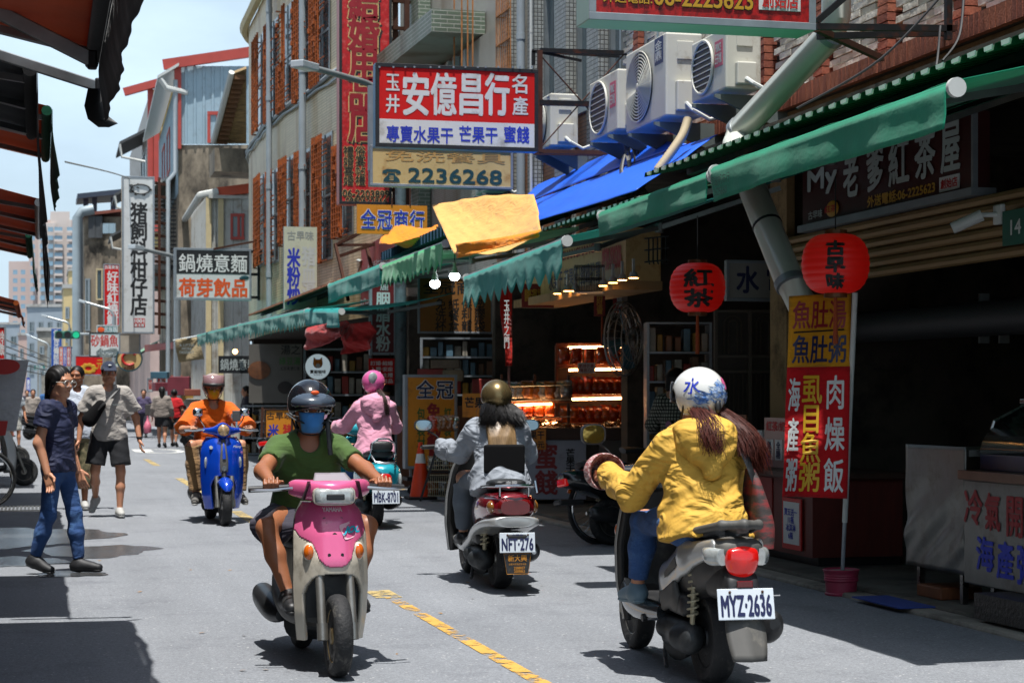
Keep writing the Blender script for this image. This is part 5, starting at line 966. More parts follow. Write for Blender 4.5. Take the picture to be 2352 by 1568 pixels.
# ================================================================ lanterns
def lantern(label, px, py, X, txt, r=.215):
    c = atX(px, py, X); d = (c - CAMP).length; t = thing('paper_lantern', label, 'lantern', (c.x, c.y, c.z - r)); RLM = mat('lantern_red', '#a8100c', .5, var=.1, vs=5, emit=.1, ecol='#d11408'); h = r * .9
    pr = []
    for i in range(89):
        a = -1.35 + 2.7 * i / 88; rr = r * (math.cos(a) ** .55 if math.cos(a) > 0 else 0) * 1.0; pr.append((max(rr, .05) * (1 + .02 * abs(math.sin(i * .3927))), h * math.sin(a) / math.sin(1.35) * .98))
    mb = MB(); mb.lathe(pr, c, n=48); mb.build('paper_shade', RLM, t, sm=70)
    for s in (-1, 1): mb = MB(); mb.cyl(c + Vector((0, 0, s * h * .96)), c + Vector((0, 0, s * h * 1.12)), .075, n=20); mb.build('ring_cap', mat('lantern_brass', '#5e3b1c', .5, .3), t)
    mb = MB(); mb.cyl(c - Vector((0, 0, h * 1.12)), c - Vector((0, 0, h * 1.12 + .3)), .012, .018, n=8); mb.build('tassel', mat('tassel_red', '#8f3a10', .8), t); mb = MB(); mb.cyl(c + Vector((0, 0, h * 1.1)), c + Vector((0, 0, h * 1.1 + .35)), .004, n=5); mb.build('cord', BLK, t)
    vw = Vector((c.x, c.y, 0)).normalized(); u = Vector((vw.y, -vw.x, 0))
    def warp(p):
        q = p - c; x = q.dot(u); z = q.z; zz = min(abs(z) / h, .98); rad = r * (1 - zz ** 3.2) ** .36 * 1.012; a = x / r; return c + u * (rad * math.sin(a)) - vw * (rad * math.cos(a) + .004) + Vector((0, 0, z))
    for s, x0, z0, w, hh in txt: letters(t, s, c + u * x0 * r + Vector((0, 0, z0 * r)) - vw * .3, u, (0, 0, 1), w * r, hh * r, INK, .035 * r, .0, warp=warp)
    return t
lantern('red paper lantern with two black tea characters', 1602, 661, 5.0, (('紅', -.5, -.0, 1.1, .62), ('茶', -.5, -.72, 1.1, .62)))
lantern('red paper lantern with three black characters above the yellow flag', 1919, 606, 5.0, (('古', -.28, .2, .55, .42), ('早', -.28, -.3, .55, .42), ('味', -.28, -.78, .55, .42)))
# ================================================================ bulbs and lamps
BULB = mat('bulb_lit', '#ffffff', .4, var=0, emit=14, ecol='#eaf6ff'); WARM = mat('warm_lit', '#ffe0b0', .4, var=0, emit=9, ecol='#ffb566'); TUBE = mat('tube_lit', '#fff0d8', .4, var=0, emit=20, ecol='#ffb877'); BSK = mat('bulb_socket', '#b8b9b4', .4, .3)
for k, (px, py, lab) in enumerate(((999, 650, 'lit white bulb hanging lower on the left of the pair'), (1044, 633, 'lit white bulb hanging higher on the right of the pair'))):
    c = atd(px, py, 24); t = thing('light_bulb', lab, 'light bulb', c); mb = MB(); mb.lathe([(.02, .05), (.052, .025), (.066, 0), (.058, -.035), (.03, -.06), (.004, -.066)], c, n=20); mb.build('globe', BULB, t, sm=1); mb = MB(); mb.lathe([(.052, .026), (.035, .09), (.022, .12), (.022, .17)], c, n=16); mb.build('socket', BSK, t, sm=1); mb = MB(); mb.cyl(c + Vector((0, 0, .17)), c + Vector((0, 0, .5)), .006, n=5); mb.build('cord', BLK, t)
for k, (px, py) in enumerate(((1281, 674), (1304, 668), (1322, 668), (1386, 656), (1408, 649), (1429, 643), (1455, 638))):
    c = atX(px, py, 6.02); t = thing('spot_light', 'small lit spot light under the mango shop fascia', 'spot light', c, group='spot lights under the fascia'); mb = MB(); mb.cyl(c, c + Vector((0, 0, .06)), .055, .035, n=14); mb.build('shade', BSK, t); mb = MB(); mb.cyl(c - Vector((0, 0, .006)), c + Vector((0, 0, -.001)), .05, n=14); mb.build('lens', WARM, t); mb = MB(); mb.bar(c + Vector((0, 0, .06)), c + Vector((.0, 0, .2)), .025); mb.build('stem', BSK, t)
c = atd(540, 807, 44); mb = MB(); mb.ell(c, .06); tag(mb.build('light_bulb', WARM, sm=1), 'small warm bulb under the ragged teal awning', 'light bulb'); c = atd(420, 852, 66); mb = MB(); mb.ell(c, .07); tag(mb.build('light_bulb', WARM, sm=1), 'distant warm bulb in the arcade behind the far shoppers', 'light bulb')
ZINC = mat('lamp_zinc', '#9ba2a4', .4, .6, var=.1)
def lamp(label, px, base_d, top, head, d1, r=.07):
    b = atd(px, 912, base_d); b.z = 0; t = thing('street_lamp', label, 'street lamp', b); a = atd(*top, base_d); h = atd(*head, d1); mb = MB(); mb.cyl(b, (b.x, b.y, a.z - .3), r * 1.15, r, n=14); mb.build('post', ZINC if base_d > 40 else mat('post_blue_grey', '#5d6a70', .55, .3, var=.25, vs=4, dirt=('#3a3a38', .4, 5)), t, sm=1)
    n_ = h - a; mb = MB(); mb.tube(curve([Vector((b.x, b.y, a.z - .3)), a + n_ * .06 + Vector((0, 0, -.02)), a + n_ * .35, a + n_ * .82], 5), r * .6, 10); mb.build('arm', ZINC, t, sm=1)
    e = a + n_ * .8; mb = MB(); mb.bar(e, h, .19 * r / .07, .09 * r / .07); mb.build('lamp_head', mat('lamp_head', '#b3bcc0', .45, .2), t, bevel=.015); mb = MB(); mb.bar(e + n_ * .03 - Vector((0, 0, .05)), h - n_ * .03 - Vector((0, 0, .05)), .13 * r / .07, .02); mb.build('lamp_lens', WHI, t)
lamp('grey street lamp whose arm crosses the tall red wedding sign', 920, 30.5, (862, 196), (681, 146), 28.5, .085); lamp('street lamp with silver arm in front of the tall pig sign', 407, 62, (404, 590), (302, 566), 60, .11); lamp('street lamp bending over the red vertical sign', 262, 92, (258, 712), (182, 690), 92, .1); lamp('street lamp beyond the traffic light', 160, 115, (160, 742), (96, 724), 115, .1); lamp('farther street lamp above the far crossing', 112, 140, (112, 790), (60, 768), 140, .1); lamp('slim distant street lamp over the far street', 92, 150, (92, 836), (40, 822), 150, .1)
c = atd(155, 769, 88); t = thing('traffic_light', 'horizontal traffic light with green lit on a silver arm', 'traffic light', c); GRT = mat('traffic_green', '#1d5a4c', .5); mb = MB(); mb.box(c, (1.15, .3, .36)); mb.build('housing', GRT, t, bevel=.08)
for k, (m, z) in enumerate(((BLK, 0), (BLK, 0), (mat('green_lit', '#18a878', .4, var=0, emit=.3, ecol='#18b884'), 0))): q = c + Vector((-.38 + .38 * k, -.17, 0)); mb = MB(); mb.cyl(q, q - Vector((0, .02, 0)), .15, n=18); mb.build('lens', m, t); mb = MB(); mb.tube([q + Vector((.17 * math.cos(a), -.12, .17 * math.sin(a))) for a in np.linspace(0, 3.14, 10)], .03, 5); mb.build('hood', GRT, t)
mb = MB(); mb.cyl(c + Vector((.5, .1, .05)), atd(275, 766, 89), .06, n=8); mb.build('arm', ZINC, t)
# ================================================================ mango stall (faces the camera side)
DW = mat('dark_wood', '#3a2418', .6, var=.3, vs=6, stretch=(1, 1, 6)); MW = mat('mid_wood', '#6b3d20', .6, var=.3, vs=5, stretch=(6, 6, 1)); CU = Vector((cs, -sn, 0)); CV = Vector((0, 0, 1)); CN = Vector((-sn, -cs, 0))
def cpan(d, parent=None): p = Panel(atd(1176, 912, d), CU); p.parent = parent; return p
st = thing('mango_shelf', 'lit dark wooden shelf unit stacked with dried mango bags', 'shelf', atd(1380, 1150, 24.5)); P = cpan(24.6, st)
mb = MB(); P.rect(mb, 1276, 792, 1480, 1000, -.5, -.46); mb.build('back_panel', DW, st)
for x in (1276, 1474): mb = MB(); P.rect(mb, x, 792, x + 6, 1010, -.46, .02); mb.build('side_panel', MW, st)
for y in (788, 836, 906, 972): mb = MB(); P.rect(mb, 1278, y, 1476, y + 8, -.455, .03); mb.build('shelf_board', MW, st)
for k, (x0, x1, y) in enumerate(((1303, 1446, 799), (1306, 1448, 850), (1306, 1448, 917))):
    t = thing('tube_light', ('warm tube light at the top of the mango shelf', 'warm tube light above the middle mango row', 'warm tube light above the lowest mango row')[k], 'tube light', P.at(1375, y), group='tube lights of the mango stall'); mb = MB(); mb.cyl(P.at(x0, y) + CN * .04, P.at(x1, y - 3) + CN * .04, .013, n=8); mb.build('tube', TUBE, t); mb = MB(); mb.bar(P.at(x0, y) + CN * .02 + CV * .018, P.at(x1, y - 3) + CN * .02 + CV * .018, .03, .02); mb.build('batten', BSK, t)
MAN = [mat('mango_bag_%d' % i, c, .25, var=.5, vs=22, coat=.6, bump=.5, bs=40) for i, c in enumerate(('#b5400f', '#a8320c', '#c2561a'))]; SIL = [mat('snack_bag_%d' % i, c, .2, mtl, var=.6, vs=20, coat=.5, bump=.6, bs=30) for i, (c, mtl) in enumerate((('#8f8f8d', .6), ('#7a4a1d', .1), ('#2d2622', .2)))]
def bagmesh(m, w=.13, h=.2, dp=.05):
    G = []
    for i in range(9):
        v = i / 8; row = []
        for j in range(10):
            a = 2 * math.pi * j / 10; th = dp * (math.sin(math.pi * min(v * 1.15, 1)) ** .6 if v < .87 else .12); row.append((w / 2 * math.cos(a) * (1 - .05 * math.sin(v * 9)), th * math.sin(a) + .006 * math.sin(v * 14 + j), v * h))
        G.append(row)
    b = MB(); b.grid(G, closed=True); n = 10; b.f += [tuple(range(n - 1, -1, -1)), tuple(80 + k for k in range(n))]; return mesh_of(b, 'snack_bag', m, 50)
BG = [bagmesh(m) for m in MAN] + [bagmesh(m, .12, .19, .035) for m in SIL]
def bags(row, x0, x1, y, n, d, ids, label, tilt=-.14, sc=1.0):
    for k in range(n):
        p = atd(x0 + (x1 - x0) * (k + .5) / n, y, d); R_ = Matrix.Rotation(-TH + random.uniform(-.12, .12), 3, 'Z') @ Matrix.Rotation(tilt + random.uniform(-.08, .08), 3, 'X')
        o = inst('snack_bag', BG[random.choice(ids)], None, p, R_, (sc * random.uniform(.92, 1.04),) * 3); tag(o, label, 'snack bag', row)
bags('mango bags, top row', 1282, 1456, 836, 6, 24.4, (0, 1, 2), 'red orange dried mango bag in the top row of the lit shelf', sc=1.1); bags('mango bags, middle row', 1308, 1458, 905, 9, 24.4, (0, 1), 'red orange dried mango bag in the middle row of the lit shelf', sc=1.15); bags('mango bags, lowest row', 1289, 1458, 970, 9, 24.4, (0, 1, 2), 'red orange dried mango bag in the lowest row of the lit shelf', sc=1.12)
rk = thing('snack_rack', 'wire rack of silver and dark snack packs left of the mango shelf', 'rack', atd(1215, 1000, 23.8)); P = cpan(23.8, rk)
for y in (888, 921, 960): mb = MB(); mb.tube([P.at(1150, y) + CN * .1, P.at(1310, y - 4) + CN * .1], .006, 5); mb.build('wire', ZINC, rk)
mb = MB(); P.rect(mb, 1150, 921, 1310, 925, -.2, .1); mb.build('shelf_board', MW, rk); mb = MB(); P.rect(mb, 1172, 958, 1288, 964, -.2, .12); mb.build('shelf_board', MW, rk)
for x in (1152, 1228, 1306): mb = MB(); mb.bar(P.at(x, 860), P.at(x, 1060), .03); mb.build('post', DW, rk)
bags('snack packs on the wire rack', 1132, 1308, 921, 10, 23.75, (3, 4, 5, 3), 'silver or dark snack pack on the wire rack', sc=1.35); bags('mango bags on the tilted tray', 1176, 1274, 958, 4, 23.7, (0, 2), 'orange mango bag on the tilted lit tray', sc=1.0)
for k, (x0, x1, y) in enumerate(((1173, 1267, 930), (1192, 1281, 974))): t = thing('tube_light', ('warm tube light above the tilted tray', 'warm tube light under the tilted tray')[k], 'tube light', P.at(1220, y), group='tube lights of the mango stall'); mb = MB(); mb.cyl(P.at(x0, y) + CN * .16, P.at(x1, y - 3) + CN * .16, .012, n=8); mb.build('tube', TUBE, t)
ct = thing('mango_counter', 'dark stall counter with white price panels under the mango shelf', 'counter', atd(1320, 1150, 23.2)); P = cpan(23.2, ct)
mb = MB(); P.rect(mb, 1178, 982, 1500, 1010, -.8, .06); mb.build('counter_top', DW, ct, bevel=.01); mb = MB(); P.rect(mb, 1182, 1010, 1496, 1148, -.78, -.02); mb.build('cabinet', SHOPD, ct)
mb = MB(); P.rect(mb, 1193, 1008, 1346, 1146, -.015, .012); mb.build('white_panel', mat('panel_bluewhite', '#99a0ae', .5, var=.06, dirt=('#757783', .2, 4)), ct, bevel=.003); P.t('蜜', 1230, 1018, 1279, 1076, DRED, .03, .018); P.t('餞', 1230, 1080, 1280, 1134, DRED, .03, .018); P.t('\n'.join('芒果干'), 1300, 1030, 1320, 1084, INK, .012, .018, sl=.95); P.t('50', 1300, 1087, 1320, 1103, INK, .05, .018); P.t('元', 1303, 1106, 1320, 1124, INK, .04, .018)
mb = MB(); P.rect(mb, 1376, 1004, 1492, 1060, -.015, .01); mb.build('grey_panel', mat('panel_grey', '#5d5a55', .7, var=.15), ct)
t = thing('price_card', 'orange handwritten price card clipped on the counter edge', 'price card', atd(1232, 1030, 23.1)); P2 = cpan(23.05, t); mb = MB(); P2.rect(mb, 1196, 985, 1254, 1032, 0, .008); mb.build('card', ORS, t); P2.t('芒果干', 1199, 989, 1250, 1008, INK, .03, .012); P2.t('包50元', 1199, 1012, 1250, 1028, INK, .03, .012)
t = thing('price_card', 'yellow handwritten card behind the golden helmet', 'price card', atd(1080, 930, 25)); P2 = cpan(25, t); mb = MB(); P2.rect(mb, 1062, 903, 1118, 958, 0, .008); mb.build('card', ORS, t); P2.t('芒果', 1068, 912, 1112, 936, INK, .03, .012)
for px, py, lab, s in ((1347, 845, 'small white price tag on the upper mango shelf', '凱特芒果\n每包120'), (1426, 1022, 'small price tag leaning in the sweets', '糖果'), (1506, 900, 'white price tag beside the customer in the checked shirt', '愛文芒果\n每包250')):
    t = thing('price_tag', lab, 'price tag', atd(px, py, 23.9)); P2 = cpan(23.9, t); mb = MB(); P2.rect(mb, px - 20, py - 12, px + 20, py + 12, 0, .004); mb.build('card', WL, t); P2.t(s, px - 17, py - 9, px + 17, py + 9, DRED, .01, .006)
mb = MB(); rnd = random.Random(5); cm = [MB() for _ in range(3)]
for k in range(900):
    u = rnd.random(); x = 1182 + 308 * u; dd = 23.2 + rnd.random() * .55; p = atd(x, 984, dd); hgt = .03 + .11 * (.5 + .5 * math.sin(u * 9)) * rnd.random() * (1 - abs(dd - 23.5) / .5); p.z += max(hgt, 0); a = rnd.uniform(0, 6); s = rnd.uniform(.018, .035); e = Vector((math.cos(a), math.sin(a), rnd.uniform(-.6, .6))) * s; f = Vector((-math.sin(a), math.cos(a), rnd.uniform(-.6, .6))) * s * .7; cm[k % 3].add([p - e, p - f, p + e, p + f], [(0, 1, 2), (0, 2, 3)])
for k, (c, mt) in enumerate((('#a8672c', .2), ('#b9a68a', .5), ('#7a3d18', .2))): o = cm[k].build('wrapped_sweets', mat('sweet_%d' % k, c, .2, mt, var=.5, vs=30), kind='stuff'); o['label'] = 'loose heap of glossy wrapped sweets on the stall counter'; o['category'] = 'sweets'
# red plaques and strip inside the shop, fan, cage, floor of goods
for x0, y0, x1, y1, d, s, lab in ((1198, 652, 1272, 706, 24.2, '開運招財', 'tilted red plaque with faded characters under the teal awning'), (1408, 640, 1512, 718, 22.5, '最佳伴手禮', 'dark red banner with gift characters behind the wall fan')):
    t = thing('red_plaque', lab, 'plaque', atd((x0 + x1) / 2, y1, d)); P = cpan(d, t); mb = MB(); P.rect(mb, x0, y0, x1, y1, 0, .02); mb.build('board', mat('plaque_red', '#74160f', .6, var=.15), t); P.t(s, x0 + 8, y0 + 12, x1 - 8, y1 - 14, MATS['ink_gold'] if '佳' not in s else PALE, .02, .024)
t = thing('red_couplet', 'narrow red and gold couplet hanging beside the bird cage', 'couplet', atd(1376, 730, 22)); P = cpan(22, t); mb = MB(); P.rect(mb, 1364, 672, 1390, 726, 0, .02); mb.build('board', MATS['plaque_red'], t); P.t('\n'.join('招財進寶'), 1370, 676, 1384, 722, GOLD, .006, .024, sl=.9); mb = MB(); mb.cyl(P.at(1383, 727), P.at(1383, 795), .012, n=6); mb.build('tassel', MATS['tassel_red'], t)
t = thing('red_feather_flag', 'narrow red feather flag with white writing on a pole above the wire rack', 'flag', atd(1163, 900, 21.5)); mb = MB(); mb.bar(atd(1170, 640, 21.6), atd(1168, 1075, 21.6), .03); mb.build('pole', mat('pole_brown', '#5f3a30', .6, var=.2), t)
G = []
for i in range(22):
    v = i / 21; y = 655 + 185 * v; G.append([atd(1166 - (14 + 6 * math.sin(v * 5)) * (1 - u) * (1 - .5 * v) + u * 10, y, 21.55) + CN * (.03 * math.sin(u * 6 + v * 9)) for u in (0, .33, .66, 1)])
mb = MB(); mb.grid(G); mb.build('cloth', cloth('feather_red', '#a82015'), t, sm=60, thick=.004); P = cpan(21.45, t); P.t('\n'.join('玉井之門'), 1158, 690, 1170, 800, WHI, .004, .03, sl=.95)
t = thing('wall_fan', 'grey wall fan seen edge on in the shop shade', 'fan', atd(1440, 860, 21.5)); c = atd(1436, 778, 21.5); ax = (CU * .85 + CN * .5).normalized(); M = ax.to_track_quat('Z', 'Y').to_matrix(); mb = MB()
for f, z in ((1, 0), (.85, .05), (.6, .08), (.3, .1), (1, -.05), (.8, -.09), (.5, -.11)): mb.tube([c + M @ Vector((.42 * f * math.cos(a), .42 * f * math.sin(a), z)) for a in np.linspace(0, 6.283, 31)[:-1]], .008, 5, True)
for a in np.linspace(0, 6.283, 25)[:-1]: mb.tube([c + M @ Vector((0, 0, .1)), c + M @ Vector((.25 * math.cos(a), .25 * math.sin(a), .085)), c + M @ Vector((.42 * math.cos(a), .42 * math.sin(a), 0)), c + M @ Vector((.25 * math.cos(a), .25 * math.sin(a), -.11))], .003, 4)
mb.build('guard', ZINC, t)
for k in range(4): a = k * 1.57; mb = MB(); mb.prism([c + M @ Vector((math.cos(a + e) * r_, math.sin(a + e) * r_, h_)) for e, r_, h_ in ((0, .06, -.02), (.1, .36, -.05), (.55, .38, .02), (.6, .08, .02))], M @ Vector((0, 0, .006))); mb.build('blade', mat('fan_blade', '#3d6f86', .5), t)
mb = MB(); mb.cyl(c - ax * .05, c - ax * .25, .1, n=14); mb.build('motor', BLK, t)
t = thing('hanging_cage', 'black wire cage hanging from the mango shop fascia', 'cage', atd(1354, 672, 21)); mb = MB(); o_ = atd(1320, 668, 21); w, h, dp = .33, .28, .25
for i in range(13):
    for k in (0, 1): p = o_ + CU * (w * i / 12) - CN * dp * k; mb.bar(p, p + CV * h, .005)
for i in range(1, 6):
    for k in (0, 1): p = o_ + CU * w * k - CN * dp * i / 6; mb.bar(p, p + CV * h, .005)
for z in (0, .5, 1): mb.tube([o_ + CV * h * z, o_ + CU * w + CV * h * z, o_ + CU * w - CN * dp + CV * h * z, o_ - CN * dp + CV * h * z], .006, 4, True)
mb.build('wires', BLK, t); mb = MB(); mb.prism([o_, o_ + CU * w, o_ + CU * w - CN * dp, o_ - CN * dp], -CV * .02); mb.build('tray', FRG, t)
t = thing('hanging_wire_rack', 'black wire rack hung under the roof above the first lantern', 'rack', atd(1505, 600, 18)); mb = MB()
for k in range(5): mb.tube([atd(1490 + k * 10, 545, 18), atd(1490 + k * 10, 600, 18), atd(1492 + k * 10, 606, 17.8)], .008, 4)
for y in (548, 575, 602): mb.bar(atd(1480, y, 18), atd(1536, y - 6, 18), .014)
mb.build('wires', BLK, t)
def stock(label, x0, y0, x1, y1, d, rows, cols, sd):
    t = thing('stock_shelf', label, 'shelf', atd((x0 + x1) / 2, y1, d)); P = cpan(d, t); rd = random.Random(sd)
    for r in range(rows + 1): y = y0 + (y1 - y0) * r / rows; mb = MB(); P.rect(mb, x0, y, x1, y + 4, -.45, .02); mb.build('shelf_board', FRG, t)
    for x in (x0, x1): mb = MB(); P.rect(mb, x - 3, y0, x + 3, y1 + 20, -.46, .03); mb.build('post', FRG, t)
    for r in range(rows):
        for c in range(cols):
            yb = y0 + (y1 - y0) * (r + 1) / rows; xa = x0 + (x1 - x0) * (c + .08) / cols; hh = (y1 - y0) / rows * rd.uniform(.45, .85); mb = MB(); P.rect(mb, xa, yb - hh, xa + (x1 - x0) / cols * rd.uniform(.6, .88), yb, -.4, -rd.uniform(.02, .12)); k = rd.randrange(6); mb.build('packet', mat('packet_%d' % k, ('#8f8a80', '#a33127', '#b98a2c', '#5a7a8c', '#9c9588', '#7a5236')[k], .45, var=.3, vs=9), t, bevel=.01)
stock('shelf of packets behind the brown packaging banner', 968, 775, 1135, 905, 30.2, 3, 9, 1); stock('shelf of packets in the dark shop behind the check shirted customer', 1488, 740, 1632, 1010, 20.5, 4, 7, 2); stock('shelf of bottles and boxes behind the cat cafe sign', 700, 800, 850, 1010, 38.5, 4, 9, 3); stock('shelf of goods behind the noodle board', 560, 930, 690, 1040, 44, 3, 8, 4); stock('dim shelf at the back of the tea house', 1990, 700, 2180, 960, 19.5, 4, 6, 5)
# traffic cones
def cone(label, p, s=1):
    t = thing('traffic_cone', label, 'traffic cone', p, group='orange traffic cones'); OR_ = mat('cone_orange', '#d23a0c', .5, var=.1, vs=4, dirt=('#7d2a10', .25, 6)); mb = MB(); mb.box((p[0], p[1], .02 * s), (.38 * s, .38 * s, .035 * s)); mb.build('base', mat('cone_base', '#25201d', .7), t, bevel=.01)
    f = lambda z: .145 * s * (1 - z) + .028 * s * z; mb = MB(); mb.lathe([(f(0), .038 * s), (f(.62), .038 * s + .44 * s)], p, n=24).lathe([(f(.8), .038 * s + .568 * s), (f(1), .75 * s), (f(1) * .7, .755 * s)], p, n=24); mb.build('shell', OR_, t, sm=1); mb = MB(); mb.lathe([(f(.62) * 1.01, .038 * s + .441 * s), (f(.8) * 1.01, .038 * s + .567 * s)], p, n=24); mb.build('white_band', WHI, t, sm=1)
c = atZ(966, 1146); cone('orange cone with white band beside the tall standing sign', (c.x, c.y, 0)); c = atZ(22, 1002); cone('distant orange cone at the left edge, nearest of its pair', (c.x, c.y, 0), 1.05); c = atZ(76, 993); cone('distant orange cone behind the woman in the pale skirt', (c.x, c.y, 0), 1.0)
# wire basket stand with snack bags
t = thing('basket_stand', 'wire basket stand filled with snack bags behind the golden helmet rider', 'rack', atd(1018, 1140, 24.6)); mb = MB(); P = cpan(24.6, t)
for y0, y1 in ((1048, 1078), (1090, 1138)):
    for k in range(15): x = 984 + k * 4.6; mb.bar(P.at(x, y0), P.at(x, y1), .006)
    for y in np.linspace(y0, y1, 4): mb.bar(P.at(982, y), P.at(1050, y), .007); mb.bar(P.at(982, y), P.at(982, y) - CN * .3, .007)
mb.build('wires', mat('basket_wire', '#9d967d', .4, .6), t); mb = MB(); mb.bar(P.at(965, 1150), P.at(1000, 1040) , .03); mb.build('handle', BLK, t)
for y in (1086, 1140): mb = MB(); P.rect(mb, 982, y - 3, 1050, y, -.3, -.01); mb.build('basket_floor', STEELB, t)
bags('snack bags in the wire baskets', 986, 1046, 1078, 4, 24.75, (4, 5, 3), 'brown snack bag in the upper wire basket', sc=.9); bags('goods in the low wire basket', 986, 1046, 1136, 3, 24.75, (4, 3), 'packet in the lower wire basket', sc=1.0); bags('snack bags hung on the stand', 990, 1050, 990, 5, 24.9, (4, 1, 3), 'glossy snack bag hung above the wire baskets', sc=1.1)
# wrapped cartons on top of the standing sign area
for k, (x, y, w, h) in enumerate(((960, 858, 60, 22), (1015, 862, 50, 26), (990, 836, 66, 20), (1085, 900, 60, 60))): c = atd(x + w / 2, y, 28.2); mb = MB(); mb.box((c.x, c.y, c.z), (w / 155, .35, h / 155), -TH); tag(mb.build('carton', mat('carton_%d' % (k % 3), ('#8c2a23', '#8d7a60', '#7d6a58')[k % 3], .5, var=.3, vs=6), bevel=.012), ('red wrapped carton stacked on the left', 'plain carton beside the red one', 'pale carton on top of the stack', 'tall plain carton right of the stack')[k] + ' above the standing sign', 'carton')
c = atd(1030, 900, 28.4); mb = MB(); mb.box((c.x, c.y, .62), (1.5, .6, 1.2), -TH); tag(mb.build('goods_table', MW), 'wooden goods table behind the standing orange sign', 'table')
# iron grille gate behind the lantern
t = thing('grille_gate', 'dark iron grille gate with arched bars behind the first lantern', 'gate', atd(1720, 1080, 18.6)); P = cpan(18.6, t); GT = mat('gate_brown', '#4b4136', .6, .3, var=.2); mb = MB(); P.rect(mb, 1640, 715, 1800, 1130, -.06, -.03); mb.build('back_sheet', SHOPD, t)
for x in (1640, 1718, 1796): mb = MB(); P.rect(mb, x, 712, x + 8, 1130, 0, .04); mb.build('stile', GT, t)
for y in (712, 815, 850, 1120): mb = MB(); P.rect(mb, 1648, y, 1796, y + 6, .002, .03); mb.build('rail', GT, t)
for k in range(14): x = 1654 + k * 10.4; mb = MB(); mb.bar(P.at(x, 860) + CN * .012, P.at(x, 1118) + CN * .012, .012); mb.build('bar', GT, t)
for x in (1683, 1757):
    for r_ in (20, 10): mb = MB(); mb.tube([P.at(x + r_ * math.cos(a), 745 - r_ * math.sin(a)) + CN * .014 for a in np.linspace(0, 3.14, 12)] , .008, 5); mb.bar(P.at(x - r_, 745) + CN * .014, P.at(x - r_, 812) + CN * .014, .014).bar(P.at(x + r_, 745) + CN * .014, P.at(x + r_, 812) + CN * .014, .014); mb.build('arch', GT, t)
# ================================================================ tea counter
t = thing('tea_counter', 'reddish wooden tea counter with blue and yellow menu lettering', 'counter', (6.1, 14.7, 0)); RWD = mat('red_wood', '#5a1f16', .55, var=.3, vs=5, stretch=(5, 5, 1)); mb = MB(); mb.bx(5.75, 6.5, 13.55, 16.2, .12, .72); mb.build('cabinet', RWD, t); mb = MB(); mb.bx(5.66, 6.55, 13.45, 16.3, .72, .77); mb.build('counter_top', DW, t, bevel=.01); mb = MB(); mb.bx(5.82, 6.5, 13.6, 16.15, .05, .12); mb.build('plinth', BLK, t)
PX_ = Panel((5.745, 15, 0), (0, -1, 0), parent=t); mb = MB(); mb.bx(5.738, 5.749, 14.35, 15.5, .2, .7); mb.build('menu_panel', mat('menu_red', '#7b1a14', .5, var=.12), t)
for k, s in enumerate(('鮮奶茶', '冰淇淋紅茶', '冬瓜茶', '檸檬紅茶')): letters(t, '\n'.join(s), (5.738, 15.42 - k * .2, .36), (0, -1, 0), (0, 0, 1), .075, .3, mat('ink_sky', '#2f6fc0', .5), .002, .003, sl=.95)
letters(t, '30 40 45', (5.738, 15.1, .23), (0, -1, 0), (0, 0, 1), .5, .07, GOLD, .003, .003)
q = thing('menu_notice', 'white framed notice with red border hung on the tea counter end', 'notice', (5.74, 14.0, .2)); mb = MB(); mb.bx(5.725, 5.737, 13.72, 14.1, .16, .56); mb.build('frame', REDI, q); mb = MB(); mb.bx(5.722, 5.7249, 13.75, 14.07, .2, .53); mb.build('sheet', WL, q); letters(q, '買五送一\n11瓶\n冰淇淋\n6瓶', (5.722, 14.04, .24), (0, -1, 0), (0, 0, 1), .26, .24, BLU, .001, .003, sl=1)
def onct(px, py, X=6.05): return atX(px, py, X)
t = thing('menu_stand', 'acrylic menu with boxed sugar choices on the tea counter', 'menu', (5.95, 14.6, .77)); mb = MB(); mb.bx(5.93, 5.945, 14.2, 15.0, .77, 1.18); mb.build('sheet', mat('menu_pink', '#a88a80', .4, var=.12), t)
letters(t, '紅茶/奶茶', (5.93, 14.95, 1.07), (0, -1, 0), (0, 0, 1), .55, .08, REDI, .003, .003); 
for k, s in enumerate(('無糖', '全糖', '半糖')): mb = MB(); y = 14.94 - k * .2; mb.bx(5.922, 5.929, y - .15, y, .83, 1.0); mb.build('choice_box', WL, t); letters(t, '\n'.join(s), (5.922, y - .03, .845), (0, -1, 0), (0, 0, 1), .09, .14, NAVY, .002, .003, sl=.95)
t = thing('tea_boiler', 'stainless tea boiler with lid on the tea counter', 'boiler', (6.2, 14.5, .77)); STL = mat('stainless', '#8f8f8c', .28, 1, var=.2, vs=8); mb = MB(); mb.lathe([(.15, 0), (.15, .34), (.155, .35), (.155, .37)], (6.2, 14.45, .77), n=24); mb.build('tank', STL, t, sm=1); mb = MB(); mb.lathe([(.157, .371), (.14, .41), (.03, .43), (.03, .46)], (6.2, 14.45, .77), n=24); mb.build('lid', STL, t, sm=1)
t = thing('clipboard', 'clipboard with white order sheets beside the yellow hooded rider', 'clipboard', (5.9, 15.6, .77)); mb = MB(); mb.bx(5.9, 5.91, 15.35, 15.65, .78, 1.2); mb.build('board', MW, t); mb = MB(); mb.bx(5.894, 5.8995, 15.37, 15.63, .8, 1.12); mb.build('sheet', WHI, t); mb = MB(); mb.bx(5.89, 5.9, 15.44, 15.56, 1.14, 1.18); mb.build('clip', REDI, t)
t = thing('cup_stack', 'stack of white paper cups in a black mesh holder', 'cups', (5.95, 15.15, .77)); mb = MB()
for k in range(7): mb.lathe([(.036, .02 * k), (.045, .1 + .02 * k)], (5.95, 15.15, .85), n=14)
mb.build('cup', WHI, t, sm=1); mb = MB(); mb.lathe([(.05, 0), (.055, .14)], (5.95, 15.15, .78), n=14); mb.build('holder', BLK, t)
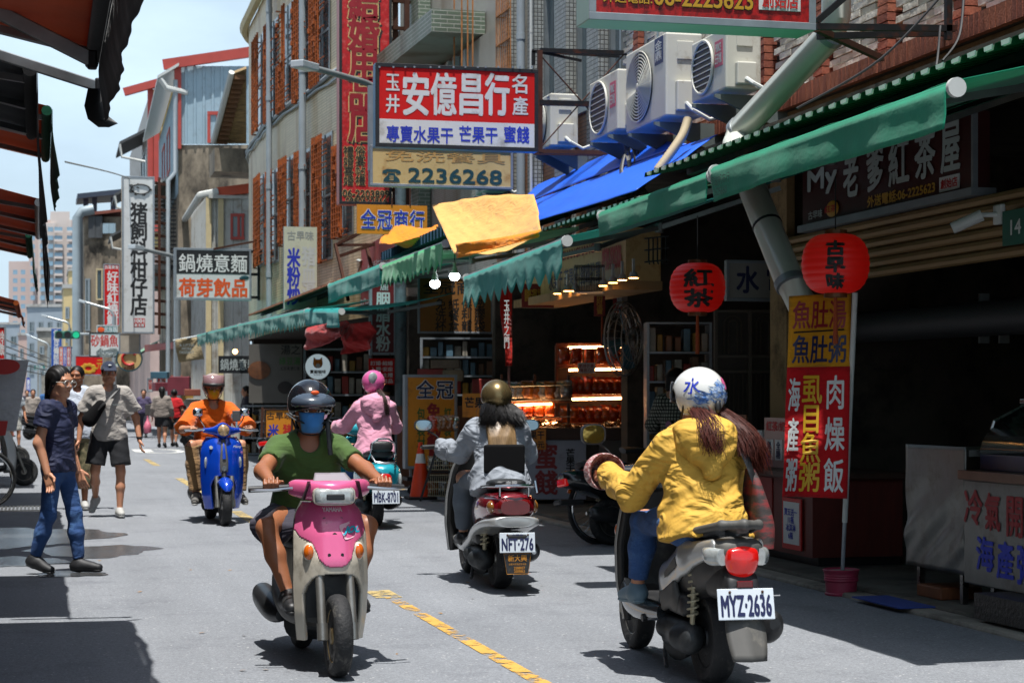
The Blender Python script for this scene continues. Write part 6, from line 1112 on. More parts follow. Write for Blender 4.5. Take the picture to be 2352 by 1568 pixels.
t = thing('blue_basket', 'blue plastic basket of straws on the tea counter', 'basket', (5.95, 15.4, .77)); mb = MB(); mb.lathe([(.09, 0), (.11, .12), (.1, .12), (.085, .01)], (5.93, 14.98, .775), n=18); mb.build('bowl', mat('basket_blue', '#1b3f97', .4), t, sm=1)
# shutter, camera, pier tag of the tea house
SHU = mat('shutter_beige', '#8b6f47', .6, .2, var=.15, vs=2); t = thing('roller_shutter', 'half raised beige roller shutter under the tea house fascia', 'shutter', (6.6, 14, 2.4))
for k in range(6): z = 2.32 + k * .08; mb = MB(); mb.tube([(6.58 + .012 * (k % 2), 11.0, z + .04), (6.58 + .012 * (k % 2), 16.2, z + .04)], .039, 8); mb.build('slat', SHU, t, sm=1)
c = atX(2265, 500, 6.45); t = thing('security_camera', 'white bullet security camera on the beige pier', 'camera', c); mb = MB(); mb.cyl(c + Vector((-.02, .02, .02)), c + Vector((-.2, .12, -.07)), .042, n=14); mb.build('body', WHI, t); mb = MB(); mb.box(c + Vector((.08, -.04, .02)), (.04, .12, .14)); mb.build('mount', WHI, t, bevel=.01); mb = MB(); mb.cyl(c + Vector((.07, -.04, .02)), c + Vector((-.03, .02, .02)), .018, n=8); mb.build('arm', WHI, t)
for k, (px, py) in enumerate(((2260, 688), (2260, 774), (2306, 774))): c = atd(px, py, 15.5); mb = MB(); mb.box(c, (.09, .02, .1)); tag(mb.build('wall_switch', mat('switch_pale', '#8f9694', .5)), ('upper pale square plate on the dark wall', 'lower left pale square plate on the dark wall', 'lower right pale square plate on the dark wall')[k], 'wall plate')
c = atX(2345, 520, 6.5); t = thing('house_number_plate', 'green house number plate cut by the right edge', 'plate', c); mb = MB(); mb.bx(6.48, 6.5, c.y - .2, c.y + .22, c.z - .12, c.z + .12); mb.build('plate', mat('plate_green', '#1d5a4a', .5), t); letters(t, '14', (6.48, c.y + .1, c.z - .05), (0, -1, 0), (0, 0, 1), .14, .1, WHI, .003, .003)
mb = MB(); mb.cyl((7.2, 10.7, 1.95), (7.2, 16.3, 1.98), .14, n=14); tag(mb.build('indoor_duct', mat('dull_pipe', '#2b2d30', .6), sm=1), 'dim thick pipe crossing the dark tea house interior', 'pipe')
# ================================================================ steel porridge stall
t = thing('porridge_stall', 'stainless steel porridge stall with red and blue brush characters', 'stall', (5.9, 10.5, 0)); STD = mat('dull_steel', '#7f807d', .38, .75, var=.3, vs=3, bump=.5, bs=7, dirt=('#5a5148', .4, 3))
mb = MB(); G = []
for i in range(25):
    z = .24 + .8 * i / 24; G.append([(5.6 + .011 * math.sin(z * 17 + y * 9) * math.exp(-((z - .5) / .25) ** 2) + .008 * math.sin(y * 23 + z * 31) * math.exp(-((z - .42) / .2) ** 2), y, z) for y in np.linspace(11.62, 10.78, 27)])
mb.grid(G); mb.build('dented_panel', STD, t, sm=60, thick=.006)
mb = MB(); mb.bx(5.58, 6.3, 8.2, 10.77, .2, .84); mb.build('cabinet', STD, t, bevel=.008); mb = MB(); mb.bx(5.55, 6.35, 8.2, 10.8, .84, .9); mb.build('counter_rim', mat('copper_steel', '#7e6557', .3, .8, var=.2), t, bevel=.006); mb = MB(); mb.bx(5.62, 6.3, 10.775, 11.6, .98, 1.02); mb.build('side_shelf', STD, t)
PS = Panel((5.58, 10, 0), (0, -1, 0), parent=t)
for s, x0, x1, z0, z1, m in (('冷', 2216, 2257, .57, .78, DRED), ('氣', 2264, 2298, .55, .77, DRED), ('開', 2314, 2350, .53, .76, DRED), ('海', 2244, 2283, .3, .5, BLU), ('產', 2291, 2329, .27, .49, BLU), ('粥', 2338, 2376, .26, .48, BLU)):
    A, B = PS.at(x0, 1150), PS.at(x1, 1150); letters(t, s, (5.58, A.y, z0), (0, -1, 0), (0, 0, 1), A.y - B.y, z1 - z0, m, .007, .004)
for y in (11.5, 10.9, 10.5, 9.4): mb = MB(); mb.bar((5.65, y, .05), (5.65, y, .24), .04); mb.build('leg', STL, t)
GLS = mat('case_glass', '#22292c', .05, var=.1, vs=2, spec=.9)
for m, nm, x0, z0, z1 in ((mat('case_blue', '#101c4a', .4), 'lower_panel', 5.66, .901, 1.0), (GLS, 'curved_glass', 5.66, 1.001, 1.3)):
    mb = MB(); G = []
    for i in range(9): u = i / 8; G.append([(x0 + (0 if nm == 'lower_panel' else .32 * u ** 2.2), y, z0 + (z1 - z0) * u) for y in (10.7, 8.2)])
    mb.grid(G); mb.build(nm, m, t, sm=60, thick=.012)
mb = MB(); mb.tube([(5.68, 10.7, .92), (5.68, 10.7, 1.0), (5.75, 10.7, 1.2), (5.98, 10.7, 1.31)], .012, 6); mb.build('glass_frame', STL, t); mb = MB(); mb.bx(5.95, 6.35, 8.2, 10.75, 1.31, 1.34); mb.build('case_top', STL, t, bevel=.005)
mb = MB(); mb.prism([(6.3, 10.72, .9), (5.7, 10.72, .92), (5.78, 10.72, 1.2), (6.0, 10.72, 1.3), (6.3, 10.72, 1.3)], (0, .012, 0)); mb.build('side_glass', GLS, t)
for k, (y, h) in enumerate(((10.2, .34), (9.9, .28))): mb = MB(); mb.lathe([(.1, 0), (.1, h), (.104, h + .01)], (6.15, y, 1.345), n=18); tag(mb.build('stock_pot', STL, sm=1), ('taller steel pot on the glass case', 'lower steel pot on the glass case')[k], 'pot')
mb = MB()
for k in range(9): mb.lathe([(.045, .024 * k), (.075, .05 + .024 * k)], (6.05, 9.62, 1.345), n=16)
tag(mb.build('bowl_stack', WHI, sm=1), 'stack of white bowls at the right edge', 'bowls')
mb = MB(); mb.bx(5.35, 6.6, 6, 10.2, .051, .2); tag(mb.build('checker_plate_step', mat('checker_plate', '#4d4a46', .4, .7, var=.3, vs=20, bump=.8, bs=50)), 'dark checker plate step below the porridge stall', 'step')
mb = MB(); mb.box((5.75, 11.3, .09), (.3, .34, .08)); tag(mb.build('timber_block', MW, bevel=.01), 'timber block under the dented steel panel', 'block'); mb = MB(); mb.bx(5.2, 5.6, 10.9, 11.6, .032, .04); tag(mb.build('door_mat', mat('mat_blue', '#2a3f86', .8)), 'flat blue mat beside the pink flag pot', 'mat')
# ================================================================ flag in the pink pot
c = atZ(1932, 1366); t = thing('flag_pot', 'pink ribbed bucket weighted as a flag stand', 'bucket', (c.x, c.y, 0)); PKP = mat('pot_pink', '#8f2c45', .5, var=.2, vs=5, dirt=('#5c1c2c', .3, 7)); pr = [(.108, 0), (.112, .012), (.104, .02), (.108, .09)] + [(.114 + .003 * (k % 2), .095 + .008 * k) for k in range(8)] + [(.122, .165), (.126, .172), (.12, .178), (.1, .165)]
mb = MB(); mb.lathe(pr, (c.x, c.y, .002), n=32); mb.build('bucket', PKP, t, sm=30)
mb = MB(); mb.cyl((c.x, c.y, .15), (c.x, c.y, .168), .105, n=20); mb.build('cement_fill', CONC, t)
fl = thing('street_flag', 'tall yellow and red porridge flag on a white pole', 'flag', (c.x, c.y, .1)); d0 = 12.9; top = atd(1964, 672, 12.7); bot = Vector((c.x + .01, c.y, .16)); mb = MB(); mb.cyl(bot, bot + (top - bot) * .18, .014, n=10); mb.build('lower_pole', FRG, fl); mb = MB(); mb.cyl(bot + (top - bot) * .18, top, .019, n=10); mb.build('pole', PVCW, fl)
mb = MB(); G2 = {}
def fsurf(u, v, e=0.):   # u 0..1 left to right, v 0..1 top to bottom
    xl = 1812 - 16 * v; xr = 1958 - 14 * v; y0 = 680 - 6 * u; y1 = 1140 + 4 * u; p = atd(xl + (xr - xl) * u, y0 + (y1 - y0) * v, 12.75); return p + CN * (.035 * math.sin(u * 5 + v * 3.1) + .02 * math.sin(v * 9 + u * 2) * (1 - u) + e)
for nm, v0, v1, m in (('yellow_cloth', 0, .355, cloth('flag_yellow', '#c2861a')), ('red_cloth', .355, 1, cloth('flag_red', '#b3141a'))): mb = MB(); mb.grid([[fsurf(u, v) for u in np.linspace(0, 1, 17)] for v in np.linspace(v0, v1, 24)]); mb.build(nm, m, fl, sm=60, thick=.003)
def ftext(s, u0, v0, u1, v1, m, b, sl=1.0):
    G, f, asp = glyphs(s, sl, 1.0); mb = MB()
    for i, (a, e) in enumerate(((0, 0), (b, 0), (-b, 0), (0, b * .4), (0, -b * .4))): mb.add([fsurf(u0 + (u1 - u0) * x + a, v1 - (v1 - v0) * y + e, .006 + .0004 * i) for x, y in G], f)
    mb.build('lettering', m, fl)
ftext('魚肚湯', .06, .03, .92, .165, DRED, .006); ftext('魚肚粥', .07, .2, .93, .335, NAVY, .006); ftext('\n'.join('海產粥'), .04, .41, .22, .97, WHI, .006, 1.12); ftext('\n'.join('虱目魚粥'), .26, .4, .58, .97, YL, .006, .93); ftext('\n'.join('肉燥飯'), .64, .4, .93, .97, WHI, .006, 1.15)
mb = MB(); mb.tube([fsurf(u, .185 - .012 * u, .008) for u in np.linspace(.08, .9, 14)], .005, 4); mb.build('rule_line', INK, fl)
# small hanging banners further along, dessert posters
for k, (x, m, s) in enumerate(((575, 'ink_green', '芭樂'), (592, 'ink_dark_red', '葡萄柚汁'), (609, 'ink_gold', '檸檬汁'), (627, 'ink_blue', '鮮奶'), (646, 'ink_orange', '金桔'), (664, 'ink_green', '冬瓜'))): t = thing('juice_banner', ('green', 'maroon', 'yellow', 'blue', 'orange', 'second green')[k] + ' juice banner strip behind the orange shirted rider', 'banner', atd(x, 925, 42)); P = cpan(42, t); mb = MB(); P.rect(mb, x, 872, x + 16, 924, 0, .01); mb.build('cloth', MATS[m], t); P.t('\n'.join(s), x + 4, 876, x + 12, 920, WHI, .004, .014, sl=.95)
P = sign('noodle_board', 'small black board with white noodle characters under the ragged awning', 502, 817, 590, 857, 41, BLK, None, BLK, .05, 0); P.t('鍋燒意麵', 506, 824, 588, 850, PALE, .01)
t = thing('dessert_poster', 'dim poster with bowls of dessert under the ragged awning', 'poster', atd(650, 930, 37)); P = cpan(37, t); mb = MB(); P.rect(mb, 572, 790, 694, 925, 0, .02); mb.build('sheet', mat('poster_grey', '#55524c', .5, var=.15), t); P.t('綠豆湯', 642, 820, 690, 838, GRN, .02, .024); P.t('湯之', 646, 792, 690, 814, INK, .02, .024); P.t('紅豆湯 薏仁湯', 645, 842, 688, 850, INK, .01, .024)
for x, y, r_, m in ((596, 850, .22, '#5c3414'), (656, 890, .15, '#1b1512'), (690, 888, .12, '#8d8678')): mb = MB(); q = P.at(x, y) + CN * .03; mb.lathe([(r_, 0), (r_, .02), (.01, .03)], q, CN, 24, (1, .8)); mb.build('dessert_bowl', mat('dessert_%s' % m[1:], m, .6, var=.4, vs=12), t)
t = thing('cloth_banner', 'beige cloth banner on a silver rod beside the ragged teal awning', 'banner', atd(436, 800, 57)); P = cpan(57, t); G = [[P.at(402 + 58 * u + 8 * v, 780 - 8 * u + 52 * v) + CN * .1 * math.sin(u * 6 + v * 4) for u in np.linspace(0, 1, 9)] for v in np.linspace(0, 1, 8)]; mb = MB(); mb.grid(G); mb.build('cloth', cloth('banner_linen', '#8f8164'), t, sm=60, thick=.01); mb = MB(); mb.cyl(P.at(398, 782), P.at(462, 770), .03, n=6); mb.build('rod', ZINC, t); P.t('A LITTLE\nMORE\nDESSERT', 414, 790, 448, 812, GRYI, .01, .16, sl=1)
mb = MB(); mb.prism([atd(332, 792, 72), atd(404, 786, 64), atd(404, 800, 64), atd(332, 808, 72)], (.8, .3, .1)); tag(mb.build('red_canopy', mat('canopy_red', '#8f3123', .6)), 'flat red metal canopy edge in the far arcade', 'canopy')
rn = random.Random(9)
for k in range(16): x = rn.uniform(345, 455); d = rn.uniform(58, 74); c = atd(x, rn.uniform(850, 985), d); mb = MB(); mb.box(c, (rn.uniform(.3, .7), .4, rn.uniform(.2, .6)), rn.uniform(-.3, .3)); tag(mb.build('stall_box', mat('stall_box_%d' % (k % 6), ('#7b3d2c', '#8d8a82', '#345a6b', '#a07a34', '#3d3a38', '#6b2430')[k % 6], .6, var=.2), bevel=.02), 'coloured box or sign stacked in the far arcade stalls', 'box', 'boxes in the far arcade stalls')
# ================================================================ scooters (local frame: x forward, y left, origin under the rear axle)
RUB = mat('tyre_rubber', '#17181a', .75, var=.25, vs=14, bump=.6, bs=55, dirt=('#5b5852', .25, 9)); PLB = mat('black_plastic', '#1b1c1e', .5, var=.25, vs=8, dirt=('#4a4843', .25, 8)); PLG = mat('grey_plastic', '#4b4a47', .6, var=.2, vs=6, dirt=('#6b675f', .3, 7)); VIN = mat('seat_vinyl', '#1a1c1e', .45, var=.15, vs=6, bump=.3, bs=120); CHM = mat('chrome', '#b6babd', .14, 1, var=.1); RIMM = mat('rim_alloy', '#8e8c86', .4, .8, var=.2, vs=8); ENG = mat('engine_grey', '#35383a', .5, .5, var=.3, vs=9, dirt=('#191919', .4, 9)); MIR = mat('mirror_glass', '#8fa0a8', .04, 1, var=0); LENS = mat('clear_lens', '#a9adab', .1, .3, var=.3, vs=30, coat=.8); REDL = mat('red_lens', '#a30f0c', .15, var=.25, vs=25, coat=.8, emit=.25, ecol='#c8140e'); AMB = mat('amber_lens', '#c95f0e', .2, var=.25, vs=30, coat=.8); PLT = mat('plate_white', '#c3cbd2', .4, var=.05); SILV = mat('silver_paint', '#a8a9a7', .3, .5, var=.06, coat=.5)
def sdf_obj(s, res, name, m, parent, sm=70): mb = MB(); s.into(mb, res); return mb.build(name, m, parent, sm=sm)
def wheel(t, x, R_, w, name, z=None, rim=RIMM):
    z = R_ if z is None else z; pr = [(R_ * .62, -w * .32), (R_ * .74, -w * .47), (R_ * .88, -w * .5), (R_ * .96, -w * .36), (R_, -w * .12), (R_, w * .12), (R_ * .96, w * .36), (R_ * .88, w * .5), (R_ * .74, w * .47), (R_ * .62, w * .32)]
    mb = MB(); mb.lathe(pr, (x, 0, z), (0, 1, 0), 40); o = mb.build(name, RUB, t, sm=50)
    mb = MB(); mb.lathe([(.03, -w * .42), (R_ * .2, -w * .4), (R_ * .24, -w * .16), (R_ * .55, -w * .2), (R_ * .64, -w * .36), (R_ * .64, w * .36), (R_ * .55, w * .2), (R_ * .24, w * .16), (R_ * .2, w * .4), (.03, w * .42)], (x, 0, z), (0, 1, 0), 28); mb.build('rim', rim, o, sm=30); return o
def interp(z, Z, V): return float(np.interp(z, Z, V))
def apron(zs, xs, ws, bs, p, keep, off=0., nz=70, nt=60, shrink=1.):
    mb = MB(); G = []; Z = np.linspace(zs[0], zs[-1], nz); T_ = np.linspace(-1, 1, nt)
    fx = [np.interp(Z, zs, q) for q in (xs, ws, bs)]; k = np.ones(7) / 7
    fx = [np.convolve(np.pad(q, 3, 'edge'), k, 'valid') for q in fx]
    for i, z in enumerate(Z): G.append([(fx[0][i] - fx[2][i] * abs(t_) ** p + off, fx[1][i] * t_ * shrink, z) for t_ in T_])
    mb.grid(G, lambda i, j: keep((T_[j] + T_[j + 1]) / 2, (Z[i] + Z[i + 1]) / 2))
    used = sorted({i for f in mb.f for i in f}); rm = {a: b for b, a in enumerate(used)}; mb.v = [mb.v[i] for i in used]; mb.f = [tuple(rm[i] for i in f) for f in mb.f]; return mb
def grips(t, gx, gy, gz, m=PLB):
    for s in (-1, 1):
        mb = MB(); mb.tube([(gx + .05, s * (gy - .14), gz + .01), (gx, s * gy, gz), (gx - .03, s * (gy + .12), gz - .005)], .017, 10); mb.build('grip', m, t, sm=1)
        mb = MB(); mb.tube([(gx + .07, s * (gy - .1), gz + .005), (gx + .09, s * (gy + .02), gz - .005), (gx + .06, s * (gy + .12), gz - .005)], .008, 6); mb.build('brake_lever', CHM, t, sm=1)
def mirrors(t, gx, gy, gz, rw=.065, rh=.045, hz=.16, m=PLB, out=.07, back=.02, rnd=2.0):
    for s in (-1, 1):
        o = MB(); o.tube([(gx, s * (gy - .1), gz + .02), (gx + .02, s * (gy - .05), gz + hz * .6), (gx + .0, s * (gy + out), gz + hz)], .007, 6); st_ = o.build('mirror_stem', m, t, sm=1)
        mb = MB(); mb.loft([(gx + .035, s * (gy + out), gz + hz + .02, rw * .3, rh * .3, rh * .3, rnd), (gx + .02, s * (gy + out), gz + hz + .02, rw * .9, rh * .9, rh * .9, rnd), (gx - back, s * (gy + out), gz + hz + .02, rw, rh, rh, rnd)], 20, 3); sh = mb.build('mirror', m, t, sm=1); mb = MB(); mb.loft([(gx - back - .001, s * (gy + out), gz + hz + .02, rw * .88, rh * .86, rh * .86, rnd), (gx - back - .004, s * (gy + out), gz + hz + .02, rw * .86, rh * .84, rh * .84, rnd)], 20, 1); mb.build('mirror_glass', MIR, sh)
def plate(t, txt, x, z, w, h, tilt, yc=0, bold=.006, m=NAVY, top=None):
    u = Vector((0, -1, 0)); v = Vector((-math.sin(tilt) * -1, 0, math.cos(tilt))); o_ = Vector((x, yc + w / 2, z)); n = u.cross(v); mb = MB(); mb.prism([o_, o_ + u * w, o_ + u * w + v * h, o_ + v * h], -n * .006); p = mb.build('number_plate', PLT, t, bevel=.004)
    letters(p, txt, o_ + u * w * .06 + v * h * .12, u, v, w * .88, h * (.6 if top else .66), m, bold * .5, .001, sp=1.05)
    if top: letters(p, top, o_ + u * w * .36 + v * h * .8, u, v, w * .3, h * .13, NAVY, .0005, .001)
    mb = MB()
    for q in (.22, .8): mb.ell(o_ + u * w * q + v * h * .88 + n * .003, .007)
    mb.build('bolt', mat('bolt_rust', '#4a2f22', .6, .5), p)
def engine(t, R_, ex=True, case=ENG, shock=True, mz=0):
    s = SDF(); s.cone((.0, .12, R_), (.36, .11, R_ + .02), .075, .065, .03).box((.18, .13, R_), (.19, .035, .07), .03, k=.03).cone((.05, .15, R_ + .0), (.05, .168, R_), .07, .06, .02).cone((.3, .15, R_ + .02), (.3, .165, R_ + .02), .055, .05, .02); sdf_obj(s, .009, 'engine_case', case, t)
    s = SDF(); s.box((.12, .12, R_ + .15), (.12, .05, .05), .025, k=.02).cone((.02, .12, R_ + .15), (.22, .12, R_ + .17), .045, .05, .03); sdf_obj(s, .009, 'air_filter_box', PLB, t); mb = MB(); mb.cyl((.3, .1, .16), (.42, -.1, .2), .09, n=14); mb.build('engine_block', ENG, t)
    if shock:
        mb = MB(); a, b = Vector((-.02, .12, R_ + .05)), Vector((-.06, .12, R_ + .38)); mb.cyl(a, b, .014, n=8); mb.tube([a + (b - a) * (.15 + .7 * k / 60) + Vector((.028 * math.cos(k * .75), .028 * math.sin(k * .75), 0)) for k in range(61)], .006, 5); mb.build('shock_absorber', mat('spring_pale', '#a49d84', .5, .3), t, sm=1)
    if ex:
        mb = MB(); mb.loft([(.22, -.14, R_ + .0, .03, .03, .03, 2), (.1, -.16, R_ + .02, .06, .065, .065, 2.2), (-.12, -.17, R_ + .05, .065, .07, .07, 2.2), (-.26, -.17, R_ + .07, .06, .062, .062, 2.2), (-.3, -.17, R_ + .075, .035, .035, .035, 2)], 22, 4); o = mb.build('exhaust_muffler', mat('muffler_grey', '#3a3c3e', .35, .7, var=.3, vs=8), t, sm=1); mb = MB(); mb.cyl((-.29, -.17, R_ + .07), (-.34, -.17, R_ + .07), .016, n=10); mb.build('tail_pipe', CHM, o)
    mb = MB(); mb.tube([(.42, .12, .16), (.36, .14, .08), (.28, .16, .05)], .012, 6); mb.build('side_stand', PLB, t)
def body(t, secs, m, name='rear_body', sub=6, n=36): mb = MB(); mb.loft(secs, n, sub); return mb.build(name, m, t, sm=50)
def seat(t, z, x0=-.3, x1=.46, hw=.14, m=VIN): mb = MB(); L_ = x1 - x0; mb.loft([(x0, 0, z + .015, .07, .02, .04, 2.6), (x0 + .06, 0, z + .015, hw * .86, .035, .05, 2.8), (x0 + L_ * .35, 0, z, hw, .045, .06, 2.6), (x0 + L_ * .7, 0, z - .025, hw * .92, .045, .06, 2.6), (x1 - .05, 0, z - .02, hw * .6, .05, .06, 2.4), (x1, 0, z - .03, .05, .02, .03, 2.2)], 28, 5); return mb.build('seat', m, t, sm=50)
def common(t, wb, R_, w, fz, axc=PLB):
    mb = MB(); mb.loft([(.3, 0, fz - .03, .1, .03, .05, 3), (.45, 0, fz - .02, .16, .03, .05, 3.5), (wb - .35, 0, fz - .02, .17, .03, .06, 3.5), (wb - .22, 0, fz + .02, .13, .04, .05, 3)], 24, 4); mb.build('floorboard', axc, t, sm=40)
    for s in (-1, 1): mb = MB(); mb.cyl((wb, s * (w / 2 + .03), R_), (wb - .1, s * (w / 2 + .03), R_ + .3), .022, n=10); mb.cyl((wb + .005, s * (w / 2 + .03), R_ - .02), (wb - .012, s * (w / 2 + .03), R_ + .06), .028, n=10); mb.build('fork_leg', RIMM, t, sm=1)
    mb = MB(); mb.cyl((wb - .09, 0, R_ + .28), (wb - .26, 0, .92), .028, n=10); mb.build('steering_stem', PLB, t)
# ---------------- pink and cream scooter
def pink_scooter():
    t = thing('scooter', 'pink and cream scooter ridden toward the camera', 'scooter', (0, 0, 0)); wb, R_, w = 1.12, .2, .088; PK = mat('pink_paint', '#cf5c88', .22, .15, var=.06, vs=3, coat=.8, dirt=('#d98aa2', .2, 5)); CRW = mat('cream_paint', '#b8b0a0', .35, var=.08, vs=4, coat=.3, dirt=('#6f6656', .35, 6))
    wheel(t, wb, R_, w, 'front_wheel', rim=mat('rim_gold', '#7b6a4a', .4, .7, var=.2)); wheel(t, 0, R_, .09, 'rear_wheel'); common(t, wb, R_, w, .29, PLG)
    zs, xs, ws, bs = (.16, .3, .42, .55, .68, .78, .83), (.99, 1.03, 1.055, 1.06, 1.02, .96, .92), (.155, .172, .178, .176, .172, .155, .115), (.1, .12, .15, .155, .14, .12, .1)
    opn = lambda q, z: abs(q) < .8 and z < .49 - .1 * (abs(q) / .8) ** 5
    pl = lambda q: float(np.interp(abs(q), (0, .25, .42, .5, .58, .7, .85, 1), (.525, .53, .56, .605, .64, .652, .665, .7)))
    apron(zs, xs, ws, bs, 2.6, lambda q, z: z < pl(q) and not opn(q, z), nz=120, nt=100).build('lower_shield', CRW, t, sm=60, thick=.022); apron(zs, xs, ws, bs, 2.6, lambda q, z: z >= pl(q), nz=120, nt=100, off=.004).build('upper_shield', PK, t, sm=60, thick=.022)
    apron(zs, xs, ws, bs, 2.6, lambda q, z: not opn(q, z), off=-.07, shrink=.96).build('inner_shield', PLG, t, sm=60, thick=.02)
    mb = MB(); mb.box((.93, 0, .42), (.02, .3, .3)); mb.build('wheel_well', PLB, t)
    for s in (-1, 1):
        c = (1.002, s * .122, .597); q = Matrix.Rotation(s * .55, 3, 'Z'); mb = MB(); mb.ell(c, (.022, .034, .046), q); mb.build('signal_bezel', CRW, t, sm=1); mb = MB(); mb.ell((c[0] + .008, c[1] + s * .002, c[2]), (.02, .027, .038), q); mb.build('turn_signal', AMB, t, sm=1)
    mb = MB()
    for k, (y, z) in enumerate([(-.055 + .028 * i, .755) for i in range(5)][:4] + [(-.045 + .028 * i, .73) for i in range(3)]): mb.cyl((.94, y + .012, z), (1.001 - .6 * (z - .73), y + .012, z), .0085, n=10)
    mb.cyl((1.0, 0, .68), (1.034, 0, .68), .011, n=12).cyl((1.0, -.032, .585), (1.066, -.032, .585), .008, n=10).cyl((1.0, .032, .585), (1.066, .032, .585), .008, n=10); mb.build('vent_holes', PLB, t)
    fr = lambda y, z: interp(z, zs, xs) - interp(z, zs, bs) * abs(y / interp(z, zs, ws)) ** 2.6 + .02
    def wrap(p): return Vector((fr(p.y, p.z), p.y, p.z))
    letters(t, 'YAMAHA', (1, -.048, .79), (0, 1, 0), (0, 0, 1), .096, .02, WHI, .001, 0, warp=wrap); 
    mb = MB(); mb.v = []; star = [(.075 + .045 * math.cos(a) * (1 + .2 * math.sin(3 * a)), .7 + .05 * math.sin(a) * (1 + .25 * math.sin(2 * a + 1))) for a in np.linspace(0, 6.28, 25)[:-1]]; mb.add([wrap(Vector((1, y, z))) for y, z in star], [tuple(range(24))]); mb.build('sticker', mat('sticker_pale', '#d9a7b4', .4), t); letters(t, 'JOG', (1, .04, .68), (0, 1, 0), (0, .5, .86), .09, .045, mat('ink_cyan', '#1c9db4', .4), .003, 0, warp=lambda p: wrap(p) + Vector((.004, 0, 0)))
    # handlebar cover
    mb = MB(); mb.loft([(-.2, .86, .905, .03, .025, .03, 2.4), (-.17, .88, .905, .05, .04, .045, 2.6), (-.09, .93, .9, .085, .045, .06, 2.6), (0, .95, .895, .1, .05, .07, 2.8), (.09, .93, .9, .085, .045, .06, 2.6), (.17, .88, .905, .05, .04, .045, 2.6), (.2, .86, .905, .03, .025, .03, 2.4)], 26, 5, 'y'); mb.build('handlebar_cover', PK, t, sm=50)
    mb = MB(); mb.loft([(1.02, 0, .87, .1, .042, .045, 4), (1.045, 0, .868, .092, .036, .04, 4), (1.056, 0, .866, .07, .026, .03, 3.5)], 30, 3); o = mb.build('headlight', LENS, t, sm=40); mb = MB(); mb.loft([(1.0, 0, .87, .105, .048, .05, 4), (1.022, 0, .87, .103, .045, .048, 4)], 30, 2); mb.build('headlight_bezel', CRW, o); mb = MB(); mb.box((1.056, 0, .865), (.012, .09, .03)); mb.build('headlight_reflector', PLB, o, bevel=.01)
    mb = MB(); mb.grid([[(.985 - .09 * v + .02 * (1 - (y / .1) ** 2), y * (1 - .25 * v), .93 + .045 * v) for y in np.linspace(-.1, .1, 13)] for v in np.linspace(0, 1, 6)]); mb.build('fly_screen', mat('smoke_screen', '#8d8589', .2, var=.1, coat=.6), t, sm=60, thick=.008)
    for s in (-1, 1): mb = MB(); mb.prism([(1.0, s * .112, .94), (1.02, s * .125, .94), (.985, s * .15, .85), (.965, s * .135, .85)], (-.05, 0, 0)); mb.build('cover_strap', PLB, t)
    grips(t, .83, .27, .9)
    body(t, [(-.4, 0, .6, .05, .04, .05, 2.2), (-.3, 0, .56, .12, .06, .1, 2.4), (-.1, 0, .5, .155, .1, .16, 2.6), (.15, 0, .46, .16, .14, .17, 2.6), (.35, 0, .43, .13, .16, .14, 2.6), (.46, 0, .4, .1, .14, .1, 2.6)], CRW)
    body(t, [(-.2, 0, .36, .13, .05, .06, 3), (.1, 0, .31, .17, .06, .07, 3), (.45, 0, .27, .185, .04, .07, 3.5), (.8, 0, .27, .18, .05, .06, 3.5), (.93, 0, .3, .15, .06, .06, 3)], PLG, 'side_skirt'); seat(t, .62); engine(t, R_); return t
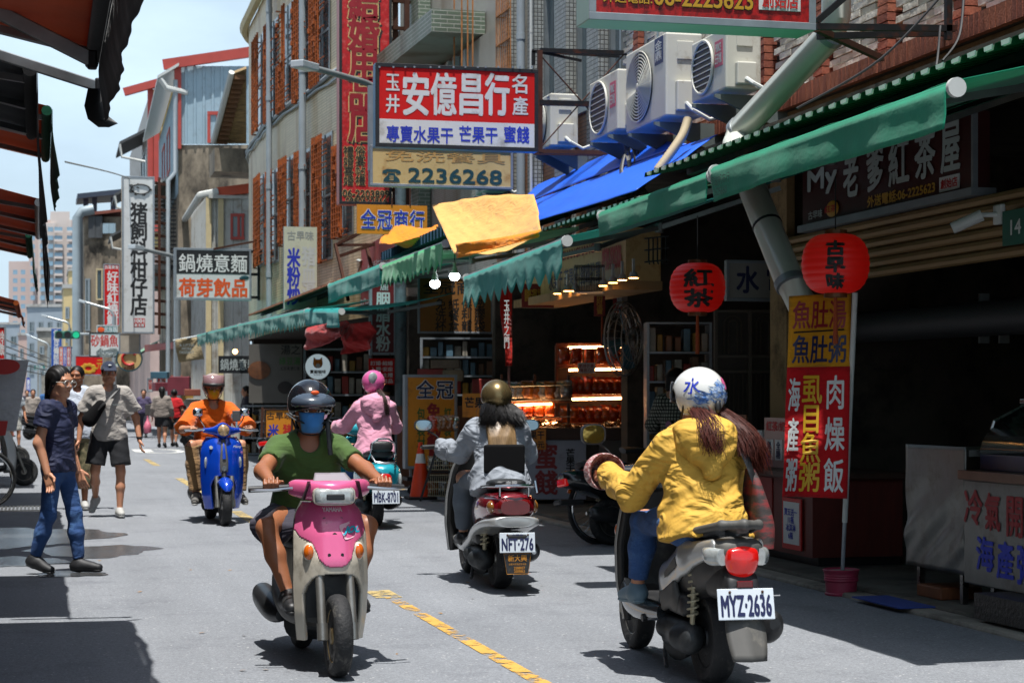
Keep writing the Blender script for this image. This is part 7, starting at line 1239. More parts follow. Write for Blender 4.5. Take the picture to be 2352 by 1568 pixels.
# ---------------- blue scooter
def blue_scooter():
    t = thing('scooter', 'glossy blue scooter with round headlight ridden toward the camera', 'scooter', (0, 0, 0)); wb, R_, w = 1.25, .215, .1; BP = mat('blue_paint', '#0a3fb0', .16, .2, var=.05, vs=3, coat=1)
    wheel(t, wb, R_, w, 'front_wheel'); wheel(t, 0, R_, .11, 'rear_wheel'); common(t, wb, R_, w, .3)
    zs, xs, ws, bs = (.17, .3, .45, .62, .78, .88, .92), (1.1, 1.12, 1.13, 1.13, 1.11, 1.07, 1.03), (.17, .2, .215, .22, .215, .19, .14), (.13, .14, .16, .16, .15, .14, .12)
    opn = lambda q, z: abs(q) < .58 and z < .52 - .1 * (abs(q) / .58) ** 4
    apron(zs, xs, ws, bs, 2.5, lambda q, z: not opn(q, z)).build('front_shield', BP, t, sm=60, thick=.03); apron(zs, xs, ws, bs, 2.5, lambda q, z: not opn(q, z), off=-.08, shrink=.97).build('inner_shield', PLB, t, sm=60, thick=.02); mb = MB(); mb.box((1.0, 0, .42), (.02, .36, .4)); mb.build('wheel_well', PLB, t)
    s = SDF(); s.ell((wb - .01, 0, R_ + .14), (.2, .105, .16), k=.02); s.cone((wb, -.3, R_), (wb, .3, R_), R_ + .02, R_ + .02, op='s'); s.plane((0, 0, R_ + .09), (0, 0, -1)); sdf_obj(s, .008, 'front_fender', BP, t)
    mb = MB(); mb.loft([(.56, 1.155, 0, .012, .04, .04, 2.4), (.66, 1.15, 0, .014, .045, .045, 2.4), (.8, 1.125, 0, .014, .032, .032, 2.4), (.9, 1.07, 0, .014, .02, .02, 2.4)], 20, 4, 'z'); o = mb.build('horn_cover', PLG, t, sm=50); mb = MB(); mb.loft([(.7, 1.166, 0, .006, .018, .018, 2.4), (.8, 1.14, 0, .008, .014, .014, 2.4), (.87, 1.1, 0, .008, .007, .007, 2.4)], 14, 4, 'z'); mb.build('horn_insert', BP, o); mb = MB(); mb.cyl((1.15, 0, .6), (1.172, 0, .6), .028, n=18); mb.build('emblem', CHM, o)
    for q in (-1, 1): mb = MB(); mb.ell((1.05, q * .178, .66), (.03, .016, .06), Matrix.Rotation(q * .5, 3, 'Z')); mb.build('turn_signal', LENS, t, sm=1)
    mb = MB(); mb.loft([(-.2, .96, 1.0, .03, .022, .025, 2.4), (-.1, 1.0, 1.0, .045, .035, .05, 2.4), (0, 1.03, 1.0, .075, .085, .085, 2.1), (.1, 1.0, 1.0, .045, .035, .05, 2.4), (.2, .96, 1.0, .03, .022, .025, 2.4)], 26, 6, 'y'); mb.build('handlebar_cover', BP, t, sm=50); mb = MB(); mb.lathe([(.066, 0), (.066, .03), (.05, .05), (.005, .06)], (1.08, 0, 1.0), (1, 0, 0), 26); o = mb.build('headlight', mat('headlight_lens', '#c9a87e', .12, .4, var=.5, vs=30, coat=.8), t, sm=40); mb = MB(); mb.tube([(1.112, .068 * math.cos(a), 1.0 + .068 * math.sin(a)) for a in np.linspace(0, 6.28, 25)[:-1]], .007, 6, True); mb.build('headlight_ring', BP, o, sm=1)
    grips(t, .92, .27, 1.0); mirrors(t, .93, .27, 1.0, .055, .045, .17, CHM, -.02, rnd=3.2)
    c = Vector((.93, .16, 1.15)); mb = MB(); mb.box(c, (.015, .085, .12), Matrix.Rotation(-.3, 3, 'Y')); o = mb.build('phone_holder', PLB, t, bevel=.006); mb = MB(); mb.bar(c - Vector((0, 0, .05)), (.95, .16, 1.0), .02); mb.box(c + Vector((0, .05, 0)), (.03, .012, .05)); mb.box(c + Vector((0, -.05, 0)), (.03, .012, .05)); mb.build('clamp', CHM, o)
    letters(t, 'Many', (1.11, .1, .81), (0, 1, 0), (0, 0, 1), .08, .03, WHI, .001, 0, shear=.3); mb = MB(); mb.cyl((1.075, -.13, .82), (1.1, -.13, .82), .018, n=14); mb.build('sticker', WHI, t)
    body(t, [(-.4, 0, .66, .05, .05, .06, 2.2), (-.3, 0, .6, .14, .1, .14, 2.2), (-.05, 0, .55, .2, .14, .2, 2.2), (.2, 0, .52, .18, .16, .2, 2.4), (.4, 0, .48, .12, .18, .16, 2.6)], BP); seat(t, .73); engine(t, R_); return t
# ---------------- turquoise scooter seen from behind
def aqua_scooter():
    t = thing('scooter', 'turquoise rounded scooter with plate MBK-8701 ridden away', 'scooter', (0, 0, 0)); wb, R_, w = 1.25, .215, .1; AP = mat('aqua_paint', '#2596a6', .18, .1, var=.05, vs=3, coat=1); wheel(t, wb, R_, w, 'front_wheel'); wheel(t, 0, R_, .11, 'rear_wheel'); common(t, wb, R_, w, .3)
    zs, xs, ws, bs = (.22, .4, .6, .8, .92), (1.1, 1.13, 1.12, 1.08, 1.02), (.19, .215, .215, .2, .13), (.13, .15, .15, .14, .12); apron(zs, xs, ws, bs, 2.5, lambda q, z: True).build('front_shield', AP, t, sm=60, thick=.03)
    body(t, [(-.5, 0, .56, .06, .06, .1, 2.2), (-.45, 0, .56, .15, .1, .16, 2.3), (-.3, 0, .56, .21, .13, .18, 2.4), (-.05, 0, .55, .225, .15, .2, 2.4), (.2, 0, .52, .2, .17, .2, 2.4), (.42, 0, .48, .12, .18, .16, 2.6)], AP); seat(t, .76, -.36, .46, .15)
    mb = MB(); mb.loft([(-.38, 0, .85, .05, .02, .03, 2.6), (-.36, 0, .84, .11, .06, .05, 3), (-.3, 0, .84, .115, .06, .05, 3), (-.27, 0, .83, .06, .04, .04, 2.6)], 24, 4); mb.build('backrest_pad', VIN, t, sm=50)
    mb = MB(); mb.tube([(-.3, .13, .72), (-.42, .13, .78), (-.44, .12, .88), (-.43, .05, .925), (-.43, -.05, .925), (-.44, -.12, .88), (-.42, -.13, .78), (-.3, -.13, .72)], .011, 8); mb.tube([(-.42, .125, .76), (-.52, .1, .69), (-.54, 0, .68), (-.52, -.1, .69), (-.42, -.125, .76)], .011, 8); mb.build('grab_rail', CHM, t, sm=1)
    mb = MB(); mb.loft([(-.46, 0, .5, .07, .08, .08, 3), (-.515, 0, .5, .07, .075, .08, 3), (-.53, 0, .5, .055, .06, .065, 3)], 24, 3); mb.build('tail_light', REDL, t, sm=40)
    for s in (-1, 1): mb = MB(); mb.ell((-.42, s * .175, .5), (.03, .022, .075)); mb.build('turn_signal', LENS, t, sm=1)
    plate(t, 'MBK-8701', -.58, .27, .28, .145, .15); mb = MB(); mb.box((-.5, 0, .33), (.14, .14, .03)); mb.box((-.36, 0, .3), (.25, .13, .06)); mb.build('rear_fender', PLB, t, bevel=.012); grips(t, .95, .3, 1.0); mirrors(t, .95, .34, 1.0, .05, .05, .14, CHM, .06); mb = MB(); mb.loft([(-.2, .98, 1.0, .03, .022, .025, 2.4), (0, 1.03, 1.0, .07, .07, .07, 2.2), (.2, .98, 1.0, .03, .022, .025, 2.4)], 22, 6, 'y'); mb.build('handlebar_cover', AP, t, sm=50); engine(t, R_); return t
# ---------------- red and silver scooter seen from behind
def red_scooter():
    t = thing('scooter', 'red and silver scooter with plate NFT-276 ridden away', 'scooter', (0, 0, 0)); wb, R_, w = 1.25, .21, .1; RP = mat('wine_paint', '#7c0f1d', .15, .35, var=.05, vs=3, coat=1); wheel(t, wb, R_, w, 'front_wheel'); wheel(t, 0, R_, .12, 'rear_wheel'); common(t, wb, R_, w, .3)
    zs, xs, ws, bs = (.2, .4, .6, .8, .95), (1.12, 1.14, 1.12, 1.05, .95), (.2, .225, .22, .19, .13), (.14, .15, .15, .14, .12); apron(zs, xs, ws, bs, 2.5, lambda q, z: True).build('front_shield', SILV, t, sm=60, thick=.03); apron(zs, xs, ws, bs, 2.5, lambda q, z: True, off=-.06, shrink=.97).build('inner_shield', PLB, t, sm=60, thick=.03)
    body(t, [(-.5, 0, .6, .08, .05, .04, 2.4), (-.46, 0, .6, .15, .09, .07, 2.5), (-.25, 0, .6, .19, .1, .12, 2.6), (0, 0, .58, .19, .11, .14, 2.6), (.2, 0, .54, .17, .12, .14, 2.6), (.38, 0, .48, .13, .12, .14, 2.6)], RP)
    body(t, [(-.53, 0, .5, .1, .03, .03, 3), (-.5, 0, .5, .17, .04, .04, 3), (-.25, 0, .47, .205, .045, .045, 3), (.05, 0, .41, .205, .05, .05, 3), (.3, 0, .33, .19, .05, .06, 3), (.6, 0, .27, .19, .045, .06, 3.4), (.95, 0, .28, .18, .05, .06, 3.2)], SILV, 'side_skirt'); seat(t, .735, -.34, .46, .145)
    mb = MB(); mb.loft([(-.5, 0, .6, .12, .07, .055, 3), (-.525, 0, .595, .1, .055, .045, 3)], 24, 3); mb.build('tail_light', mat('dark_red_lens', '#5c0a0c', .12, var=.2, vs=20, coat=.9), t, sm=40)
    for s in (-1, 1): mb = MB(); mb.ell((-.42, s * .15, .6), (.06, .03, .045)); mb.build('turn_signal', mat('bronze_lens', '#7d5222', .15, var=.2, coat=.8), t, sm=1)
    mb = MB(); mb.tube([(-.1, .17, .72), (-.35, .16, .74), (-.5, .13, .745), (-.54, 0, .75), (-.5, -.13, .745), (-.35, -.16, .74), (-.1, -.17, .72)], .012, 8); mb.tube([(-.42, .14, .745), (-.42, -.14, .745)], .01, 6).tube([(-.48, .1, .745), (-.48, .1, .68), (-.4, .1, .66)], .009, 6).tube([(-.48, -.1, .745), (-.48, -.1, .68), (-.4, -.1, .66)], .009, 6).tube([(-.5, -.14, .78), (-.52, -.15, .7)], .01, 6); mb.build('grab_rail', CHM, t, sm=1)
    plate(t, 'NFT·276', -.6, .3, .245, .135, .12, top='台灣省'); u, v = Vector((0, -1, 0)), Vector((.1, 0, .995)); o_ = Vector((-.6, .085, .15)); mb = MB(); mb.prism([o_ + u * .0 + v * .15 - u * .015, o_ + u * .17 + v * .15 + u * .015, o_ + u * .155, o_ + u * .015], (.006, 0, 0)); mf = mb.build('mud_flap', PLB, t, bevel=.003)
    OGI = mat('ink_amber', '#b3781f', .5); letters(mf, '新大興', o_ + u * .02 + v * .09, u, v, .13, .045, OGI, .001, .002); letters(mf, '台南市安南區安中路', o_ + u * .025 + v * .065, u, v, .12, .014, OGI, 0, .002); letters(mf, '2588037\n2589863', o_ + u * .06 + v * .015, u, v, .075, .04, OGI, .0006, .002, sl=.9)
    mb = MB(); q = [o_ + u * x + v * z for x, z in ((-.008, .145), (.178, .145), (.16, .006), (.01, .006))]; mb.tube([p + Vector((-.003, 0, 0)) for p in q], .002, 4, True); mb.build('flap_border', OGI, mf)
    mb = MB(); mb.box((-.44, 0, .4), (.3, .16, .06)); mb.build('rear_fender', PLB, t, bevel=.02); grips(t, .95, .3, .98); mirrors(t, .93, .36, .98, .07, .045, .14, PLB, .05, rnd=2.6); mb = MB(); mb.loft([(-.22, .96, .98, .03, .025, .03, 2.4), (0, 1.0, .97, .09, .06, .08, 2.4), (.22, .96, .98, .03, .025, .03, 2.4)], 22, 6, 'y'); mb.build('handlebar_cover', RP, t, sm=50); engine(t, R_)
    letters(t, '奔騰', (-.39, .04, .745), (0, -1, 0), (0, 0, 1), .08, .03, WHI, .001, .0); return t
# ---------------- black and silver scooter, nearest
def silver_scooter():
    t = thing('scooter', 'black and silver scooter with plate MYZ-2636, nearest the camera', 'scooter', (0, 0, 0)); wb, R_, w = 1.3, .22, .11; wheel(t, wb, R_, w, 'front_wheel'); wheel(t, 0, R_, .125, 'rear_wheel', rim=PLB); common(t, wb, R_, w, .31); BG = mat('black_gloss', '#1d2023', .2, .2, var=.1, vs=4, coat=.8)
    zs, xs, ws, bs = (.2, .4, .6, .8, .98), (1.12, 1.16, 1.14, 1.07, .97), (.18, .22, .235, .215, .15), (.15, .17, .18, .17, .15); apron(zs, xs, ws, bs, 2.3, lambda q, z: True).build('front_shield', SILV, t, sm=60, thick=.03); apron(zs, xs, ws, bs, 2.3, lambda q, z: True, off=-.05, shrink=.985).build('inner_shield', PLB, t, sm=60, thick=.04)
    for s in (-1, 1): mb = MB(); mb.ell((.98, s * .228, .66), (.02, .012, .032)); mb.build('side_reflector', AMB, t, sm=1)
    # lower dark frame, silver side panels, tail
    body(t, [(-.36, 0, .6, .08, .06, .08, 2.6), (-.2, 0, .58, .13, .08, .12, 2.6), (.05, 0, .53, .15, .12, .16, 2.6), (.28, 0, .48, .15, .16, .18, 2.6), (.44, 0, .42, .13, .16, .14, 2.6), (.54, 0, .37, .1, .12, .08, 2.6)], PLB)
    for s in (-1, 1):
        s_ = SDF(); s_.cone((-.34, s * .125, .67), (.0, s * .155, .6), .04, .07, .06, sq=((0, 1, 0), .5)).cone((0, s * .155, .6), (.28, s * .16, .47), .07, .075, .06, sq=((0, 1, 0), .45)).cone((.28, s * .16, .47), (.4, s * .15, .36), .07, .03, .05, sq=((0, 1, 0), .45)); sdf_obj(s_, .008, 'side_panel', SILV, t)
        mb = MB(); mb.prism([(.02, s * .192, .56), (.2, s * .196, .485), (.21, s * .196, .51), (.05, s * .192, .6)], (0, s * .004, 0)); mb.build('side_badge', PLG, t, bevel=.002)
        mb = MB(); mb.loft([(.3, s * .16, .3, .05, .05, .03, 2.6), (.55, s * .18, .29, .045, .06, .05, 2.6), (.8, s * .185, .3, .04, .06, .06, 2.6), (.95, s * .18, .36, .04, .07, .08, 2.6), (1.05, s * .17, .45, .03, .06, .08, 2.6)], 18, 4); mb.build('floor_side_trim', BG, t, sm=50); mb = MB(); mb.tube([(.5, s * .16, .27), (.5, s * .23, .26)], .02, 8); mb.build('pillion_peg', PLB, t)
    seat(t, .72, -.26, .5, .15); s_ = SDF(); s_.cone((-.16, .15, .735), (-.4, .1, .775), .018, .02, .02).cone((-.4, .1, .775), (-.46, 0, .78), .02, .022, .02).cone((-.46, 0, .78), (-.4, -.1, .775), .022, .02, .02).cone((-.4, -.1, .775), (-.16, -.15, .735), .02, .018, .02).box((-.34, 0, .75), (.1, .03, .012), .008, k=.02); sdf_obj(s_, .006, 'grab_rail', PLG, t)
    mb = MB(); mb.loft([(-.34, 0, .67, .135, .05, .06, 2.6), (-.4, 0, .665, .12, .05, .06, 2.6), (-.44, 0, .66, .06, .04, .04, 2.4)], 26, 4); mb.build('tail_cowl', PLG, t, sm=50)
    s_ = SDF(); s_.ell((-.42, 0, .61), (.05, .085, .075), k=.02).box((-.41, 0, .64), (.045, .08, .03), .02, k=.03); sdf_obj(s_, .006, 'tail_light', REDL, t)
    for s in (-1, 1): mb = MB(); mb.loft([(-.3, s * .15, .64, .02, .03, .03, 2.4), (-.36, s * .13, .635, .045, .04, .045, 2.4), (-.42, s * .1, .635, .03, .035, .04, 2.4)], 18, 4); mb.build('turn_signal', LENS, t, sm=50)
    body(t, [(-.2, 0, .5, .11, .08, .08, 3), (-.34, 0, .5, .1, .1, .08, 3), (-.43, 0, .5, .09, .06, .1, 3), (-.46, 0, .45, .08, .06, .1, 3)], PLB, 'tail_underside'); mb = MB(); mb.box((-.465, 0, .515), (.015, .085, .03)); mb.build('rear_reflector', MATS['dark_red_lens'], t, bevel=.004)
    plate(t, 'MYZ·2636', -.5, .36, .3, .14, .22, bold=.007)
    G = []
    for i in range(10): v_ = i / 9; G.append([(-.44 - .12 * v_ + .02 * abs(q), q * (.085 + .02 * math.sin(v_ * 3)), .42 - .24 * v_) for q in np.linspace(-1, 1, 9)])
    mb = MB(); mb.grid(G); mb.build('mud_guard', PLG, t, sm=60, thick=.01)
    grips(t, .93, .3, .97); mirrors(t, .93, .34, .97, .075, .055, .17, PLB, .05, rnd=2.8); mb = MB(); mb.loft([(-.24, .95, .96, .03, .03, .03, 2.4), (0, 1.0, .95, .1, .06, .1, 2.4), (.24, .95, .96, .03, .03, .03, 2.4)], 22, 6, 'y'); mb.build('handlebar_cover', BG, t, sm=50)
    for s in (-1, 1):   # plaid hand covers
        q = SDF(); q.cone((.97, s * .3, .95), (.86, s * .34, .97), .1, .12, .03, sq=((0, 0, 1), .8)); q.cone((.9, s * .32, .96), (.7, s * .36, .98), .08, .12, op='s'); sdf_obj(q, .01, 'hand_cover', mat('plaid_red', '#8a4a4a', .8, var=.6, vs=30, stretch=(1, 6, 6), dirt=('#c9c0bd', .6, 12)), t)
    engine(t, R_, shock=True); s_ = SDF(); s_.box((.2, .17, .4), (.12, .02, .05), .02, Matrix.Rotation(.35, 3, 'Y'), k=.02).cone((.1, .165, .38), (.3, .165, .4), .05, .04, .03, sq=((0, 1, 0), .5)); sdf_obj(s_, .007, 'filter_cover', PLG, t); mb = MB(); mb.loft([(-.3, -.19, .3, .07, .075, .075, 2.2), (-.36, -.19, .315, .062, .066, .066, 2.2), (-.4, -.19, .325, .03, .03, .03, 2)], 22, 3); mb.build('muffler_cap', PLB, t, sm=1); return t
def put(t, x, y, deg, lean=0):
    t.location = (x, y, 0); t.rotation_euler = (R(lean), 0, R(deg)); INV.pop(t.name, None)
put(pink_scooter(), 1.375, 10.22, -88.6); put(blue_scooter(), 1.86, 21.35, -88); put(aqua_scooter(), 3.41, 19.57, 91); put(red_scooter(), 3.17, 13.05, 87.5); sv = silver_scooter(); put(sv, 3.08, 8.45, 88); sv.scale.y = .88
# ---------------- parked machines
def parked(label, x, y, deg, m, cat='scooter', lean=-8):
    t = thing('parked_scooter', label, cat, (0, 0, 0), group='parked scooters'); wb, R_, w = 1.25, .215, .1; wheel(t, wb, R_, w, 'front_wheel'); wheel(t, 0, R_, .11, 'rear_wheel'); common(t, wb, R_, w, .3); zs, xs, ws, bs = (.22, .4, .6, .8, .95), (1.1, 1.14, 1.12, 1.06, .97), (.17, .21, .215, .19, .12), (.13, .15, .15, .14, .12)
    apron(zs, xs, ws, bs, 2.4, lambda q, z: True, nz=24, nt=20).build('front_shield', m, t, sm=60, thick=.03); body(t, [(-.48, 0, .62, .06, .05, .05, 2.4), (-.4, 0, .6, .13, .09, .08, 2.5), (-.1, 0, .57, .18, .11, .14, 2.6), (.2, 0, .5, .17, .14, .15, 2.6), (.42, 0, .42, .12, .16, .14, 2.6)], m, n=24, sub=4); seat(t, .73); mb = MB(); mb.loft([(-.2, .96, .98, .03, .025, .03, 2.4), (0, 1.0, .97, .09, .06, .09, 2.4), (.2, .96, .98, .03, .025, .03, 2.4)], 18, 4, 'y'); mb.build('handlebar_cover', m, t, sm=50); mb = MB(); mb.box((-.47, 0, .58), (.05, .16, .07)); mb.build('tail_light', REDL, t, bevel=.015); grips(t, .95, .28, .97); mirrors(t, .94, .32, .97); mb = MB(); mb.box((-.42, 0, .4), (.26, .14, .05)); mb.build('rear_fender', PLB, t, bevel=.02); engine(t, R_); put(t, x, y, deg, lean); return t
BKP = mat('parked_black', '#17181b', .25, .2, var=.1, coat=.7); c = atZ(1428, 1258); parked('black scooter parked nose in behind the yellow hooded rider', c.x + .02, c.y + .35, 12, BKP)
GYP = mat('parked_grey', '#7d8084', .3, .3, var=.1, coat=.6); c = atZ(420, 1030); parked('grey scooter parked by the far arcade beside the two shoppers', c.x + .2, c.y + 1, 60, GYP); c = atZ(590, 1095); parked('dark scooter parked in shade behind the orange shirted rider', c.x + .3, c.y, 70, BKP); c = atZ(625, 1080); parked('second dark scooter in shade nearer the menu board', c.x + .5, c.y - .4, 75, BKP)
c = atZ(-22, 1118); parked('white scooter parked at the left edge, only its front showing', c.x - .75, c.y + .1, 8, mat('parked_white', '#b9bcbd', .3, .1, var=.1, coat=.6)); c = atZ(-12, 1082); parked('blue scooter parked farther at the left edge', c.x - .8, c.y + .6, 14, mat('parked_blue', '#1d3f6b', .3, .2, coat=.6)); c = atZ(90, 1010); parked('dark scooter parked beyond the distant cones', c.x - .3, c.y + .5, 30, BKP)
def bicycle(label, x, y, deg, full=True):
    t = thing('bicycle', label, 'bicycle', (0, 0, 0)); R_ = .35; BF = mat('bike_blue', '#2a5f93', .35, .2, var=.1, coat=.4)
    for k, cx in enumerate((0, 1.08) if full else (0,)):
        mb = MB(); mb.tube([(cx + R_ * math.cos(a), 0, R_ + R_ * math.sin(a)) for a in np.linspace(0, 6.283, 41)[:-1]], .02, 8, True); w = mb.build('rear_wheel' if k == 0 else 'front_wheel', RUB, t, sm=1); mb = MB(); mb.tube([(cx + (R_ - .03) * math.cos(a), 0, R_ + (R_ - .03) * math.sin(a)) for a in np.linspace(0, 6.283, 41)[:-1]], .012, 6, True); mb.build('rim', CHM, w, sm=1)
        mb = MB()
        for q in range(28): a = q * 6.283 / 28; mb.bar((cx, .02 * (-1) ** q, R_), (cx + (R_ - .03) * math.cos(a), 0, R_ + (R_ - .03) * math.sin(a)), .0025)
        mb.cyl((cx, -.05, R_), (cx, .05, R_), .02, n=10); mb.build('spokes', CHM, w)
    mb = MB(); mb.tube([((R_ + .035) * math.cos(a), 0, R_ + (R_ + .035) * math.sin(a)) for a in np.linspace(.6, 2.75, 22)], .026, 8, flat=.5); mb.build('rear_mudguard', mat('mudguard_white', '#b9bec0', .35, .2, var=.2, vs=12), t, sm=1); mb = MB(); mb.tube([((R_ + .036) * math.cos(a), 0, R_ + (R_ + .036) * math.sin(a)) for a in np.linspace(2.5, 2.8, 5)], .028, 8, flat=.5); mb.build('mudguard_tip', AMB, t, sm=1)
    if full:
        mb = MB()
        for a, b, r in (((0, 0, R_), (.45, 0, .3), .012), ((.45, 0, .3), (.32, 0, .8), .016), ((0, 0, R_), (.35, 0, .68), .01), ((.45, 0, .3), (.88, 0, .75), .018), ((.34, 0, .72), (.86, 0, .85), .016), ((.84, 0, .92), (1.08, 0, R_), .016)): mb.cyl(a, b, r, n=8)
        mb.build('frame', BF, t, sm=1); mb = MB(); mb.loft([(.15, 0, .87, .09, .02, .03, 2.4), (.28, 0, .87, .08, .025, .03, 2.4), (.42, 0, .86, .02, .015, .02, 2.4)], 16, 4); mb.build('saddle', VIN, t, sm=50); mb = MB(); mb.tube([(.7, .28, .98), (.82, .2, 1.0), (.84, 0, .98), (.82, -.2, 1.0), (.7, -.28, .98)], .012, 8); mb.build('handlebar', CHM, t, sm=1)
        mb = MB(); mb.box((-.02, 0, .76), (.36, .14, .015)); mb.bar((.0, .06, .36), (-.05, .06, .75), .01).bar((.0, -.06, .36), (-.05, -.06, .75), .01); mb.build('rear_rack', BF, t); mb = MB(); mb.box((-.22, 0, .7), (.03, .09, .05)); mb.build('rear_reflector', REDL, t, bevel=.008); mb = MB(); mb.tube([(.45, .09, .3), (.52, .09, .16)], .01, 6).tube([(.45, -.09, .3), (.38, -.09, .44)], .01, 6).cyl((.45, .03, .3), (.45, .05, .3), .09, n=18); mb.build('crank', CHM, t); mb = MB(); mb.box((.02, .06, .5), (.16, .004, .12)); mb.build('wheel_tag', PLT, t)
    put(t, x, y, deg, 6)
c = atZ(1408, 1246); bicycle('bicycle with striped mudguard parked behind the yellow hooded rider', c.x - .12, c.y - .1, 4); c = atZ(-34, 1166); bicycle('bicycle at the left edge, only its wheel showing', c.x - 1.08, c.y, 4)
# ================================================================ people (local frame: x forward, y left)
SK1 = mat('skin_tan', '#8f5a3c', .5, var=.1, vs=9, sss=.12); SK2 = mat('skin_fair', '#b47f62', .5, var=.08, vs=9, sss=.12); HAIRB = mat('hair_black', '#0e0c0c', .5, var=.4, vs=60, stretch=(1, 1, .1), spec=.3); HAIRR = mat('hair_auburn', '#43190f', .55, var=.5, vs=50, stretch=(1, 1, .1), spec=.25); HAIRN = mat('hair_brown', '#2c1911', .55, var=.5, vs=50, stretch=(1, 1, .1), spec=.25); EYEW = mat('eye_white', '#b9b3ac', .3, var=0); LIP = mat('lip', '#7d3c34', .5, var=.1)
V3 = Vector
def frame(x, y):   # hand/head matrix from forward and side hint
    x = V3(x).normalized(); z = x.cross(V3(y)).normalized(); y = z.cross(x); M = Matrix((x, y, z)).transposed().to_4x4(); return M
def head_sdf(f=1.0):
    s = SDF(); s.ell((-.012, 0, .03), (.098, .077, .088), k=.02).ell((.016, 0, -.035), (.072, .061, .076), k=.03).ell((.052, 0, -.092), (.027, .032, .023), k=.03)
    for q in (-1, 1): s.ell((.055, q * .034, -.03), (.028, .026, .026), k=.02).ell((-.006, q * .077, -.008), (.018, .009, .031), k=.012).cone((-.01, q * .05, -.075), (.04, q * .03, -.1), .02, .018, .03)
    s.ell((.076, 0, .024), (.018, .052, .013), k=.02).cone((.086, 0, .006), (.106, 0, -.028), .008, .0125, .012).ell((.094, 0, -.033), (.014, .018, .008), k=.012).ell((.085, 0, -.06), (.011, .023, .0055), k=.008).ell((.083, 0, -.069), (.011, .02, .006), k=.008)
    for q in (-1, 1): s.ell((.097, q * .032, .002), (.013, .019, .0095), op='s', k=.01)
    s.cone((-.02, 0, -.07), (-.045, 0, -.18), .05, .056, .03); return s
def hand_sdf(side, c1, c2, spread=.0):
    s = SDF(); s.box((.045, 0, 0), (.048, .038, .014), .012, k=.01)
    for i, (y, L_) in enumerate(((-.03, .055), (-.01, .066), (.011, .072), (.031, .066))):
        y *= side; a = V3((.088, y, 0)); b = a + V3((math.cos(c1), spread * y * 8, -math.sin(c1))) * L_ * .5; c = b + V3((math.cos(c1 + c2), 0, -math.sin(c1 + c2))) * L_ * .5; s.cone(a, b, .0098, .0088, .006).cone(b, c, .0088, .0068, .004)
    y = side; s.cone((.018, .03 * y, -.006), (.052, .056 * y, -.018), .0135, .011, .012).cone((.052, .056 * y, -.018), (.08, .056 * y, -.034), .0105, .008, .005); return s
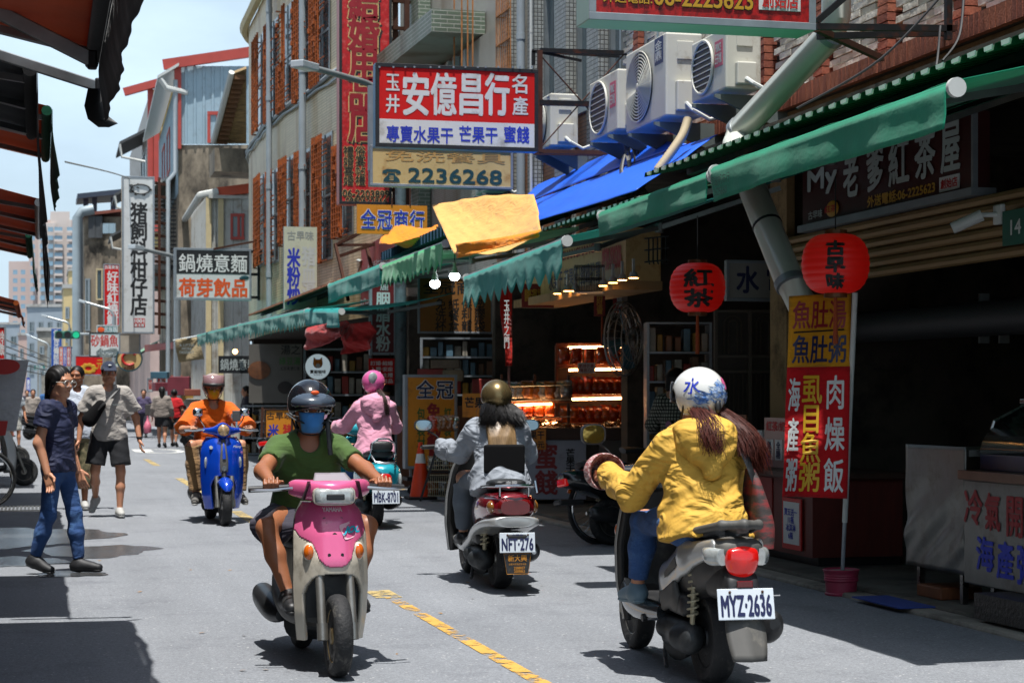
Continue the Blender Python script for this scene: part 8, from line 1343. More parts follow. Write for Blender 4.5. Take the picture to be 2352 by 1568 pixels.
def person(label, J, S, loc, deg, cat='person', group=None, res=.011):
    t = thing('person', label, cat, (0, 0, 0), group=group); n = lambda a: np.array(J[a], float); k = S.get('w', 1.0); P, C, N_, H = n('pel'), n('che'), n('nek'), n('hed'); sh = {s: n('sh' + s) for s in 'LR'}; hp = {s: n('hip' + s) for s in 'LR'}; kn = {s: n('kn' + s) for s in 'LR'}; an = {s: n('an' + s) for s in 'LR'}; el = {s: n('el' + s) for s in 'LR'}; wr = {s: n('wr' + s) for s in 'LR'}
    side = sh['L'] - sh['R']; side /= np.linalg.norm(side); up = N_ - P; up /= np.linalg.norm(up); fw = np.cross(side, up); fw /= np.linalg.norm(fw); q7 = (fw, .72)
    def torso(s, e, m=.05): s.cone(P, P + (C - P) * .5, (.148 + e) * k, (.138 + e) * k, m, sq=q7).cone(P + (C - P) * .5, C, (.138 + e) * k, (.16 + e) * k, m, sq=q7).cone(C, C + (N_ - C) * .55, (.16 + e) * k, (.125 + e) * k, m, sq=q7).cone(sh['L'] * .94 + sh['R'] * .06, sh['R'] * .94 + sh['L'] * .06, .058 + e, .058 + e, .06).cone(hp['L'], hp['R'], .088 * k + e, .088 * k + e, .05)
    def arm(s, q, e, f=2., cut=False, flare=0.):
        a, b, c = sh[q], el[q], wr[q]
        if f <= 1: s.cone(a, a + (b - a) * f, .052 + e, .044 + e + flare, .04, cut=cut)
        else: s.cone(a, b, .05 * k + e, .04 + e, .04).cone(b, b + (c - b) * (f - 1), .041 + e, (.041 - .014 * (f - 1)) + e + flare, .03, cut=cut)
    def leg(s, q, e, f=2., cut=False, flare=0.):
        a, b, c = hp[q], kn[q], an[q]
        if f <= 1: s.cone(a, a + (b - a) * f, .086 * k + e, .086 * k - .028 * f + e + flare, .022, cut=cut)
        else: s.cone(a, b, .086 * k + e, .056 + e, .05).cone(b, b + (c - b) * .4, .053 + e, .054 + e + flare * .5, .03).cone(b + (c - b) * .4, b + (c - b) * (f - 1), .054 + e + flare * .5, .034 + (.02 * (2 - f)) + e + flare, .03, cut=cut)
    s = SDF(); torso(s, -.016); s.cone(N_ - up * .03, H - np.array(J.get('hd', (0, 0, 0))) * 0 - up * .1, .054, .05, .03)
    for q in 'LR': arm(s, q, 0); leg(s, q, -.004); s.cone(an[q], an[q] - (0, 0, .02), .034, .03, .02).cone(an[q] - (0, 0, .03), np.array(J['to' + q], float) - (0, 0, .01), .022, .012, .02)
    mb = MB(); s.into(mb, res); MH = Matrix.Translation(V3(H)) @ frame(J.get('look', fw), np.cross(up, J.get('look', fw))); head_sdf().into(mb, .0062 if res < .02 else .01, MH @ Matrix.Scale(S.get('hs', 1.0), 4))
    for q, sg in (('L', 1), ('R', -1)):
        hd = V3(J.get('hx' + q, wr[q] - el[q])).normalized(); th = V3(J.get('hy' + q, (1, 0, 0))); xx = hd; zz = xx.cross(th * sg).normalized(); yy = zz.cross(xx); M = Matrix.Translation(V3(wr[q])) @ Matrix((xx, yy, zz)).transposed().to_4x4(); g = J.get('grip', .35); hand_sdf(sg, g, g * 1.15).into(mb, .0052 if res < .02 else .009, M)
    sk = S.get('skin', SK2); body_ = mb.build('body', sk, t, sm=70)
    def hp_(p): return MH @ V3(p)
    if S.get('face', 1):
        for q in (-1, 1): mb = MB(); mb.ell(hp_((.079, q * .032, .001)), .0125, n=12, m=8); e = mb.build('eye', EYEW, t, sm=1); mb = MB(); mb.ell(hp_((.0885, q * .032 - .001, .001)), .0058, n=10, m=6); mb.build('iris', HAIRB, e, sm=1); mb = MB(); mb.tube([hp_(v) for v in ((.09, q * .016, .021), (.088, q * .034, .026), (.075, q * .052, .02))], .003, 5); mb.build('eyebrow', HAIRB, t)
        mb = MB(); mb.ell(hp_((.0885, 0, -.0605)), (.006, .02, .0035), MH.to_3x3()); mb.ell(hp_((.087, 0, -.068)), (.006, .017, .0045), MH.to_3x3()); mb.build('lips', LIP, t, sm=1)
    # clothes
    def wrk(A, f1=23, f2=31, ph=0.): return lambda p: A * (np.sin(p[..., 0] * f1 + p[..., 2] * f2 * .6 + ph) * np.sin(p[..., 1] * f2 + p[..., 2] * f1 * .5) + .9 * (np.abs(np.sin(p[..., 2] * 24 + p[..., 1] * 15 + 1.3 * np.sin(p[..., 0] * 11 + p[..., 1] * 7 + ph))) - .6) + .35 * np.sin(p[..., 2] * 61 + p[..., 1] * 33 + p[..., 0] * 27 + ph))
    lo = S['low']; s = SDF(); e = lo.get('e', .012)
    s.cone(hp['L'], hp['R'], .092 * k + e, .092 * k + e, .05).cone(P - up * .02, P + up * .1, .142 * k + e, .136 * k + e, .04, sq=q7)
    if lo['kind'] == 'skirt': s.cone(P, (kn['L'] + kn['R']) / 2 * lo['f'] + (hp['L'] + hp['R']) / 2 * (1 - lo['f']), .15 * k, .2 * k, .05, sq=(fw, .8), cut=True)
    else:
        for q in 'LR': leg(s, q, e, lo['f'], True, lo.get('flare', 0))
        if lo['f'] < 1: a, b = (kn['L'] + kn['R']) / 2, (hp['L'] + hp['R']) / 2; s.cone(a, b * .72 + a * .28, .045, .008, op='s', sq=(fw, 4.))
    s.plane(P + up * lo.get('rise', .1), up); s.fn(wrk(lo.get('wr', .003), 30, 26)); sdf_obj(s, res, lo.get('nm', 'trousers'), lo['m'], t)
    tp = S['top']; s = SDF(); e = tp.get('e', .016); torso(s, e); hem = tp.get('hem', .02)
    s.cone(P + up * .12, P - up * hem, (.15 + e) * k, (.152 + e + tp.get('flare', .01)) * k, .05, sq=(fw, tp.get('sqh', .78)))
    if hem > .1 and tp.get('lap'): s.cone(P, P + fw * .16 - up * .0, .15 * k, .14 * k, .05)
    for q in 'LR': arm(s, q, e + tp.get('se', .006), tp['f'], True, tp.get('sf', .012))
    s.plane(P - up * hem, -up); nd = tp.get('neck', .062)
    s.cone(N_ + fw * .02 - up * .0, N_ + up * .15, nd, nd + .03, op='s', k=.01); s.ell(N_ + fw * tp.get('nf', .075), (nd * .85,) * 3, op='s', k=.01)
    s.fn(wrk(tp.get('wr', .0045), 21, 27, len(label))); o = sdf_obj(s, res, tp.get('nm', 'shirt'), tp['m'], t)
    if tp.get('hood'):
        s = SDF(); s.ell(N_ - fw * .1 - up * .05, (.13, .15, .12), np.stack([fw, side, up], 1), k=.03).cone(N_ - fw * .12 - up * .08, N_ - fw * .17 - up * .2, .11, .05, .05, sq=(fw, .75)).cone(N_ + side * .12 + fw * .03, N_ + side * .1 - fw * .08, .045, .05, .05).cone(N_ - side * .12 + fw * .03, N_ - side * .1 - fw * .08, .045, .05, .05); s.ell(N_ + fw * .03 + up * .08, (.15, .105, .12), np.stack([fw, side, up], 1), op='s'); s.fn(wrk(.006, 34, 29, 2)); sdf_obj(s, res, 'hood', tp['m'], o)
    # shoes
    for q in 'LR':
        a, b = an[q], np.array(J['to' + q], float); d = b - a; d[2] = 0; d /= max(np.linalg.norm(d), 1e-6); s = SDF(); z = J.get('fl' + q, 0.); 
        dd = b - a; dd /= np.linalg.norm(dd); dv = dd * .6 + d * .4 if not z else dd
        s.cone(a - dv * .03 - (0, 0, .03), b - (0, 0, .012), .046, .036, .02, sq=((0, 0, 1), .85)).cone(a + (0, 0, .0), a - (0, 0, .03), .044, .047, .03).cone(a + dv * .05 - (0, 0, .015), b - dv * .05 - (0, 0, .01), .04, .036, .02)
        sdf_obj(s, .008 if res < .02 else .014, 'shoe', S['shoe'], t); s = SDF(); s.cone(a - dv * .035 - (0, 0, .062), b - (0, 0, .034), .036, .036, .01, sq=((0, 0, 1), .42)); sdf_obj(s, .008 if res < .02 else .014, 'shoe_sole', S.get('sole', S['shoe']), t)
    t.location = (loc[0], loc[1], loc[2] if len(loc) > 2 else 0); t.rotation_euler = (0, 0, R(deg)); return t, MH, N_, up, fw, side, P, C
def hsdf(t, MH, s, res, name, m, sm=70): mb = MB(); s.into(mb, res, MH); return mb.build(name, m, t, sm=sm)
def strands(t, MH, guides, nn, spread, m, r=.006, wave=.0, name='hair', seed=1, taper=.3):
    rd = random.Random(seed); mb = MB()
    for k in range(nn):
        g = rd.choice(guides); o = V3((rd.gauss(0, spread), rd.gauss(0, spread), rd.gauss(0, spread * .5))); ph = rd.uniform(0, 6); pts = curve([MH @ V3(p) for p in g], 4); L_ = len(pts); L2 = max(4, int(L_ * rd.uniform(.75, 1)))
        mb.tube([p + o * (.7 + .3 * i / L_) + V3((math.sin(i * 1.1 + ph), math.cos(i * .9 + ph), 0)) * wave * i / L_ for i, p in enumerate(pts[:L2])], [r * (1 - (1 - taper) * i / L2) for i in range(L2)], 3)
    return mb.build(name, m, t, sm=1)
def helmet(t, MH, m, kind, ext=1.0):
    s = SDF(); c = (-.012, 0, .034); s.ell(c, (.148 * ext, .127 * ext, .135 * ext), k=.01); s.ell(c, (.132 * ext, .112 * ext, .12 * ext), op='s')
    if kind == 'half': s.plane((0, 0, -.02), (.25, 0, -1))
    else: s.box((.13, 0, -.06), (.095, .2, .1), .03, op='s'); s.plane((-.02, 0, -.085), (-.1, 0, -1))
    o = hsdf(t, MH, s, .0065, 'helmet', m); mb = MB()
    for q in (-1, 1): mb.tube([MH @ V3(p) for p in ((-.02, q * .1, -.03), (.015, q * .082, -.09), (.045, q * .04, -.125), (.05, 0, -.13))], .006, 5, flat=.5)
    mb.build('chin_strap', PLB, o); return o
def mask(t, MH, m):
    mb = MB(); mb.grid([[MH @ V3((.1 + .012 * math.sin(v * 3.1) - .055 * abs(u) ** 2.2 - (.018 if v > .8 else 0), u * .068 * (1 - .25 * v), -.008 - .108 * v)) for u in np.linspace(-1, 1, 15)] for v in np.linspace(0, 1, 11)]); return mb.build('face_mask', m, t, sm=60, thick=.004)
def J0(pel, che, nek, hed, shw, el, wr, hip, kn, an, to, **kw):
    J = dict(pel=pel, che=che, nek=nek, hed=hed); m = lambda v, s: (v[0], v[1] * s, v[2])
    for q, s in (('L', 1), ('R', -1)): J['sh' + q] = (nek[0] - .01, nek[1] + s * shw, nek[2] - .065); J['el' + q] = m(el, s); J['wr' + q] = m(wr, s); J['hip' + q] = m(hip, s); J['kn' + q] = m(kn, s); J['an' + q] = m(an, s); J['to' + q] = m(to, s)
    J.update(kw); return J
RG = dict(grip=1.15, hxL=(.85, .1, -.3), hxR=(.85, -.1, -.3), hyL=(0, -1, 0), hyR=(0, 1, 0))
BLKS = mat('shoe_black', '#16171a', .6, var=.2); WSH = mat('shoe_white', '#a9a9a5', .6, var=.15); GSH = mat('shoe_grey', '#55534f', .7, var=.2); SBL = mat('shorts_black', '#14161b', .85, var=.2, bump=.2, bs=40); SGR = cloth('shorts_grey', '#33313b'); JEAN = mat('denim_blue', '#28497a', .85, var=.3, vs=7, bump=.4, bs=160, dirt=('#4f77a6', .3, 6), fold=.4)
# green shirt rider
J = J0((.1, 0, .71), (.19, 0, .97), (.24, 0, 1.14), (.3, 0, 1.285), .16, (.44, .27, .97), (.75, .275, .93), (.12, .1, .71), (.52, .26, .685), (.66, .17, .35), (.84, .18, .32), look=(1, 0, -.08), **RG)
t, MH, N_, up, fw, side, P, C = person('rider in green shirt, black helmet and blue mask on the pink scooter', J, dict(skin=SK1, w=.98, hs=.92, top=dict(m=cloth('tee_green', '#42592c'), f=.58, hem=.03, sf=.004, se=.0, e=.014, wr=.005), low=dict(kind='p', m=SGR, f=.78, e=.016, flare=.035, nm='shorts'), shoe=PLB), (1.375, 10.22), -88.6)
o = helmet(t, MH, mat('helmet_black', '#14161b', .12, var=.05, coat=1), 'half', .93); mask(t, MH, cloth('mask_blue', '#3f83c4'))
s = SDF(); s.ell((.03, 0, .045), (.15, .13, .06), k=.01); s.ell((.03, 0, .03), (.14, .12, .055), op='s'); s.plane((.09, 0, 0), (-1, 0, 0)); hsdf(o, MH, s, .006, 'visor_peak', mat('peak_smoke', '#3a4450', .15, var=.1, coat=.8)); mb = MB(); mb.ell(MH @ V3((.145, 0, .1)), (.008, .022, .012), MH.to_3x3()); mb.build('badge', ORL, o)
mb = MB(); mb.tube([MH @ V3(p) for p in ((.0, .115, -.02), (.06, .07, -.06), (.09, .0, -.075), (.07, -.08, -.05), (.0, -.12, -.02))], .012, 6, flat=.4).tube([MH @ V3(p) for p in ((.05, .085, -.06), (.07, .09, -.15), (.09, .095, -.23))], .013, 6, flat=.3); mb.build('loose_strap', PLB, o)
# orange shirt rider
J = J0((.1, 0, .8), (.14, 0, 1.09), (.18, 0, 1.28), (.23, 0, 1.45), .185, (.5, .36, 1.0), (.82, .28, 1.02), (.12, .1, .8), (.52, .27, .83), (.62, .24, .3), (.82, .27, .24), look=(1, 0, -.05), **RG)
t, MH, N_, up, fw, side, P, C = person('rider in orange shirt and yellow mask on the blue scooter', J, dict(skin=SK2, w=1.1, top=dict(m=cloth('tee_orange', '#c85a10'), f=.95, hem=.04, sf=.03, e=.022), low=dict(kind='p', m=cloth('chino_khaki', '#7a5f40'), f=1.93, e=.02, flare=.012), shoe=GSH, sole=WSH), (1.86, 21.35), -88)
o = helmet(t, MH, mat('helmet_beige', '#a39184', .3, var=.06, coat=.6), 'open', .98); mask(t, MH, cloth('mask_yellow', '#c9971d'))
def vis(m, z0=-.0, z1=.09): mb = MB(); mb.grid([[MH @ V3((-.012 + .15 * math.cos(a) * math.cos(b), .13 * math.sin(a), .034 + .14 * math.sin(b))) for a in np.linspace(-1.15, 1.15, 17)] for b in np.linspace(z0, z1, 8)]); return mb.build('visor', m, o, sm=60, thick=.003)
vis(mat('visor_pink', '#8f6f72', .08, var=.1, alpha=.75, coat=.8), -.12, .9); mb = MB(); mb.grid([[MH @ V3((-.012 + .153 * math.cos(a), .133 * math.sin(a), .034 + .025 * v)) for a in np.linspace(-1.1, 1.1, 15)] for v in (-.6, 1)]); mb.build('visor_band', PLB, o, sm=60, thick=.004)
mb = MB()
for q in (-1, 1): mb.tube([MH @ V3((.108, q * .033 + .024 * math.cos(a), .0 + .018 * math.sin(a))) for a in np.linspace(0, 6.28, 17)[:-1]], .0022, 4, True)
mb.build('glasses', PLB, t)
# pink jacket rider
J = J0((.0, 0, .8), (.06, 0, 1.1), (.1, 0, 1.3), (.14, 0, 1.475), .155, (.3, .27, 1.04), (.74, .29, 1.03), (.05, .1, .8), (.5, .16, .8), (.62, .15, .34), (.82, .15, .32), look=(1, .15, 0), **RG)
t, MH, N_, up, fw, side, P, C = person('rider in pink hooded jacket with long ponytail on the turquoise scooter', J, dict(skin=SK2, w=.95, hs=.9, face=0, top=dict(m=cloth('jacket_pink', '#c58a9f'), f=1.95, hem=.06, e=.026, hood=1, nm='jacket', flare=.05, sqh=1.0, wr=.006), low=dict(kind='p', m=JEAN, f=1.9), shoe=WSH), (3.41, 19.57), 91)
o = helmet(t, MH, mat('helmet_pink', '#c0568c', .25, var=.06, coat=.6), 'open', .94); mb = MB(); mb.ell(MH @ V3((-.135, .05, .075)), (.02, .05, .06), MH.to_3x3()); mb.build('grey_sticker', mat('sticker_grey', '#8c9494', .4, var=.4, vs=40), o); strands(t, MH, [[(-.12, -.02, -.05), (-.2, -.03, -.1), (-.25, -.05, -.2), (-.24, -.09, -.33)]], 220, .014, HAIRN, .003, .004); mb = MB(); mb.ell(MH @ V3((-.125, -.02, -.075)), .026); mb.build('hair_tie', mat('tie_blue', '#5d7084', .8), t, sm=1)
# grey jacket rider
J = J0((.0, 0, .77), (.08, 0, 1.02), (.13, 0, 1.17), (.17, 0, 1.325), .16, (.28, .25, .95), (.76, .28, .97), (.05, .1, .77), (.48, .18, .76), (.55, .17, .34), (.76, .17, .31), look=(1, .05, 0), **RG)
t, MH, N_, up, fw, side, P, C = person('rider in grey jacket with golden helmet and curly hair on the red scooter', J, dict(skin=SK2, w=.96, hs=.88, face=0, top=dict(m=mat('jacket_grey', '#858b93', .85, var=.2, vs=5, bump=.3, bs=40, fold=.6), f=1.97, hem=.1, e=.026, nm='jacket', sf=.02, flare=.06, sqh=.95, wr=.007, neck=.07), low=dict(kind='p', m=mat('denim_grey', '#5d6670', .85, var=.3, vs=6), f=1.88, e=.02), shoe=PLB), (3.17, 13.05), 87.5)
helmet(t, MH, mat('helmet_gold', '#7d6b49', .25, .75, var=.06), 'half', .88); strands(t, MH, [[(-.08, y, -.03), (-.15, y * 1.3, -.08), (-.185, y * 1.5, -.14), (-.19, y * 1.6, -.19)] for y in (-.09, -.05, 0, .05, .09)], 1000, .018, HAIRB, .0022, .02, seed=4)
SAT = mat('satin_brown', '#7c6343', .4, var=.35, vs=12, stretch=(6, 6, .6)); s = SDF(); s.cone(P, P + (C - P) * .5, .203, .195, .05, sq=(fw, .76)).cone(P + (C - P) * .5, C, .195, .215, .05, sq=(fw, .76)).cone(C, C + (N_ - C) * .55, .215, .18, .05, sq=(fw, .76)).plane(N_ + side * .105, side).plane(N_ - side * .105, -side).plane(P + fw * .0, fw).plane(P - up * .1, -up).plane(N_ - up * .03, up); s.fn(lambda p: .005 * np.abs(np.sin(p[..., 2] * 19 + p[..., 1] * 37))); sdf_obj(s, .009, 'shirt_back', SAT, t)
c = V3(P) + V3(up) * .1 - V3(fw) * .175; mb = MB(); mb.box(c, (.05, .29, .2)); mb.build('shoulder_bag', mat('bag_black', '#08080a', .9, var=.1, spec=.2), t, bevel=.015)
# yellow hooded rider, nearest
J = J0((.02, 0, .76), (.06, 0, 1.0), (.09, 0, 1.18), (.13, 0, 1.335), .158, (.3, .26, .9), (.78, .27, .96), (.06, .1, .76), (.5, .15, .74), (.58, .17, .4), (.78, .18, .36), look=(1, .45, 0), **RG); J['elL'] = (.26, .28, .88)
t, MH, N_, up, fw, side, P, C = person('rider in yellow hooded jacket with white helmet and long auburn hair, nearest', J, dict(skin=SK2, w=.95, hs=.9, face=0, top=dict(m=mat('jacket_yellow', '#c4993a', .8, var=.1, vs=4, bump=.3, bs=40, fold=.7), f=1.95, hem=.08, e=.028, hood=1, nm='jacket', sf=.004, flare=.055, sqh=1.0, wr=.008), low=dict(kind='p', m=JEAN, f=1.86), shoe=mat('shoe_blue', '#5d7684', .6)), (3.045, 8.45), 88, res=.009)
o = helmet(t, MH, mat('helmet_white', '#c6c6c2', .22, var=.04, coat=.7), 'open', .94); c0 = V3((-.012, 0, .034)); EX = V3((.148, .127, .135)) * .943
def onh(a, b, e=.002): return MH @ (c0 + V3(((EX.x + e) * math.cos(b) * math.cos(a), (EX.y + e) * math.cos(b) * math.sin(a), (EX.z + e) * math.sin(b))))
def decal(pts, m, nm, e=.002):
    mb = MB(); q = [onh(a, b, e) for a, b in pts]; ca, cb = np.mean([p[0] for p in pts]), np.mean([p[1] for p in pts]); mb.add(q + [onh(ca, cb, e)], [(i, (i + 1) % len(q), len(q)) for i in range(len(q))]); mb.build(nm, m, o)
decal([(-2.62 + .25 * math.cos(x), .42 + .25 * math.sin(x)) for x in np.linspace(0, 6.28, 25)[:-1]], mat('decal_pink', '#c25a84', .3), 'pink_disc')
WB = mat('decal_wave', '#2f5f9f', .3, var=.6, vs=70, dirt=('#c3cfd6', .6, 45)); rd = random.Random(2)
for k, (a0, b0, w_, h_, tl) in enumerate(((-3.05, .28, .28, .2, .4), (-3.25, .05, .36, .18, .6), (2.7, -.15, .5, .16, .5), (-2.75, -.05, .35, .14, -.2), (2.35, -.3, .4, .12, .3), (-2.45, -.2, .3, .12, -.3))): decal([(a0 + w_ * math.cos(x) * (1 + .25 * math.sin(5 * x + k)) , b0 + h_ * math.sin(x) * (1 + .3 * math.sin(4 * x + 2 * k)) - tl * w_ * .5 * math.cos(x)) for x in np.linspace(0, 6.28, 33)[:-1]], WB, 'wave_print', .003 + .0006 * k)
G_, f_, _ = glyphs('水'); mb = MB()
for dx in (-.012, 0, .012): mb.add([onh(2.05 + (x - .5) * .62 + dx, .22 + (y - .5) * .62, .003) for x, y in G_], f_)
mb.build('character_print', BLU, o); mb = MB(); mb.ell(MH @ V3((-.15, 0, -.03)), (.014, .016, .03), MH.to_3x3()); mb.build('rear_clip', PLB, o); vis(mat('visor_dark', '#1b1d22', .1, var=.1, coat=.8), -.35, .35)
strands(t, MH, [[(-.08, .07 * q, -.05), (-.17, .1 * q, -.1), (-.235, .13 * q, -.17), (-.25, .12 * q, -.27)] for q in (-1, -.7, .7, 1)] + [[(-.1, -.07, -.05), (-.19, -.13, -.12), (-.25, -.17, -.22), (-.25, -.19, -.35)]] * 2, 1500, .022, HAIRR, .0022, .014, seed=6)
mb = MB(); a = V3(N_) - V3(side) * .13; mb.tube(curve([a + V3(fw) * .08, a + V3(up) * .01 - V3(fw) * .06, a - V3(fw) * .14 - V3(up) * .15 - V3(side) * .05, V3(P) - V3(side) * .25 - V3(fw) * .1 + V3(up) * .1], 5), .02, 6, flat=.3); bg_ = mb.build('bag_strap', PLB, t, sm=1); mb = MB(); c = V3(P) - V3(side) * .26 - V3(fw) * .02 + V3(up) * .05; mb.loft([(c.z - .17, c.x, c.y, .15, .05, .05, 3), (c.z - .05, c.x, c.y, .14, .055, .055, 3), (c.z + .12, c.x - .02, c.y + .03, .09, .03, .03, 3), (c.z + .2, c.x - .04, c.y + .05, .03, .02, .02, 3)], 24, 5, 'z'); mb.build('shoulder_bag', mat('bag_plaid', '#3a3230', .7, var=.6, vs=14, stretch=(1, 1, 3), dirt=('#96292b', .5, 8)), t, sm=50)
# ---------------- pedestrians
def walk(h, stride=.16, **kw):
    k = h / 1.7; J = J0((0, 0, .92 * k), (.0, 0, 1.2 * k), (.0, 0, 1.43 * k), (.02, 0, 1.585 * k), .17 * k, (-.02, .25 * k, 1.1 * k), (.08, .27 * k, .86 * k), (0, .09 * k, .9 * k), (.0, .09 * k, .49 * k), (-.02, .09 * k, .085), (.14, .1 * k, .05), hyL=(1, 0, 0), hyR=(1, 0, 0)); J.update(knL=(stride * .7, .09 * k, .5 * k), anL=(stride, .09 * k, .085), toL=(stride + .16, .1 * k, .06), knR=(-stride * .3, -.09 * k, .49 * k), anR=(-stride * 1.2, -.09 * k, .12), toR=(-stride * 1.2 + .14, -.1 * k, .05)); J.update(kw); return J
c = atZ(140, 1318); J = walk(1.57, .13, look=(.96, -.28, -.06), elR=(-.05, -.2, 1.0), wrR=(.03, -.215, .77), elL=(-.02, .2, 1.0), wrL=(.06, .2, .78))
t, MH, N_, up, fw, side, P, C = person('woman in navy top and blue jeans with round glasses crossing the road', J, dict(w=.84, skin=SK2, top=dict(m=mat('tee_navy', '#141c3c', .75, var=.12, vs=5, bump=.2, bs=40, fold=.6), f=.52, hem=.07, sf=.014, e=.012, wr=.005, neck=.066, nf=.085), low=dict(kind='p', m=JEAN, f=1.93, e=.004, flare=.004, wr=.002), shoe=BLKS), (c.x - .02, c.y + .05), -30, res=.009)
s = SDF(); s.ell((-.026, 0, .036), (.107, .09, .098), k=.02).ell((-.07, 0, -.04), (.055, .07, .07), k=.04).cone((-.09, 0, -.03), (-.1, 0, -.14), .035, .012, .03).cone((-.0, .07, .0), (-.03, .075, -.07), .018, .012, .02).cone((-.0, -.07, .0), (-.03, -.075, -.07), .018, .012, .02); s.ell((.112, 0, -.035), (.085, .085, .1), op='s'); s.fn(lambda p: .0014 * np.sin(p[..., 1] * 260 + p[..., 2] * 30)); hsdf(t, MH, s, .005, 'hair', HAIRB); strands(t, MH, [[(-.1, 0, -.02), (-.125, 0, -.08), (-.12, 0, -.16), (-.1, 0, -.2)]], 40, .012, HAIRB, .006, .002)
mb = MB()
for q in (-1, 1): mb.tube([MH @ V3((.107, q * .034 + .027 * math.cos(a), -.004 + .025 * math.sin(a))) for a in np.linspace(0, 6.28, 21)[:-1]], .0022, 5, True); mb.tube([MH @ V3((.107, q * .06, .004)), MH @ V3((.0, q * .078, .004))], .002, 4)
mb.tube([MH @ V3((.108, .008, .002)), MH @ V3((.108, -.008, .002))], .002, 4); mb.build('glasses', BSK, t)
c = atZ(250, 1187); J = walk(1.74, .1, look=(1, .12, 0), anR=(-.34, -.15, .2), toR=(-.26, -.19, .08), knR=(.02, -.15, .52), knL=(.07, .13, .51), anL=(.1, .12, .085), toL=(.26, .14, .06), elL=(-.08, .3, 1.12), wrL=(.0, .34, .86), elR=(-.06, -.3, 1.12), wrR=(.0, -.33, .86))
t, MH, N_, up, fw, side, P, C = person('man in beige T-shirt, black shorts and navy cap with a sling bag', J, dict(w=1.05, skin=SK2, top=dict(m=cloth('tee_beige', '#9d9892'), f=.78, hem=.08, sf=.03, e=.02, wr=.006), low=dict(kind='p', m=SBL, f=.82, e=.02, flare=.036, nm='shorts'), shoe=WSH), (c.x, c.y), -92)
s = SDF(); s.ell((-.012, 0, .045), (.108, .089, .092), k=.01); s.plane((0, 0, .03), (0, 0, -1)); s.box((.115, 0, .042), (.06, .07, .006), .005, Matrix.Rotation(.35, 3, 'Y'), k=.015); o = hsdf(t, MH, s, .006, 'cap', cloth('cap_navy', '#242b3c')); s = SDF(); s.ell((-.02, 0, .015), (.1, .083, .085), k=.01); s.ell((.1, 0, -.03), (.085, .1, .1), op='s'); s.plane((0, 0, -.05), (0, 0, -1)); hsdf(t, MH, s, .006, 'hair', HAIRB); mb = MB(); mb.ell(MH @ V3((.098, 0, .085)), (.006, .018, .01), MH.to_3x3()); mb.build('cap_mark', WHI, o)
a, b = V3(N_) + V3(side) * .1 + V3(fw) * .07 - V3(up) * .02, V3(P) - V3(side) * .17 + V3(fw) * .17 + V3(up) * .22; mb = MB(); mb.tube(curve([a - V3(fw) * .12, a + V3(fw) * .03, (a + b) / 2 + V3(fw) * .1, b], 5), .02, 6, flat=.3); mb.build('bag_strap', PLB, t, sm=1); s = SDF(); s.cone(tuple(b + V3(side) * .08 + V3(up) * .1), tuple(b - V3(side) * .04 - V3(up) * .06), .06, .085, .03, sq=(fw, .6)); sdf_obj(s, .009, 'sling_bag', mat('bag_black', '#0d0d0f', .6), t); mb = MB(); mb.cyl(V3(J['wrL']) + V3((0, 0, .045)), V3(J['wrL']) + V3((0, 0, .02)), .034, n=14); mb.build('watch', PLB, t)
o_ = V3(C) + V3(fw) * .165 + V3(side) * .04 + V3(up) * .03; letters(t, 'VAULT', o_, side, up, .09, .018, GRYI, .001, .022)
c = atZ(186, 1180); J = walk(1.72, .1, look=(1, -.3, 0), elL=(-.04, .33, 1.12), wrL=(.06, .36, .86), elR=(-.04, -.34, 1.12), wrR=(.06, -.38, .86)); CAMO = mat('camo_cloth', '#4a4a32', .85, var=.5, vs=11, dirt=('#8c7f60', .6, 9))
t, MH, N_, up, fw, side, P, C = person('man in white T-shirt and camouflage trousers behind the woman in navy', J, dict(w=1.2, skin=SK1, face=0, top=dict(m=cloth('tee_white', '#b4bcc8'), f=.8, hem=.08, sf=.03, e=.02, wr=.006), low=dict(kind='p', m=CAMO, f=1.6, e=.022, flare=.02), shoe=WSH), (c.x - .03, c.y + .9), -90)
s = SDF(); s.ell((-.02, 0, .03), (.104, .086, .098), k=.01); s.ell((.11, 0, -.03), (.085, .1, .1), op='s'); s.plane((0, 0, -.05), (0, 0, -1)); hsdf(t, MH, s, .007, 'hair', HAIRB)
def far(label, px, py, h, deg, top, low, lk='p', f=1.9, tf=.6, hair=HAIRB, skin=SK2, shoe=BLKS, w=1.0, long=0, extra=None):
    c = atZ(px, py); J = walk(h, .12, look=(1, .1, 0)); t, MH, N_, up, fw, side, P, C = person(label, J, dict(w=w, skin=skin, face=0, top=dict(m=top, f=tf, hem=.06, sf=.02, e=.02), low=dict(kind=lk, m=low, f=f, e=.016, flare=.02, nm='skirt' if lk == 'skirt' else 'trousers'), shoe=shoe), (c.x, c.y), deg, res=.022)
    s = SDF(); s.ell((-.022, 0, .03), (.106, .09, .1), k=.01); s.ell((.112, 0, -.03), (.085, .1, .1), op='s')
    if long: s.cone((-.07, 0, -.02), (-.1, 0, -.05 - long), .07, .035, .03)
    hsdf(t, MH, s, .012, 'hair', hair); return t, N_, up, fw, side, P
GTEE = cloth('tee_pale_grey', '#8f979d'); PSK = cloth('skirt_pale', '#a3a39d'); REDT_ = cloth('tee_red', '#b01c22')
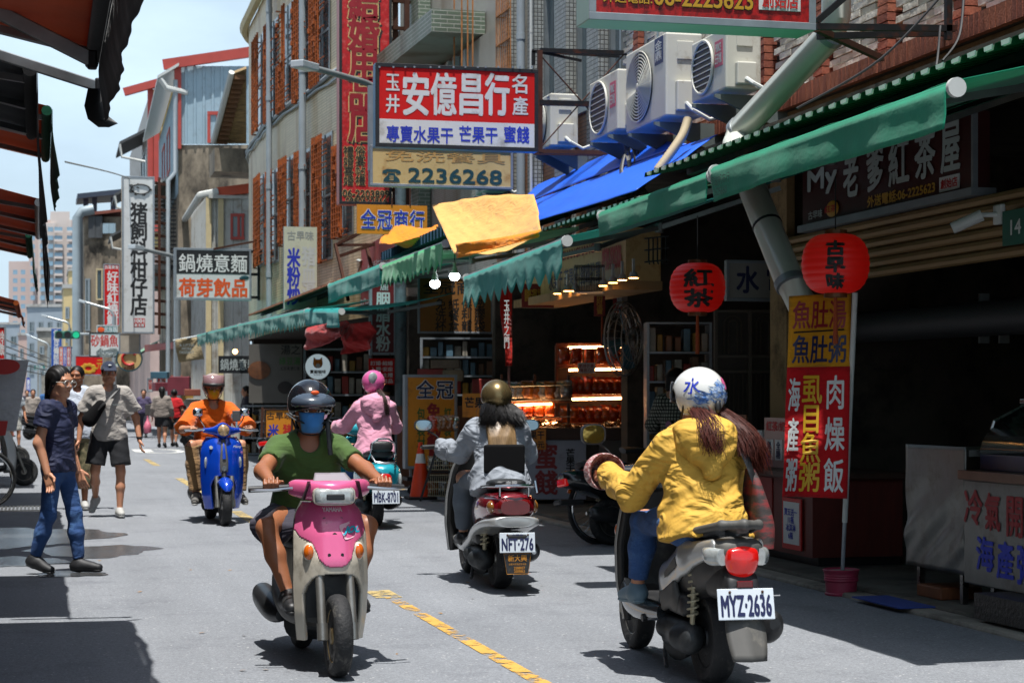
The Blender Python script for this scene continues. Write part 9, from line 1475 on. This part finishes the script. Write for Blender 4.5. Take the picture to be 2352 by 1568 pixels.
t, N_, up, fw, side, P = far('distant shopper in grey hoodie and black shorts with a long plait', 372, 1028, 1.62, 80, cloth('hoodie_grey', '#7f766f'), SBL, f=.75, tf=1.9, w=1.15, long=.55); mb = MB(); q = V3(P) + V3(side) * .38 - V3(up) * .2; mb.loft([(q.z - .28, q.x, q.y, .1, .09, .09, 2.4), (q.z - .1, q.x, q.y, .12, .1, .1, 2.4), (q.z + .08, q.x, q.y, .04, .03, .03, 2.2), (q.z + .18, q.x, q.y, .02, .015, .015, 2)], 16, 4, 'z'); mb.build('shopping_bag', mat('bag_pink', '#c2667c', .4, var=.4, vs=16, stretch=(1, 1, 5)), t, sm=50)
far('distant shopper in red shirt beside the one with the plait', 400, 1026, 1.55, 70, REDT_, SBL, f=.9, w=1.1); far('distant woman in grey T-shirt and pale skirt walking at the left', 34, 1031, 1.6, -80, GTEE, PSK, 'skirt', .95, w=.95, long=.12); far('distant woman with long hair in pale cardigan and trousers', 76, 1006, 1.6, -95, cloth('cardigan_beige', '#8f867e'), cloth('trousers_taupe', '#7a6a60'), tf=1.9, long=.25, hair=HAIRN); far('distant man in blue shirt half hidden behind the white T-shirt', 108, 1000, 1.72, -85, cloth('tee_blue', '#2f5788'), SGR, skin=SK1)
far('distant person in dark clothes far up the street', 62, 985, 1.65, -90, SGR, SBL); far('distant person in white top far up the street', 205, 975, 1.65, -90, GTEE, SBL); far('distant person with a pale cap behind the man in beige', 330, 1005, 1.6, -100, cloth('tee_violet', '#4d4560'), SGR); far('stall keeper in orange shirt in the shade behind the riders', 700, 1062, 1.58, 200, MATS['tee_orange'], SBL, tf=.6, skin=SK1); far('dim person in pale shirt standing behind the pink jacket rider', 888, 1090, 1.6, 100, cloth('shirt_dim', '#7d7076'), SBL, tf=.9)
far('stall keeper in dark vest with a green scarf in the far arcade', 566, 1045, 1.6, 180, SGR, SBL, tf=1.9)
c = atd(1556, 912, 18.8); J = walk(1.62, .05, look=(.6, -.8, -.25), elL=(.12, .24, 1.08), wrL=(.35, .15, 1.0), elR=(.1, -.26, 1.08), wrR=(.34, -.18, 1.0))
CHK = tiles('checked_cloth', '#8f8f84', '#24251f', .035, .035, var=.2, ms=.22, rough=.85, bump=0); t, MH, N_, up, fw, side, P, C = person('customer in checked shirt at the mango stall beside the white helmet', J, dict(w=.88, skin=SK2, face=0, top=dict(m=CHK, f=1.5, hem=.1, e=.025, sf=.015), low=dict(kind='p', m=SBL, f=1.9), shoe=BLKS), (c.x, c.y), 75)
s = SDF(); s.ell((-.022, 0, .03), (.106, .09, .1), k=.01).cone((-.07, 0, .0), (-.1, 0, -.1), .07, .03, .03); s.ell((.112, 0, -.03), (.085, .1, .1), op='s'); hsdf(t, MH, s, .007, 'hair', HAIRB)
bpy.data.scenes.remove(TMP)
